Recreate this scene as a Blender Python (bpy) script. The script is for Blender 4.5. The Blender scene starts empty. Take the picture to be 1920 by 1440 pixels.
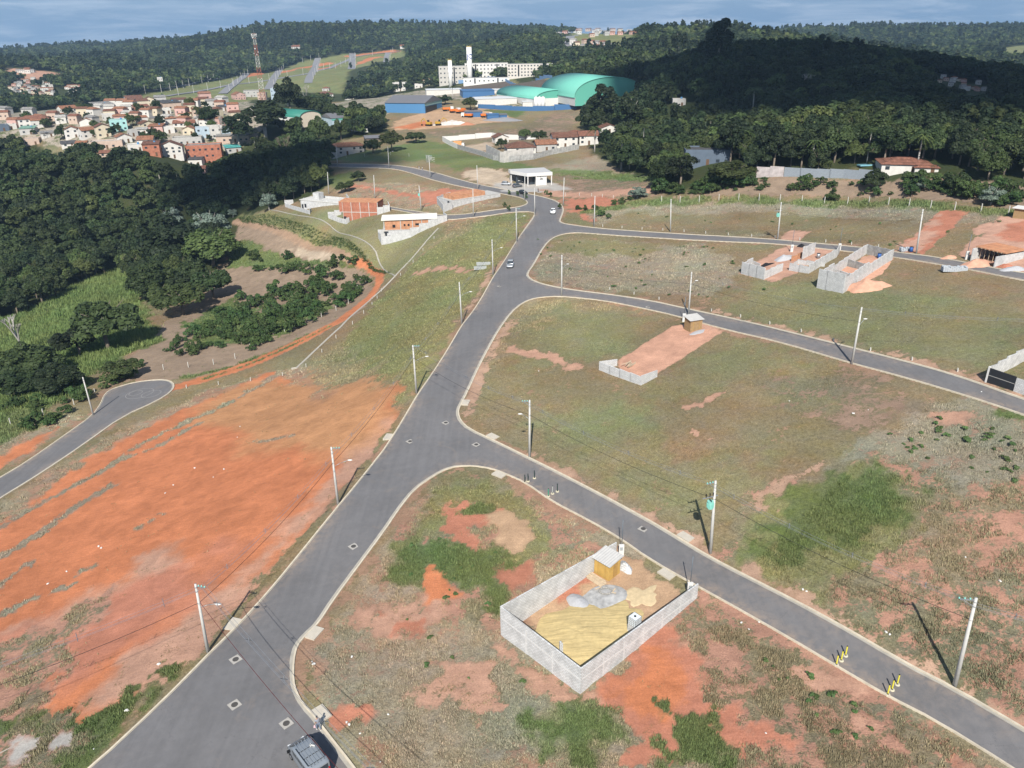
import bpy, math, random
import numpy as np
from mathutils import Vector, Matrix
from mathutils.geometry import delaunay_2d_cdt
random.seed(7)
rng = np.random.default_rng(11)
SC = bpy.context.scene
COL = SC.collection

# ------------------------------------------------------------------ camera
FPX = 1440.0
PITCH, ROLL = math.radians(24.3), math.radians(0.9)
CAM = np.array([0.0, 0.0, 60.0])
FW = np.array([0, math.cos(PITCH), -math.sin(PITCH)])
_r0 = np.array([1.0, 0, 0]); _u0 = np.array([0, math.sin(PITCH), math.cos(PITCH)])
RT = math.cos(ROLL)*_r0 - math.sin(ROLL)*_u0
UP = math.sin(ROLL)*_r0 + math.cos(ROLL)*_u0
cd = bpy.data.cameras.new('camera'); cam = bpy.data.objects.new('camera', cd); COL.objects.link(cam)
cd.sensor_width = 36; cd.lens = 36*FPX/1920; cd.clip_start = 0.5; cd.clip_end = 30000
M = Matrix(((RT[0], UP[0], -FW[0], CAM[0]), (RT[1], UP[1], -FW[1], CAM[1]), (RT[2], UP[2], -FW[2], CAM[2]), (0, 0, 0, 1)))
cam.matrix_world = M
SC.camera = cam

# ------------------------------------------------------------------ light
SUN_EL = math.radians(42)
SUN_AZ = math.radians(184.5)            # compass bearing the light comes from (behind the camera)
SUNV = np.array([math.sin(SUN_AZ)*math.cos(SUN_EL), math.cos(SUN_AZ)*math.cos(SUN_EL), math.sin(SUN_EL)])
sl = bpy.data.lights.new('sun', 'SUN'); sl.energy = 4.6; sl.angle = math.radians(0.5); sl.color = (1.0, 0.95, 0.87)
sun = bpy.data.objects.new('sun', sl); COL.objects.link(sun)
sun.rotation_euler = Vector(SUNV).to_track_quat('Z', 'Y').to_euler()
SC.view_settings.view_transform = 'Standard'; SC.view_settings.look = 'None'
SC.view_settings.exposure = 0.66; SC.view_settings.gamma = 1
SC.cycles.max_bounces = 5; SC.cycles.diffuse_bounces = 2; SC.cycles.glossy_bounces = 2
SC.cycles.transmission_bounces = 2; SC.cycles.volume_bounces = 0; SC.cycles.transparent_max_bounces = 6
SC.cycles.caustics_reflective = False; SC.cycles.caustics_refractive = False
wd = bpy.data.worlds.new('World'); SC.world = wd; wd.use_nodes = True
nt = wd.node_tree; nt.nodes.clear()
wo = nt.nodes.new('ShaderNodeOutputWorld'); bg = nt.nodes.new('ShaderNodeBackground')
sky = nt.nodes.new('ShaderNodeTexSky'); sky.sky_type = 'NISHITA'; sky.sun_disc = False
sky.sun_elevation = SUN_EL; sky.sun_rotation = SUN_AZ
sky.altitude = 700; sky.air_density = 1.0; sky.dust_density = 0.6; sky.ozone_density = 2.0
tc = nt.nodes.new('ShaderNodeTexCoord'); NN = nt.nodes.new; LL = nt.links.new
sx_ = NN('ShaderNodeSeparateXYZ'); LL(tc.outputs['Generated'], sx_.inputs[0])
mp = NN('ShaderNodeMapping'); mp.inputs['Scale'].default_value = (4.6, 4.6, 40.0)
n1 = NN('ShaderNodeTexNoise'); n1.inputs['Scale'].default_value = 1.6; n1.inputs['Detail'].default_value = 9; n1.inputs['Roughness'].default_value = 0.66; n1.inputs['Distortion'].default_value = .35
cr = NN('ShaderNodeMapRange'); cr.inputs[1].default_value = 0.45; cr.inputs[2].default_value = 0.72; cr.inputs[3].default_value = 0.0; cr.inputs[4].default_value = 0.75
LL(tc.outputs['Generated'], mp.inputs[0]); LL(mp.outputs[0], n1.inputs['Vector']); LL(n1.outputs[0], cr.inputs[0])
hz_r = NN('ShaderNodeMapRange'); hz_r.inputs[1].default_value = 0.02; hz_r.inputs[2].default_value = 0.30; hz_r.inputs[3].default_value = 1.0; hz_r.inputs[4].default_value = 0.0; LL(sx_.outputs['Z'], hz_r.inputs[0])
lowm = NN('ShaderNodeMix'); lowm.data_type = 'RGBA'; LL(hz_r.outputs[0], lowm.inputs['Factor']); LL(sky.outputs[0], lowm.inputs['A']); lowm.inputs['B'].default_value = (1.85, 3.0, 4.7, 1)   # painted gradient: low sky blends to dull blue towards the skyline
mx = NN('ShaderNodeMix'); mx.data_type = 'RGBA'; LL(cr.outputs[0], mx.inputs['Factor']); LL(lowm.outputs['Result'], mx.inputs['A']); mx.inputs['B'].default_value = (5.4, 6.2, 7.4, 1)
LL(mx.outputs['Result'], bg.inputs['Color']); bg.inputs['Strength'].default_value = 0.075
LL(bg.outputs[0], wo.inputs['Surface'])

# ------------------------------------------------------------------ numpy noise
def _hash(ix, iy, seed):
    h = (ix*374761393 + iy*668265263 + seed*974634777) & 0x7fffffff
    h = ((h ^ (h >> 13))*1274126177) & 0x7fffffff
    return ((h ^ (h >> 16)) & 0xffff)/65535.0
def vnoise(x, y, seed=0):
    x = np.asarray(x, float); y = np.asarray(y, float)
    ix = np.floor(x).astype(np.int64); iy = np.floor(y).astype(np.int64)
    fx = x-ix; fy = y-iy; fx = fx*fx*(3-2*fx); fy = fy*fy*(3-2*fy)
    a = _hash(ix, iy, seed); b = _hash(ix+1, iy, seed); c = _hash(ix, iy+1, seed); d = _hash(ix+1, iy+1, seed)
    return a+(b-a)*fx+(c-a)*fy+(a-b-c+d)*fx*fy
def fbm(x, y, seed=0, octv=4, gain=0.5):
    s = 0; a = 1; t = 0
    for k in range(octv):
        s = s + a*vnoise(np.asarray(x)*2**k+k*17.3, np.asarray(y)*2**k+k*9.1, seed+k); t += a; a *= gain
    return s/t

# ------------------------------------------------------------------ terrain height
def rays(px, py):
    px = np.asarray(px, float); py = np.asarray(py, float)
    return FW+RT*((px-960)/FPX)[..., None]-UP*((py-720)/FPX)[..., None]
def at(px, py, z):
    d = rays(px, py); return CAM+d*((z-CAM[2])/d[..., 2])[..., None] if np.ndim(px) else CAM+d*((z-CAM[2])/d[2])
def proj(p):
    d = np.asarray(p, float)-CAM; w = d@FW
    return 960+FPX*(d@RT)/w, 720-FPX*(d@UP)/w, w
def atd(px, py, dist):                    # a point a given horizontal distance away, for places near or above the horizon
    d = rays(px, py); return CAM+d*(dist/math.hypot(d[0], d[1]))

CTRL = [  # (photo x, photo y, ground height) : survey points read off the lamp and power posts
 (180,1440,-.3),(390,1222,0),(634,946,.5),(781,738,2),(866,607,3.6),(924,516,4.8),(969,453,5.6),(1003,403,6),(1056,386,6.4),(984,376,6),
 (560,1203,0),(650,1440,0.2),(748,953,1),(870,746,2.2),(946,600,3.8),(1000,500,5.2),(1048,430,6.1),
 (1114,425,7),(1257,435,9),(1458,449,12),(1718,475,15.5),(1900,520,17),
 (1053,556,5.2),(1291,590,7.6),(1597,682,10.6),(1900,760,12.5),
 (993,857,2.2),(1332,1037,2.8),(1790,1285,3.4),(1900,1400,3.4),
 (1000,1150,1.0),(900,1380,0.8),(1400,1400,2.2),(1200,760,5.2),(1500,900,6.5),(1800,1000,8.0),(1200,500,7.4),(1600,560,12.5),
 (1300,372,11.5),(1600,376,15),(1880,395,19),(1500,330,19),(1800,345,21),(1200,330,8.5),(1320,305,19.5),(1690,318,22.5),
 (633,312,5.5),(729,315,6),(807,333,6),(896,355,6),(1000,348,6.3),
 (731,389,1.5),(789,400,3.2),(887,407,5),
 (600,410,-2),(540,400,-5),(700,450,-2.5),(820,420,2),
 (500,400,-7),(620,455,-7),(735,515,-6.5),(650,600,-9),(555,690,-11.5),
 (450,415,-13),(600,468,-12),(705,505,-11),(690,560,-11.5),(520,650,-13),(350,715,-15),(260,750,-15.5),
 (175,778,-15.5),(0,915,-15.5),(-150,1000,-15),
 (100,720,-18),(300,640,-18),(500,590,-16),(600,530,-14.5),(440,480,-16),
 (850,500,1.5),(760,600,-3),(680,680,-7),(850,440,3.2),
 (120,960,-13),(300,960,-8),(500,900,-4),(420,760,-12.5),(560,760,-8),(100,1150,-8),(0,1300,-6.5),(-200,1300,-9),(200,1250,-3),(0,1440,-3.5),
 (50,620,-24),(150,540,-24),(200,450,-22),(0,500,-25),(330,420,-19),(60,380,-20),(450,350,-13),(560,330,-5),
 (850,262,9),(760,285,7.5),(950,300,9.5),(1080,275,12),(1170,262,14),(640,285,6),
 (790,216,15),(1000,207,16),(1180,215,17),(700,240,11),(880,235,13),
 (1135,100,46)]
CW = [  # (x, y, z) in metres for what lies beyond
 (-170,385,4),(-250,400,4),(-120,400,5),(-230,450,9),(-320,470,9),(-150,480,10),(-60,470,12),(-300,560,16),(-200,590,18),(-100,600,17),(-420,600,10),
 (-30,750,18),(60,750,19),(130,700,24),(-560,900,6),(-380,850,2),(-250,880,-4),(-650,1150,26),(-420,1200,14),(-200,1050,8),(-110,1150,26),(-40,1150,38),(60,1000,42),
 (160,1100,58),(300,1100,58),(60,1300,54),(-300,1500,44),(-900,1500,48),(-800,1800,58),
 (-600,1750,80),(-400,1800,92),(-150,1900,98),(100,1900,84),(300,1800,66),(-1200,1800,50),(-1100,2400,60),(0,2600,70),(900,3000,60),(-1500,3000,45),
 (100,380,21),(100,450,33),(190,420,32),(120,520,42),(260,380,27),(330,450,26),(300,540,32),(450,600,15),(560,760,6),(400,760,12),(600,1000,10),(240,700,38),(250,900,44),
 (500,1500,34),(900,1500,40),(560,2000,62),(800,2100,76),(980,2100,74),(1250,2100,70),(1500,1900,66),(1700,2600,70),(350,2200,52),(1300,1300,40),(1000,900,14),
 (230,300,24),(200,200,20),(150,100,14),(120,30,6),(60,-40,2),(-60,-40,-3),(-150,60,-12),(-220,160,-20),(-300,260,-24),(-350,350,-18),(-300,-50,-15),(300,0,15),(500,400,20)]
CW = [(x, y, z-(17 if y >= 1400 else 0)) for x, y, z in CW]
_p = [at(a, b, c) for a, b, c in CTRL]+[np.array(q, float) for q in CW]
_p = np.array(_p)
def warp(x, y):
    s = np.maximum(np.asarray(y, float)+90, 12.0)
    return 2.2*np.asarray(x, float)/s, 2.2*np.log(s)
_u, _v = warp(_p[:, 0], _p[:, 1])
def _phi(r2): return 0.5*r2*np.log(r2+1e-12)
_n = len(_p)
_K = _phi((_u[:, None]-_u[None])**2+(_v[:, None]-_v[None])**2)+np.eye(_n)*0.004
_P = np.stack([np.ones(_n), _u, _v], 1)
_A = np.block([[_K, _P], [_P.T, np.zeros((3, 3))]])
_W = np.linalg.solve(_A, np.concatenate([_p[:, 2], np.zeros(3)]))
def sstep(a, b, x):
    t = np.clip((np.asarray(x, float)-a)/(b-a), 0, 1); return t*t*(3-2*t)
def hbase(x, y):
    x = np.asarray(x, float); y = np.asarray(y, float); sh = x.shape
    u, v = warp(x.ravel(), y.ravel()); out = np.empty(u.size)
    for i in range(0, u.size, 60000):
        a = u[i:i+60000]; b = v[i:i+60000]
        out[i:i+60000] = _phi((a[:, None]-_u)**2+(b[:, None]-_v)**2)@_W[:_n]+_W[_n]+_W[_n+1]*a+_W[_n+2]*b
    z = out.reshape(sh)
    far = sstep(700, 1500, np.hypot(x, y))
    z = z+far*(fbm(x/240, y/240, 5, 3)-0.5)*26
    return z
def hz(x, y): return float(hbase(np.array([x]), np.array([y]))[0])
_T = np.concatenate([np.linspace(35, 160, 60), np.geomspace(162, 3600, 330)])
def G(px, py):                              # where the sight line of a photo pixel meets the ground
    px = np.atleast_1d(np.asarray(px, float)); py = np.atleast_1d(np.asarray(py, float))
    d = rays(px, py); d = d/np.hypot(d[:, 0], d[:, 1])[:, None]
    X = CAM[0]+d[:, :1]*_T; Y = CAM[1]+d[:, 1:2]*_T; Z = CAM[2]+d[:, 2:]*_T
    H = hbase(X, Y); below = Z < H
    k = np.where(below.any(1), below.argmax(1), len(_T)-1); k = np.maximum(k, 1)
    lo = _T[k-1].copy(); hi = _T[k].copy()
    for _ in range(16):
        m = (lo+hi)/2; zz = CAM[2]+d[:, 2]*m; hh = hbase(CAM[0]+d[:, 0]*m, CAM[1]+d[:, 1]*m)
        b = zz < hh; hi = np.where(b, m, hi); lo = np.where(b, lo, m)
    m = (lo+hi)/2
    return np.stack([CAM[0]+d[:, 0]*m, CAM[1]+d[:, 1]*m, CAM[2]+d[:, 2]*m], 1)
def g(px, py): return G(px, py)[0]
def mpp(p): return float((np.asarray(p)-CAM)@FW)/FPX   # metres per photo pixel there

# ------------------------------------------------------------------ materials
def new_mat(name):
    m = bpy.data.materials.new(name); m.use_nodes = True
    return m, m.node_tree, m.node_tree.nodes['Principled BSDF']
def vmul(c, k): return (c[0]*k, c[1]*k, c[2]*k, 1)
_mc = {}
def mat(name, col, rough=0.85, var=0.18, scale=3.0, bump=0.0, metal=0.0, obj_rand=0.0, spec=0.3):
    if name in _mc: return _mc[name]
    m, t, b = new_mat(name)
    b.inputs['Roughness'].default_value = rough; b.inputs['Metallic'].default_value = metal
    b.inputs['Specular IOR Level'].default_value = spec
    tcn = t.nodes.new('ShaderNodeTexCoord'); no = t.nodes.new('ShaderNodeTexNoise')
    no.inputs['Scale'].default_value = scale; no.inputs['Detail'].default_value = 5
    t.links.new(tcn.outputs['Object'], no.inputs['Vector'])
    mix = t.nodes.new('ShaderNodeMix'); mix.data_type = 'RGBA'
    mix.inputs['A'].default_value = vmul(col, 1-var*1.6); mix.inputs['B'].default_value = vmul(col, 1+var*1.3)
    t.links.new(no.outputs[0], mix.inputs['Factor']); out = mix.outputs['Result']
    if obj_rand:
        oi = t.nodes.new('ShaderNodeObjectInfo'); h = t.nodes.new('ShaderNodeHueSaturation')
        mr = t.nodes.new('ShaderNodeMapRange'); mr.inputs[3].default_value = 1-obj_rand; mr.inputs[4].default_value = 1+obj_rand
        mr2 = t.nodes.new('ShaderNodeMapRange'); mr2.inputs[3].default_value = 0.5-obj_rand*.05; mr2.inputs[4].default_value = 0.5+obj_rand*.05
        t.links.new(oi.outputs['Random'], mr.inputs[0]); t.links.new(oi.outputs['Random'], mr2.inputs[0])
        t.links.new(out, h.inputs['Color']); t.links.new(mr.outputs[0], h.inputs['Value']); t.links.new(mr2.outputs[0], h.inputs['Hue'])
        out = h.outputs[0]
    t.links.new(out, b.inputs['Base Color'])
    if bump:
        bp = t.nodes.new('ShaderNodeBump'); bp.inputs['Strength'].default_value = bump; bp.inputs['Distance'].default_value = 0.05
        t.links.new(no.outputs[0], bp.inputs['Height']); t.links.new(bp.outputs[0], b.inputs['Normal'])
    _mc[name] = m; return m
def block_mat(name, c1, c2, mortar, bw=0.4, bh=0.2, msize=0.02, rough=0.9, zaxis=True, var=0.25):
    """masonry: brick courses run along the wall whatever way it faces"""
    if name in _mc: return _mc[name]
    m, t, b = new_mat(name); b.inputs['Roughness'].default_value = rough; b.inputs['Specular IOR Level'].default_value = 0.2
    L = t.links.new; N = t.nodes.new
    tcn = N('ShaderNodeTexCoord'); ge = N('ShaderNodeNewGeometry'); sp = N('ShaderNodeSeparateXYZ'); sn = N('ShaderNodeSeparateXYZ')
    vt = N('ShaderNodeVectorTransform'); vt.vector_type = 'NORMAL'; vt.convert_from = 'WORLD'; vt.convert_to = 'OBJECT'
    L(tcn.outputs['Object'], sp.inputs[0]); L(ge.outputs['Normal'], vt.inputs[0]); L(vt.outputs[0], sn.inputs[0])
    ax = N('ShaderNodeMath'); ax.operation = 'ABSOLUTE'; L(sn.outputs['X'], ax.inputs[0])
    gt = N('ShaderNodeMath'); gt.operation = 'GREATER_THAN'; gt.inputs[1].default_value = 0.7; L(ax.outputs[0], gt.inputs[0])
    mu = N('ShaderNodeMix'); mu.data_type = 'FLOAT'; L(gt.outputs[0], mu.inputs['Factor']); L(sp.outputs['X'], mu.inputs['A']); L(sp.outputs['Y'], mu.inputs['B'])
    cb = N('ShaderNodeCombineXYZ'); L(mu.outputs['Result'], cb.inputs[0]); L(sp.outputs['Z'], cb.inputs[1])
    br = N('ShaderNodeTexBrick'); br.inputs['Color1'].default_value = (*c1, 1); br.inputs['Color2'].default_value = (*c2, 1); br.inputs['Mortar'].default_value = (*mortar, 1)
    br.inputs['Scale'].default_value = 1; br.inputs['Mortar Size'].default_value = msize; br.inputs['Brick Width'].default_value = bw; br.inputs['Row Height'].default_value = bh
    L(cb.outputs[0], br.inputs['Vector'])
    no = N('ShaderNodeTexNoise'); no.inputs['Scale'].default_value = 0.9; no.inputs['Detail'].default_value = 6; L(tcn.outputs['Object'], no.inputs['Vector'])
    mr = N('ShaderNodeMapRange'); mr.inputs[1].default_value = .3; mr.inputs[2].default_value = .7; mr.inputs[3].default_value = 1-var; mr.inputs[4].default_value = 1+var*.5; L(no.outputs[0], mr.inputs[0])
    mm = N('ShaderNodeVectorMath'); mm.operation = 'SCALE'; L(br.outputs['Color'], mm.inputs[0]); L(mr.outputs[0], mm.inputs['Scale'])
    L(mm.outputs[0], b.inputs['Base Color']); _mc[name] = m; return m

# ------------------------------------------------------------------ ground cover
def W2(poly): return G([p[0] for p in poly], [p[1] for p in poly])[:, :2]
def sdist(x, y, P, closed=True):             # signed distance in metres, positive inside
    n = len(P); d2 = np.full(x.shape, 1e12); ins = np.zeros(x.shape, bool)
    for i in range(n if closed else n-1):
        ax, ay = P[i]; bx, by = P[(i+1) % n]; ex, ey = bx-ax, by-ay; L2 = ex*ex+ey*ey+1e-9
        t = np.clip(((x-ax)*ex+(y-ay)*ey)/L2, 0, 1)
        d2 = np.minimum(d2, (x-ax-t*ex)**2+(y-ay-t*ey)**2)
        if closed and ay != by: ins ^= ((ay > y) != (by > y)) & (x < (bx-ax)*(y-ay)/(by-ay)+ax)
    d = np.sqrt(d2); return np.where(ins, d, -d) if closed else -d

ROAD_PX = [ # outline of the tarmac, traced once round, in photo pixels
 (-60,1640),(174,1440),(300,1322),(391,1230),(465,1155),(580,1018),(639,946),(700,870),(726,837),(803,713),(861,620),(919,532),(962,463),(988,425),(1003,404),(1001,397),
 (962,397.5),(906,407),(841,413),(790,405),(731,391),(690,382),(690,377),(731,386.6),(781,397.5),(837,404),(887,400.6),(937,393),(975,388),(990,382),(987,375.6),(975,370),(940,363),
 (884,354),(812,338),(760,321),(731,315.6),(660,314),(591,313),(560,311),(560,306.5),(591,307),(650,307.6),(719,308.4),(759,311.6),(812,322.5),(875,341),(919,350.6),(975,360),(1012,368),(1038,375),(1050,382),(1056,390),(1056,397),(1052,408),
 (1049,415),(1055,419),(1072,422),(1119,428),(1200,434),(1259,438),(1380,444),(1460,450),(1599,462),(1671,472),(1767,484),(1862,503),(1920,512.5),(2100,543),
 (2100,562),(1920,527),(1814,505),(1671,481),(1570,469),(1455,457),(1340,452),(1259,448),(1150,441),(1086,436),(1058,438),(1036,446),(1020,462),(1000,497),(990,511),(989,519),(1002,528),(1031,536.6),(1072,543.6),
 (1140,552),(1216,563),(1311,584),(1380,599),(1460,618),(1575,646.7),(1690,676),(1785,702),(1920,750),(2100,815),
 (2100,852),(1920,778),(1837,750),(1687,705),(1590,679),(1462,641),(1357,617),(1268,591.6),(1192,575),(1130,563),(1062,556),(1031,556),(1003,559),(981,567),(958,586),(938,614),(901,680),(876,735),(861,762),(858,775),(863,790),(879,805),(930,829),(1010,868),
 (1120,924.5),(1200,968),(1237,988.7),(1337,1049),(1400,1082),(1539,1154),(1695,1244),(1789,1291),(1920,1368),(2100,1480),
 (2140,1600),(1901,1440),(1757,1350.6),(1664,1304),(1567,1247.5),(1445,1175.6),(1320,1105),(1217,1047),(1165,1010),(1108,977),(1036,940),(985,904),(948,888),(925,879),(890,873),(857,874),(835,880),(813,892),(777,917),(748,953.6),(719,997),(675,1056),(624,1125),
 (596,1169),(573,1190),(556,1210),(549,1237),(548,1278),(554,1300),(566,1322),(585,1341),(602,1364),(662,1440),(800,1620)]
CUL_PX = [(-500,1180),(-200,1003),(0,896.5),(53,865),(120,818),(174,780),(190,757),(195,743),(203,734),(216,727.5),(253,717),(296,712),(318,714),(327,722),(322,734),(296,751),(232,780),(158,833),(79,886),(10.6,928),(0,935),(-200,1060),(-500,1250)]
ROADW = W2(ROAD_PX); CULW = W2(CUL_PX)
TYPES = { # soil colour, plant colour, cover, tuft density, tuft height
 'mown': ((.26,.165,.11),(.180,.150,.085),.80,.55,.09),
 'mown2': ((.24,.175,.11),(.168,.162,.085),.88,.7,.11),
 'dry': ((.30,.185,.125),(.25,.215,.142),.58,1.2,.28),
 'drygrey': ((.26,.18,.13),(.225,.205,.145),.68,1.2,.26),
 'tuft': ((.37,.205,.145),(.19,.172,.105),.50,1.6,.34),
 'slope': ((.26,.20,.11),(.172,.172,.080),.84,1.2,.24),
 'sloped': ((.33,.21,.12),(.22,.19,.11),.68,1.3,.30),
 'lush': ((.13,.125,.06),(.10,.130,.050),.90,1.7,.36),
 'meadow': ((.13,.14,.06),(.115,.145,.06),.93,1.6,.6),
 'tall': ((.10,.11,.04),(.105,.145,.05),1.0,1.8,1.1),
 'orange': ((.43,.160,.076),(.17,.145,.08),.05,.12,.15),
 'amber': ((.40,.205,.10),(.17,.145,.08),.08,.15,.15),
 'pink': ((.40,.235,.165),(.17,.145,.08),.18,.30,.15),
 'red': ((.39,.165,.105),(.17,.145,.08),.10,.2,.15),
 'peach': ((.43,.255,.185),(.17,.145,.08),.05,.05,.1),
 'tan': ((.40,.265,.165),(.17,.145,.08),.07,.1,.1),
 'pale': ((.40,.32,.235),(.17,.145,.08),.06,.0,.1),
 'grey':   ((.36,.34,.31),(.14,.12,.06),.02,.0,.1),
 'brown':  ((.24,.165,.12),(.15,.13,.08),.55,.6,.2),
 'mulch':  ((.235,.175,.125),(.10,.11,.05),.15,.2,.2),
 'pad':    ((.46,.26,.18),(.17,.145,.08),.02,.03,.1),
 'bank':   ((.11,.09,.075),(.09,.085,.045),.25,.0,.1),
 'verge': ((.36,.235,.165),(.18,.15,.09),.42,.5,.12),
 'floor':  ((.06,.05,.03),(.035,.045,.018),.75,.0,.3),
 'farlot': ((.30,.17,.09),(.145,.16,.07),.85,.0,.1),
 'town':   ((.30,.26,.21),(.08,.10,.04),.45,.0,.1),
 'track':  ((.29,.195,.13),(.14,.13,.05),.03,.0,.1),
}
PATCH = [] # (kind, softness, ragged edge, world polygon, closed, half width)
def patch(kind, px, soft=1.0, rag=3.0, s=3.0): PATCH.append((kind, soft, rag, W2(px), True, 0, s))
def strip(kind, px, hw, soft=.4, rag=.8, s=1.5): PATCH.append((kind, soft, rag, W2(px), False, hw, s))
def wpatch(kind, w, soft=5, rag=20, s=30): PATCH.append((kind, soft, rag, np.array(w, float), True, 0, s))
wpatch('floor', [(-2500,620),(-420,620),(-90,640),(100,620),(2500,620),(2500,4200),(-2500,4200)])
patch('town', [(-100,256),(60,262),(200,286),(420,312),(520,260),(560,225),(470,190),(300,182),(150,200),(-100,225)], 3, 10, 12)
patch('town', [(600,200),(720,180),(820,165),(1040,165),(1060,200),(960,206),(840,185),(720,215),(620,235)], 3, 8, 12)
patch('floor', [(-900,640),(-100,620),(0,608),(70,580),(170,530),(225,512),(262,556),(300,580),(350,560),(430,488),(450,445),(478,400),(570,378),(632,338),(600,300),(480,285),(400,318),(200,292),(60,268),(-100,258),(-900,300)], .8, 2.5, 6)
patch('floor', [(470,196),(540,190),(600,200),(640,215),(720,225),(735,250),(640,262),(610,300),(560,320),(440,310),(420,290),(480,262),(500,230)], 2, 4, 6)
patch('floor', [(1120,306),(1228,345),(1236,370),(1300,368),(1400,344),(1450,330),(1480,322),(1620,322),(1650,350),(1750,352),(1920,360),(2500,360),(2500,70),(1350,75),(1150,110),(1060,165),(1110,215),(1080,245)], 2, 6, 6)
patch('brown', [(960,316),(1140,310),(1240,335),(1235,372),(1060,368),(1045,330)], 1, 4)
patch('drygrey', [(1000,318),(1120,290),(1240,325),(1100,322)], 2, 5)
patch('meadow', [(575,302),(640,280),(700,283),(790,262),(850,272),(880,290),(1000,314),(1140,322),(1180,335),(1000,318),(960,318),(880,314),(860,322),(800,302),(650,304)], 1.5, 5)
patch('lush', [(1060,335),(1180,325),(1240,330),(1230,345),(1150,335)], 1, 3)
patch('pale', [(862,326),(905,313),(950,322),(958,340),(945,352),(905,346)], 1.5, 3)
patch('grey', [(930,343),(1040,340),(1070,355),(1010,362),(960,358),(925,350)], 1, 2)
patch('pink', [(1010,355),(1200,350),(1230,362),(1080,372),(1020,366)], 1, 3)
patch('red', [(1055,372),(1120,369),(1165,380),(1150,402),(1118,418),(1085,414),(1068,395)], 1, 4)
patch('mown2', [(1060,395),(1080,400),(1110,425),(1060,418)], .6, 2)
patch('dry', [(640,345),(760,345),(900,362),(930,385),(860,398),(780,392),(700,372),(640,372)], 2, 6)
patch('red', [(790,362),(850,352),(900,362),(860,376),(800,386)], 1, 5)
strip('red', [(640,345),(720,358),(800,370)], 1.5, 1, 3)
patch('lush', [(590,340),(650,322),(680,330),(640,355)], 1.5, 4)
patch('mulch', [(1235,374),(1400,336),(1500,330),(1640,342),(2000,352),(2200,390),(1900,398),(1860,384),(1600,371),(1300,372)], 1, 3)
patch('drygrey', [(1100,395),(1300,380),(1600,385),(1850,398),(2000,420),(1990,500),(1750,470),(1400,440),(1120,420)], 1.5, 5)
strip('meadow', [(1110,398),(1180,382),(1300,378),(1450,378),(1600,381),(1760,388),(1920,402)], 2.6, 1, 4, 3)
patch('mown', [(1120,424),(1180,400),(1500,402),(1900,425),(1900,495),(1700,470),(1400,440)], 2, 6)
patch('drygrey', [(1020,470),(1060,448),(1300,458),(1400,500),(1350,560),(1060,538),(1000,520)], 1, 5)
patch('mown2', [(1030,470),(1050,450),(1260,455),(1200,480)], 1, 6)
patch('mown2', [(1350,590),(1420,520),(1640,545),(1920,560),(1920,690),(1700,665)], 3, 8)
patch('slope', [(540,800),(600,700),(735,535),(850,430),(990,395),(960,455),(905,535),(845,635),(770,745),(690,780)], 1, 4)
patch('sloped', [(560,690),(640,640),(740,720),(660,790),(560,800),(500,730)], 2, 8)
patch('sloped', [(830,420),(905,408),(870,435),(800,470)], 2, 5)
strip('pink', [(780,512),(830,503),(880,508)], 1.2, 1, 3)
patch('mown2', [(500,400),(640,395),(830,420),(835,440),(740,520),(690,480),(600,430)], 1, 3)
patch('mown', [(735,520),(760,500),(560,700),(330,760),(325,730),(560,650),(700,560)], .7, 2)
patch('slope', [(450,405),(505,396),(600,432),(700,480),(735,520),(700,515),(600,465),(520,430)], .8, 2)
patch('mulch', [(190,735),(265,640),(400,520),(420,470),(450,425),(560,450),(690,515),(705,540),(670,590),(560,645),(400,700),(330,712),(250,712)], 1, 3)
patch('lush', [(425,470),(470,440),(500,470),(640,480),(665,500),(500,500),(430,500)], 1, 4)
patch('lush', [(340,610),(430,560),(500,590),(560,560),(640,570),(500,640),(380,650)], 1, 6)
patch('mulch', [(445,425),(500,430),(560,450),(640,485),(600,490),(500,462),(450,450)], .8, 2)
patch('pale', [(520,468),(600,462),(640,482),(600,490),(540,468)], .8, 3)
patch('tall', [(-400,760),(-400,630),(0,600),(75,572),(175,522),(225,500),(262,540),(270,580),(300,640),(250,660),(180,700),(110,760),(-20,800)], 1.5, 4)
patch('meadow', [(-100,850),(30,770),(80,770),(140,785),(60,830),(-60,900)], 1, 4)
patch('dry', [(-100,870),(0,835),(80,800),(130,775),(165,780),(60,850),(-60,900)], 1, 3)
patch('orange', [(-60,890),(0,850),(80,815),(110,800),(90,822),(0,880)], 1, 3)
strip('meadow', [(345,708),(430,690),(520,655),(600,618)], .8, .4, 1)
strip('orange', [(322,728),(400,706),(470,682),(560,642),(640,600),(690,560)], 2.3, .3, .5)
strip('orange', [(712,514),(690,498),(655,487)], 1.5, .35, .6)
strip('track', [(655,487),(600,466),(540,442),(480,424),(440,414)], 1.5, .35, .6)
strip('orange', [(640,600),(690,560),(712,530),(712,512)], 1.5, .4, .6)

strip('meadow', [(380,712),(470,682),(560,642),(620,612)], .3, .15, .5)
# the big bare lot
patch('dry', [(-300,1150),(0,940),(160,840),(290,780),(410,725),(500,700),(560,690),(640,740),(560,800),(300,900),(0,1120)], 1, 3)
patch('orange', [(-300,1250),(-60,1050),(0,985),(120,895),(190,850),(300,790),(420,735),(500,702),(530,712),(560,735),(600,790),(700,735),(745,725),(745,790),(700,860),(610,970),(500,1075),(395,1180),(300,1270),(180,1350),(60,1345),(-200,1420)], .8, 3)
patch('amber', [(330,790),(420,735),(500,702),(560,725),(600,790),(680,730),(740,735),(735,800),(640,820),(500,790),(400,790)], 5, 9, 8)

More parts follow.
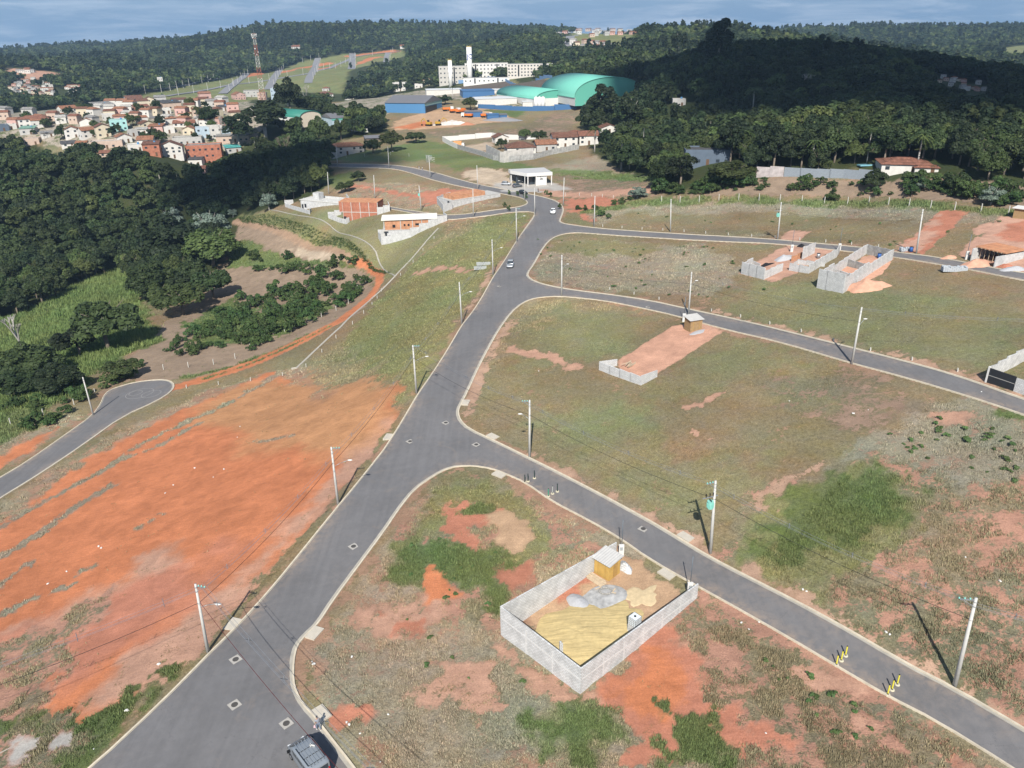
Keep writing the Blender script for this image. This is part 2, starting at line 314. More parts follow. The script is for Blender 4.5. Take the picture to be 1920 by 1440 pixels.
patch('pink', [(745,790),(700,860),(610,970),(500,1075),(395,1180),(300,1270),(180,1350),(130,1330),(260,1220),(400,1100),(540,980),(640,860),(720,780)], 2.5, 5, 6)
patch('pink', [(0,1190),(120,1130),(300,1040),(330,1060),(200,1130),(60,1210)], 2, 6, 6)
patch('red', [(60,1180),(300,1070),(420,1050),(380,1130),(200,1230),(80,1270)], 4, 8, 8)
patch('amber', [(560,728),(745,725),(735,790),(640,850),(520,850),(400,800),(400,762)], 5, 8, 8)
for q, w in (([(-50,1075),(60,1010),(120,965),(205,912)], 1.0), ([(-40,1010),(60,955),(130,915),(200,880),(260,835),(330,800),(420,760),(510,708)], .8), ([(150,905),(220,865),(300,835),(380,790)], .35),
             ([(265,985),(292,968)], .5), ([(150,1075),(178,1060)], .5), ([(-20,1110),(50,1060)], .7), ([(0,1155),(60,1125)], .6), ([(100,1110),(133,1098)], .4), ([(470,830),(560,815)], .2)):
    strip('drygrey', q, w, .3, 1.6, 1.2)
patch('tuft', [(-200,1250),(0,1205),(100,1170),(150,1120),(212,1108),(180,1165),(120,1200),(140,1240),(70,1340),(0,1400),(-100,1400)], .8, 3, 2)
patch('lush', [(-200,1380),(0,1340),(60,1355),(160,1340),(260,1290),(330,1240),(300,1300),(160,1440),(-100,1700)], 1, 4, 2)
patch('tuft', [(-200,1400),(0,1380),(120,1350),(200,1370),(120,1440),(-100,1600)], 1, 4, 2)
patch('grey', [(20,1385),(75,1385),(60,1420),(10,1420)], .4, 1.5); patch('grey', [(100,1375),(140,1378),(130,1395),(100,1395)], .3, 1.2)
patch('mown', [(180,1440),(300,1305),(391,1210),(450,1140),(570,1000),(630,930),(700,845),(770,745),(760,790),(700,870),(580,1018),(391,1230),(200,1425)], .4, .8)
# the wedge with the walled lot
patch('dry', [(885,880),(960,890),(1110,978),(1320,1105),(1567,1247),(1900,1440),(2000,1600),(800,1640),(655,1440),(548,1290),(550,1215),(625,1125),(770,925)], 1, 2)
patch('tuft', [(1240,1130),(1320,1105),(1567,1247),(1900,1440),(2000,1600),(1400,1600),(1250,1400),(1320,1260)], 1, 4, 3)
patch('mown', [(885,880),(940,888),(1060,960),(1020,950),(930,900),(860,905),(780,940),(700,1050),(590,1210),(575,1290),(640,1390),(600,1360),(548,1280),(560,1190),(690,1040),(780,915)], .5, 1.2)
patch('tuft', [(840,910),(920,900),(1010,950),(1090,1000),(1140,1030),(1000,1090),(940,1130),(930,1160),(800,1170),(730,1080),(740,1020)], 1, 4, 3)
patch('slope', [(830,905),(920,900),(1000,960),(1060,1040),(980,1060),(900,960),(800,1000),(740,1040)], 1, 3)
patch('lush', [(735,1050),(780,1010),(830,1020),(880,1030),(935,1020),(960,1060),(945,1100),(870,1100),(850,1080),(800,1090),(740,1110)], .6, 2.5)
patch('red', [(835,945),(900,935),(935,965),(900,985),(880,1020),(850,1020)], .6, 2.5); patch('tan', [(915,960),(960,960),(1000,1000),(985,1030),(940,1040),(925,1000)], .5, 2)
patch('red', [(940,1060),(990,1060),(1000,1085),(960,1110),(935,1090)], .6, 2); patch('orange', [(800,1060),(840,1075),(850,1120),(815,1130),(790,1090)], .6, 2.5)
patch('lush', [(900,1090),(950,1095),(935,1145),(905,1150)], .5, 1.5); patch('lush', [(860,960),(905,940),(925,955),(880,970)], .4, 1.2)
patch('pink', [(700,1130),(820,1130),(850,1180),(760,1215),(670,1180)], 1, 4); patch('red', [(720,1160),(790,1150),(800,1190),(740,1200)], .6, 3)
patch('drygrey', [(580,1215),(680,1190),(800,1220),(960,1200),(1050,1330),(1050,1440),(760,1440),(640,1340)], 1.2, 4)
patch('pink', [(800,1240),(880,1230),(930,1290),(880,1340),(800,1310)], 1.2, 6); patch('red', [(620,1320),(700,1300),(720,1340),(650,1360)], .6, 3)
patch('pink', [(920,1200),(1020,1260),(1080,1310),(1140,1300),(1180,1280),(1120,1330),(1060,1330),(960,1260)], .6, 2)
patch('red', [(1110,1290),(1180,1240),(1230,1175),(1270,1200),(1300,1260),(1330,1330),(1290,1440),(1180,1440),(1200,1370),(1140,1320)], .6, 2.5)
patch('orange', [(1150,1290),(1220,1220),(1260,1250),(1280,1330),(1240,1380),(1180,1320)], 1, 3)
patch('red', [(1300,1330),(1380,1340),(1460,1380),(1440,1440),(1330,1440)], .6, 4); patch('lush', [(1000,1360),(1110,1330),(1190,1360),(1180,1400),(1080,1420),(1000,1400)], 1, 4)
patch('lush', [(1280,1340),(1350,1350),(1390,1400),(1350,1440),(1260,1430)], .8, 5, 2)
patch('pink', [(1500,1240),(1560,1270),(1620,1300),(1570,1290),(1500,1262)], .5, 2); patch('pink', [(1590,1320),(1680,1360),(1620,1370)], .5, 2); patch('red', [(1760,1385),(1800,1410),(1820,1440),(1780,1430)], .5, 2)
# walled lot floor
patch('tan', [(985,1140),(1155,1030),(1265,1090),(1300,1105),(1195,1185),(1090,1235),(1000,1170)], .6, 1)
patch('red', [(1020,1115),(1110,1050),(1140,1060),(1120,1090),(1060,1130)], .5, 1.5); patch('mown2', [(1200,1070),(1225,1045),(1310,1098),(1280,1105)], .5, 1.5)
# big mown block and the rough ground right of it
patch('sloped', [(880,700),(940,600),(990,560),(1060,560),(1190,580),(1100,640),(960,650),(900,760)], 2, 6)
patch('mown2', [(960,640),(1060,575),(1250,600),(1130,670),(960,700)], 2, 6)
patch('mown', [(885,790),(905,700),(1120,700),(1420,650),(1700,720),(1900,790),(1600,870),(1400,950),(1340,1020),(1060,880)], 1, 3)
patch('mown2', [(1250,680),(1400,640),(1500,680),(1380,720),(1180,760)], 2, 7)
patch('mown2', [(1000,800),(1150,760),(1300,860),(1450,870),(1400,930),(1250,960),(1080,880)], 3, 8)
patch('brown', [(1420,700),(1620,700),(1740,770),(1640,810),(1520,760)], 3, 8)
strip('pink', [(960,655),(1030,668),(1080,690)], 1.2, .8, 2)
for q in ([(1280,770),(1335,745)],[(1310,762),(1360,735)],[(1300,810),(1340,825)]): strip('pink', q, .35, .2, 1.2)
patch('drygrey', [(1560,870),(1700,780),(1800,750),(1960,800),(1960,960),(1780,950),(1640,900)], 1, 4)
patch('tuft', [(1400,930),(1500,890),(1650,850),(1800,920),(1960,900),(1960,1380),(1900,1340),(1700,1235),(1500,1125),(1340,1040),(1370,985)], .8, 3, 3)
patch('slope', [(1400,1010),(1380,1045),(1480,1100),(1540,1100),(1640,1060),(1720,1000),(1700,900),(1580,880),(1440,940)], 1, 4)
patch('lush', [(1430,975),(1500,905),(1640,875),(1705,890),(1690,960),(1600,1020),(1480,1030)], 1.5, 6, 3)
patch('farlot', [(1850,96),(1925,84),(1990,92),(1900,112)], 10, 20, 20)
patch('lush', [(1390,1000),(1460,1020),(1480,1060),(1400,1050)], 1, 3)
strip('verge', [(1400,965),(1440,925),(1490,895),(1540,868)], .7, .6, 1.6); patch('pink', [(1740,770),(1830,770),(1800,790),(1740,785)], .6, 2)
patch('lush', [(1860,745),(1925,765),(1950,790),(1880,780)], .6, 3)
# bare building lots
patch('pad', [(1158,676),(1263,611),(1300,606),(1356,622),(1236,699),(1204,722),(1160,698)], .15, .3)
patch('peach', [(1385,512),(1440,480),(1490,452),(1575,462),(1500,512),(1450,530)], .25, 1); patch('peach', [(1550,535),(1640,470),(1680,478),(1590,548)], .4, 1)
patch('peach', [(1462,450),(1478,432),(1520,434),(1500,452)], .25, .6)
patch('red', [(1682,468),(1765,394),(1815,397),(1730,478)], .3, 1.2); patch('peach', [(1680,472),(1735,425),(1768,396),(1758,420),(1720,470)], .6, 3)
patch('peach', [(1800,480),(1870,408),(1960,398),(1960,520),(1860,492)], .4, 1.4); patch('red', [(1870,450),(1890,418),(1960,410),(1960,460)], .6, 1.5)
patch('peach', [(1825,430),(1860,415),(1860,430),(1830,440)], .4, 1)
patch('peach', [(1300,618),(1280,608),(1310,603),(1355,618)], .4, .8)
strip('verge', [(1330,583),(1420,606),(1560,640),(1700,675),(1850,720),(1920,745)], .9, .5, 3, 2)
strip('verge', [(1000,862),(1100,905),(1200,960),(1300,1020)], 1.0, .5, 3, 2); strip('verge', [(1400,1075),(1560,1160),(1700,1235),(1900,1345)], .8, .5, 2.5, 2)
strip('verge', [(880,770),(900,700),(930,640),(960,600)], 1.2, .7, 2.5, 2)
strip('verge', [(860,600),(900,545),(940,490)], .7, .5, 2, 2)
# yard and lots in the middle distance
patch('tan', [(735,228),(820,206),(900,202),(965,212),(960,226),(870,236),(800,243),(740,244)], 1.5, 3); patch('orange', [(735,240),(800,226),(812,234),(770,242)], 1, 3)
patch('brown', [(790,250),(930,238),(920,262),(830,264)], 2, 6); patch('brown', [(900,262),(1050,205),(1090,212),(1050,262),(960,275)], 2, 5)
patch('pale', [(870,275),(920,265),(925,275),(900,290)], 1, 3); patch('lush', [(895,205),(985,208),(970,222)], 1, 3)
patch('orange', [(1490,222),(1512,215),(1520,225)], 2, 4); patch('pink', [(1340,272),(1360,262),(1372,290)], 2, 3); patch('dry', [(1280,300),(1320,265),(1350,272),(1330,290)], 3, 5)
patch('bank', [(862,163),(900,156),(960,152),(1036,152),(1040,170),(960,170),(862,174)], 1, 2, 5)
strip('slope', [(862,160),(900,153),(960,150),(1036,150)], 3, 1, 3)
patch('farlot', [(230,188),(330,165),(440,145),(560,118),(640,102),(755,94),(762,104),(700,118),(655,135),(640,175),(560,172),(470,190),(400,192)], 4, 10, 25)
patch('farlot', [(1060,95),(1045,70),(1100,62),(1200,72),(1170,95)], 6, 20, 25); patch('farlot', [(1640,92),(1760,105),(1700,90)], 6, 15, 25)
for q in ([(520,138),(560,128),(610,120)],[(600,130),(625,124),(632,122)],[(660,105),(720,97),(750,96)],[(668,122),(690,112),(705,108)],[(455,145),(485,138)]): strip('orange', q, 9, 3, 16, 20)
patch('pink', [(20,128),(110,140),(112,148),(60,150),(0,142)], 6, 20, 20); patch('tan', [(1780,88),(1850,100),(1790,96)], 5, 10)
patch('farlot', [(10,84),(60,78),(50,84)], 8, 10, 20); patch('farlot', [(1850,95),(1920,85),(1990,95),(1900,108)], 10, 20, 20)
strip('tan', [(1635,90),(1700,95),(1760,105),(1795,115)], 8, 4, 14)
for q in ([(300,102),(326,101)],[(344,105),(358,106)],[(170,112),(200,108)]): strip('farlot', q, 16, 5, 14)
patch('pink', [(1060,88),(1110,82),(1160,88),(1120,96)], 6, 14)

def paint(x, y):
    x = np.asarray(x, float).ravel(); y = np.asarray(y, float).ravel(); n = x.size
    out = np.empty((n, 9)); T = TYPES['mown']; out[:] = [*T[0], *T[1], T[2], T[3], T[4]]
    wx = (fbm(x/2.2, y/2.2, 301, 4, .6)-.5)*2.6+(fbm(x/.55, y/.55, 303, 2)-.5)*.9; wy = (fbm(x/2.2, y/2.2, 302, 4, .6)-.5)*2.6+(fbm(x/.55, y/.55, 304, 2)-.5)*.9
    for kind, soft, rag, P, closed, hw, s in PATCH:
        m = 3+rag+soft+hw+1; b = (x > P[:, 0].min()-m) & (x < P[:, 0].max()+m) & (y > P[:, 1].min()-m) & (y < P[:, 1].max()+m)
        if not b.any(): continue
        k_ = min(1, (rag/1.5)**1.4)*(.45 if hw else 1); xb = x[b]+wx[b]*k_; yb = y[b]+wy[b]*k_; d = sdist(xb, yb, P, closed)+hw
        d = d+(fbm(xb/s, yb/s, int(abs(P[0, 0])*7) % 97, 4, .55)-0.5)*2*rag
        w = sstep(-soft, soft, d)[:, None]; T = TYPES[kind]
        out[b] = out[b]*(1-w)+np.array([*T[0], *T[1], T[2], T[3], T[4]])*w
    b = (np.abs(x) < 200) & (y < 430)
    xb = x[b]; yb = y[b]; dr = np.maximum(sdist(xb, yb, ROADW), sdist(xb, yb, CULW))
    road = np.full(n, -1e3); road[b] = dr
    # worn verge
    v = sstep(-2.2, -.6, road+(fbm(x/1.7, y/1.7, 3)-.5)*2.4)*sstep(.35, .62, fbm(x/6, y/6, 8))
    out[:, 6] *= 1-.55*v; out[:, 8] *= 1-.6*sstep(-3, -1, road); out[:, 7] *= 1-.5*sstep(-2, -.5, road)
    # slow colour drift
    k = (fbm(x/14, y/14, 21, 4)-.5); out[:, 3:6] *= (1+.5*k)[:, None]; out[:, 3] *= 1+.35*(fbm(x/9, y/9, 31)-.5)
    k = (fbm(x/5, y/5, 41, 4)-.5); out[:, 0:3] *= (1+.35*k)[:, None]
    out[:, 6] = np.clip(out[:, 6]+(fbm(x/7, y/7, 51, 4)-.5)*.55*(out[:, 6] > .1)+(fbm(x/1.6, y/1.6, 57, 4, .6)-.5)*.75*sstep(.02, .3, out[:, 6])*(1-sstep(.85, 1, out[:, 6])), 0, 1)
    return out, road

# grid: spacing grows with distance from the camera
ts = np.concatenate([np.linspace(-1.5, -.76, 40)[:-1], np.arange(-.76, .7601, .0031), np.linspace(.76, 1.5, 40)[1:]])
ss = np.concatenate([np.linspace(-240, 44, 50), 46*np.exp(np.arange(0, math.log(4300/46.), .0052))])
TT, SS = np.meshgrid(ts, ss)
GX = TT*(np.maximum(SS, 44)+6)*1.0*np.where(SS < 44, 1+(44-SS)/40, 1); GY = SS-26
print('grid', GX.shape)
GZ = hbase(GX, GY)
cov, road = paint(GX, GY)
rd = road.reshape(GX.shape)
rough = cov[:, 7].reshape(GX.shape)
off = 1-sstep(-1.2, -.2, rd)
near = 1-sstep(250, 500, GY)
GZ = GZ+off*near*((fbm(GX/2.6, GY/2.6, 61, 3)-.5)*.30*np.clip(rough, .12, 1)+(fbm(GX/.7, GY/.7, 71, 2)-.5)*.16*np.clip(rough, .1, 1.2))
GZ = GZ-.16*sstep(-.1, .3, rd)
def grid_mesh(name, X, Y, Z):
    ny, nx = X.shape; me = bpy.data.meshes.new(name)
    me.vertices.add(nx*ny); me.vertices.foreach_set('co', np.stack([X, Y, Z], -1).astype(np.float32).ravel())
    i = np.arange(ny-1)[:, None]*nx+np.arange(nx-1)[None]; q = np.stack([i, i+1, i+nx+1, i+nx], -1).reshape(-1, 4)
    me.loops.add(q.size); me.loops.foreach_set('vertex_index', q.ravel().astype(np.int32))
    me.polygons.add(len(q)); me.polygons.foreach_set('loop_start', (np.arange(len(q))*4).astype(np.int32))
    me.polygons.foreach_set('use_smooth', np.ones(len(q), bool)); me.update(calc_edges=True); return me
gm = grid_mesh('ground', GX, GY, GZ)
def add_attr(me, name, arr):
    a = me.attributes.new(name, 'FLOAT_COLOR', 'POINT'); a.data.foreach_set('color', np.concatenate([arr, np.ones((len(arr), 1))], 1).astype(np.float32).ravel())
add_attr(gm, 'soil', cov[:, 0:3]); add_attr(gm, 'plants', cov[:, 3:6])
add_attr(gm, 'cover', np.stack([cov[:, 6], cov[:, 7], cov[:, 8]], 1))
ground = bpy.data.objects.new('ground', gm); COL.objects.link(ground); ground['kind'] = 'structure'
m, t, b = new_mat('ground'); L = t.links.new; N = t.nodes.new
b.inputs['Roughness'].default_value = .95; b.inputs['Specular IOR Level'].default_value = .12
def attr(nm): a = N('ShaderNodeAttribute'); a.attribute_name = nm; return a
aS, aP, aC = attr('soil'), attr('plants'), attr('cover'); sc = N('ShaderNodeSeparateColor'); L(aC.outputs['Color'], sc.inputs[0])
geo = N('ShaderNodeNewGeometry')
def noise(scale, det=6, rough_=.6, dist=0):
    q = N('ShaderNodeTexNoise'); q.inputs['Scale'].default_value = scale; q.inputs['Detail'].default_value = det; q.inputs['Roughness'].default_value = rough_; q.inputs['Distortion'].default_value = dist
    L(geo.outputs['Position'], q.inputs['Vector']); return q
def mth(op, a, b_, c=None):
    q = N('ShaderNodeMath'); q.operation = op
    for i, s in enumerate((a, b_, c)):
        if s is None: continue
        if isinstance(s, (int, float)): q.inputs[i].default_value = s
        else: L(s, q.inputs[i])
    return q.outputs[0]
def mrange(v, a0, a1, b0, b1):
    q = N('ShaderNodeMapRange'); L(v, q.inputs[0]); q.inputs[1].default_value = a0; q.inputs[2].default_value = a1; q.inputs[3].default_value = b0; q.inputs[4].default_value = b1; return q.outputs[0]
nf = noise(1.9, 8, .74, .4); nm_ = noise(.35, 7, .66, .5); nff = noise(5.5, 5, .8, .2); nl = noise(.05, 5, .6)
mpS = N('ShaderNodeMapping'); mpS.inputs['Rotation'].default_value = (0, 0, math.radians(-38)); mpS.inputs['Scale'].default_value = (.16, 2.4, 1); L(geo.outputs['Position'], mpS.inputs[0])
nst = N('ShaderNodeTexNoise'); nst.inputs['Scale'].default_value = 1; nst.inputs['Detail'].default_value = 7; nst.inputs['Roughness'].default_value = .68; nst.inputs['Distortion'].default_value = .8; L(mpS.outputs[0], nst.inputs['Vector'])
# plants where the noise falls under the cover fraction
comb = mth('ADD', mth('MULTIPLY', nf.outputs[0], .6), mth('MULTIPLY', nm_.outputs[0], .4))
thr = mrange(sc.outputs[0], 0, 1, .27, .73)
fac = mrange(mth('SUBTRACT', thr, comb), -.022, .028, 0, 1)
def scale_col(c, f):
    q = N('ShaderNodeVectorMath'); q.operation = 'SCALE'; L(c, q.inputs[0]); L(f, q.inputs['Scale']); return q.outputs[0]
soil = scale_col(aS.outputs['Color'], mth('MULTIPLY', mth('MULTIPLY', mrange(nm_.outputs[0], .3, .7, .80, 1.17), mrange(nff.outputs[0], .3, .7, .72, 1.26)), mrange(nst.outputs[0], .3, .7, .88, 1.10)))
pl = scale_col(aP.outputs['Color'], mth('MULTIPLY', mrange(nff.outputs[0], .3, .7, .52, 1.5), mrange(nf.outputs[0], .3, .7, .68, 1.34)))
hsv = N('ShaderNodeHueSaturation'); L(pl, hsv.inputs['Color']); L(mrange(nl.outputs[0], .35, .65, .476, .506), hsv.inputs['Hue']); L(mrange(nm_.outputs[0], .3, .7, .85, 1.2), hsv.inputs['Saturation'])
mix = N('ShaderNodeMix'); mix.data_type = 'RGBA'; L(fac, mix.inputs['Factor']); L(soil, mix.inputs['A']); L(hsv.outputs[0], mix.inputs['B'])
L(mix.outputs['Result'], b.inputs['Base Color'])
bp = N('ShaderNodeBump'); bp.inputs['Distance'].default_value = .25; L(mrange(sc.outputs[1], 0, 1.3, .12, .8), bp.inputs['Strength'])
L(mth('ADD', mth('MULTIPLY', nff.outputs[0], .5), nf.outputs[0]), bp.inputs['Height']); L(bp.outputs[0], b.inputs['Normal'])
gm.materials.append(m)

def zg(x, y):  # finished ground height near a point, without the fine bumps
    return hz(x, y)

# ------------------------------------------------------------------ roads
def densify(P, step):
    out = []
    for i in range(len(P)):
        a, c = P[i], P[(i+1) % len(P)]; k = max(1, int(math.hypot(*(c-a))/step))
        out += [a+(c-a)*j/k for j in range(k)]
    return np.array(out)
def smooth_closed(P, it=1):                  # round the traced corners a little
    for _ in range(it):
        Q = []
        for i in range(len(P)):
            a, c = P[i], P[(i+1) % len(P)]; Q += [a*.75+c*.25, a*.25+c*.75]
        P = np.array(Q)
    return P
def drape(name, P, step, dz):
    E = densify(P, step); x0, y0 = E.min(0); x1, y1 = E.max(0)
    st = step*1.3; gx, gy = np.meshgrid(np.arange(x0, x1, st), np.arange(y0, y1, st)); gx = gx.ravel(); gy = gy.ravel()
    ins = sdist(gx, gy, E) > step*.6; pts = np.concatenate([E, np.stack([gx[ins], gy[ins]], 1)])
    n = len(E); r = delaunay_2d_cdt([Vector(p) for p in pts], [(i, (i+1) % n) for i in range(n)], [list(range(n))], 1, 1e-4)
    V = np.array([tuple(v) for v in r[0]]); Z = hbase(V[:, 0], V[:, 1])+dz
    me = bpy.data.meshes.new(name); me.from_pydata(np.column_stack([V, Z]).tolist(), [], [tuple(f) for f in r[2]])
    cx = me; me.polygons.foreach_set('use_smooth', np.ones(len(me.polygons), bool)); me.update()
    if me.polygons and sum(p.normal.z for p in me.polygons) < 0: me.flip_normals()
    ed = np.exp(-np.maximum(sdist(V[:, 0], V[:, 1], E), 0)/.9)*sstep(.3, .65, fbm(V[:, 0]/6, V[:, 1]/6, 77, 3)); add_attr(me, 'edge', np.stack([ed]*3, 1))
    o = bpy.data.objects.new(name, me); COL.objects.link(o); return o, E
def edge_strip(name, P, profile, material, closed=True):
    """sweep a (sideways, up) profile along a traced edge; positive sideways is away from the tarmac"""
    n = len(P); V = []; F = []; k = len(profile)
    area = 0.5*sum(P[i][0]*P[(i+1) % n][1]-P[(i+1) % n][0]*P[i][1] for i in range(n)) if closed else 1
    sg = 1 if area > 0 else -1
    T = np.roll(P, -1, 0)-np.roll(P, 1, 0)
    if not closed: T[0] = P[1]-P[0]; T[-1] = P[-1]-P[-2]
    T /= np.linalg.norm(T, axis=1)[:, None]+1e-9; Nn = np.stack([T[:, 1], -T[:, 0]], 1)*sg
    Z = hbase(P[:, 0], P[:, 1])
    for i in range(n):
        for a, h in profile: V.append((P[i][0]+Nn[i][0]*a, P[i][1]+Nn[i][1]*a, Z[i]+h))
    for i in range(n if closed else n-1):
        j = (i+1) % n
        for q in range(k-1): F.append((i*k+q, j*k+q, j*k+q+1, i*k+q+1))
    me = bpy.data.meshes.new(name); me.from_pydata(V, [], F); me.update(); me.materials.append(material)
    o = bpy.data.objects.new(name, me); COL.objects.link(o); return o
m, t, b = new_mat('asphalt'); L = t.links.new; N = t.nodes.new; geo = N('ShaderNodeNewGeometry')
b.inputs['Roughness'].default_value = .82; b.inputs['Specular IOR Level'].default_value = .35
na = noise(.12, 6, .6, .6); nb = noise(1.1, 6, .65, .4); nc = noise(14, 3, .7)
mp_ = N('ShaderNodeMapping'); mp_.inputs['Rotation'].default_value = (0, 0, math.radians(10)); mp_.inputs['Scale'].default_value = (1.5, .035, 1); L(geo.outputs['Position'], mp_.inputs[0])
ns = N('ShaderNodeTexNoise'); ns.inputs['Scale'].default_value = 1; ns.inputs['Detail'].default_value = 4; L(mp_.outputs[0], ns.inputs['Vector'])
f1 = mth('MULTIPLY', mrange(na.outputs[0], .3, .7, .90, 1.12), mrange(nb.outputs[0], .3, .7, .93, 1.07))
f2 = mth('MULTIPLY', mrange(nc.outputs[0], .3, .7, .93, 1.07), mrange(ns.outputs[0], .35, .65, .95, 1.05))
cc = N('ShaderNodeRGB'); cc.outputs[0].default_value = (.136, .133, .135, 1); asp = scale_col(cc.outputs[0], mth('MULTIPLY', f1, f2))
dm = N('ShaderNodeMix'); dm.data_type = 'RGBA'; nd = noise(.23, 7, .65, 1.2); L(mrange(nd.outputs[0], .60, .76, 0, .38), dm.inputs['Factor']); L(asp, dm.inputs['A']); dm.inputs['B'].default_value = (.25, .20, .16, 1)
ae = attr('edge'); se = N('ShaderNodeSeparateColor'); L(ae.outputs['Color'], se.inputs[0]); dm2 = N('ShaderNodeMix'); dm2.data_type = 'RGBA'
L(mth('MULTIPLY', se.outputs[0], mrange(nb.outputs[0], .38, .62, .05, .75)), dm2.inputs['Factor']); L(dm.outputs['Result'], dm2.inputs['A']); dm2.inputs['B'].default_value = (.30, .225, .165, 1)
vo = N('ShaderNodeTexVoronoi'); vo.feature = 'DISTANCE_TO_EDGE'; vo.inputs['Scale'].default_value = .16; wq = N('ShaderNodeVectorMath'); wq.operation = 'ADD'; L(geo.outputs['Position'], wq.inputs[0]); nbv = noise(.6, 5, .7, .0); wsc = N('ShaderNodeVectorMath'); wsc.operation = 'SCALE'; L(nbv.outputs['Color'], wsc.inputs[0]); wsc.inputs['Scale'].default_value = 2.5; L(wsc.outputs[0], wq.inputs[1]); L(wq.outputs[0], vo.inputs['Vector'])
crk = mth('MULTIPLY', mrange(vo.outputs[0], 0, .006, .45, 0), mrange(na.outputs[0], .5, .6, 0, 1)); dm3 = N('ShaderNodeMix'); dm3.data_type = 'RGBA'; L(crk, dm3.inputs['Factor']); L(dm2.outputs['Result'], dm3.inputs['A']); dm3.inputs['B'].default_value = (.06, .058, .058, 1)
L(dm3.outputs['Result'], b.inputs['Base Color']); ASPH = m
_R = smooth_closed(ROADW, 1); _C = smooth_closed(CULW, 1)
ro, RE = drape('road', _R, 1.3, .035); ro.data.materials.append(ASPH); ro['kind'] = 'structure'
co, CE = drape('road', _C, 1.3, .035); co.data.materials.append(ASPH); co['kind'] = 'structure'
KERB = mat('kerb_concrete', (.52, .46, .36), .9, .22, 1.5)
GUT = mat('gutter_concrete', (.36, .335, .285), .9, .22, 1.1)
for E in (RE, CE):
    k = edge_strip('kerb', E, [(.0, -.2), (0, .14), (.19, .15), (.2, -.2)], KERB); k['kind'] = 'structure'
    k = edge_strip('gutter', E, [(-.36, .041), (.01, .043)], GUT); k['kind'] = 'structure'

# ------------------------------------------------------------------ mesh building helpers
class MB:
    def __init__(s): s.v = []; s.f = []; s.m = []; s.mi = 0
    def add(s, vs, fs):
        o = len(s.v); s.v += [tuple(map(float, v)) for v in vs]; s.f += [tuple(o+i for i in f) for f in fs]; s.m += [s.mi]*len(fs); return s
    def box(s, c, d, rz=0, top=1.0, bev=0):
        hx, hy, hz_ = d[0]/2, d[1]/2, d[2]/2; cs, sn = math.cos(rz), math.sin(rz); V = []
        for z, k in ((-hz_, 1), (hz_, top)):
            for x, y in ((-hx, -hy), (hx, -hy), (hx, hy), (-hx, hy)):
                x *= k; y *= k; V.append((c[0]+x*cs-y*sn, c[1]+x*sn+y*cs, c[2]+z))
        return s.add(V, [(3, 2, 1, 0), (4, 5, 6, 7), (0, 1, 5, 4), (1, 2, 6, 5), (2, 3, 7, 6), (3, 0, 4, 7)])
    def prism(s, poly, z0, z1):
        n = len(poly)
        if sum(poly[i][0]*poly[(i+1) % n][1]-poly[(i+1) % n][0]*poly[i][1] for i in range(n)) < 0: poly = poly[::-1]
        f0 = z0 if callable(z0) else (lambda x, y: z0); f1 = z1 if callable(z1) else (lambda x, y: z1)
        V = [(x, y, f0(x, y)) for x, y in poly]+[(x, y, f1(x, y)) for x, y in poly]
        return s.add(V, [tuple(range(n))[::-1], tuple(range(n, 2*n))]+[(i, (i+1) % n, n+(i+1) % n, n+i) for i in range(n)])
    def tube(s, a, b, r0, r1=None, n=8, cap=True):
        r1 = r0 if r1 is None else r1; a = Vector(a); b = Vector(b); d = (b-a).normalized()
        u = d.orthogonal().normalized(); w = d.cross(u); V = []
        for p, r in ((a, r0), (b, r1)):
            for i in range(n):
                q = 2*math.pi*i/n; V.append(p+(u*math.cos(q)+w*math.sin(q))*r)
        F = [(i, (i+1) % n, n+(i+1) % n, n+i) for i in range(n)]
        if cap: F += [tuple(range(n))[::-1], tuple(range(n, 2*n))]
        return s.add(V, F)
    def path(s, pts, rs, n=6):
        for i in range(len(pts)-1): s.tube(pts[i], pts[i+1], rs[i], rs[i+1], n, True)
        return s
    def ell(s, c, r, nu=8, nv=6, jit=0, rnd=None):
        V = [(c[0], c[1], c[2]-r[2])]
        for j in range(1, nv):
            t = math.pi*j/nv
            for i in range(nu):
                p = 2*math.pi*(i+.5*(j % 2))/nu; k = 1+(rnd.uniform(-jit, jit) if rnd else 0)
                V.append((c[0]+r[0]*math.sin(t)*math.cos(p)*k, c[1]+r[1]*math.sin(t)*math.sin(p)*k, c[2]-r[2]*math.cos(t)*k))
        V.append((c[0], c[1], c[2]+r[2])); F = [(0, 1+(i+1) % nu, 1+i) for i in range(nu)]
        for j in range(nv-2):
            a = 1+j*nu; F += [(a+i, a+(i+1) % nu, a+nu+(i+1) % nu, a+nu+i) for i in range(nu)]
        a = 1+(nv-2)*nu; F += [(a+i, a+(i+1) % nu, len(V)-1) for i in range(nu)]
        return s.add(V, F)
    def mesh(s, name, mats, smooth=False):
        me = bpy.data.meshes.new(name); me.from_pydata(s.v, [], s.f)
        for q in (mats if isinstance(mats, (list, tuple)) else [mats]): me.materials.append(q)
        if any(s.m): me.polygons.foreach_set('material_index', s.m)
        if smooth: me.polygons.foreach_set('use_smooth', [True]*len(me.polygons))
        me.update(); return me
    def build(s, name, mats, parent=None, smooth=False):
        o = bpy.data.objects.new(name, s.mesh(name, mats, smooth)); COL.objects.link(o)
        if parent: o.parent = parent
        return o
def tag(o, label, cat, group=None):
    o['label'] = label; o['category'] = cat
    if group: o['group'] = group
    return o
def thing(name, label, cat, loc=(0, 0, 0), rz=0, group=None, tilt=(0, 0)):
    o = bpy.data.objects.new(name, None); COL.objects.link(o); o.empty_display_size = .3
    o.location = loc; o.rotation_euler = (tilt[0], tilt[1], rz); return tag(o, label, cat, group)
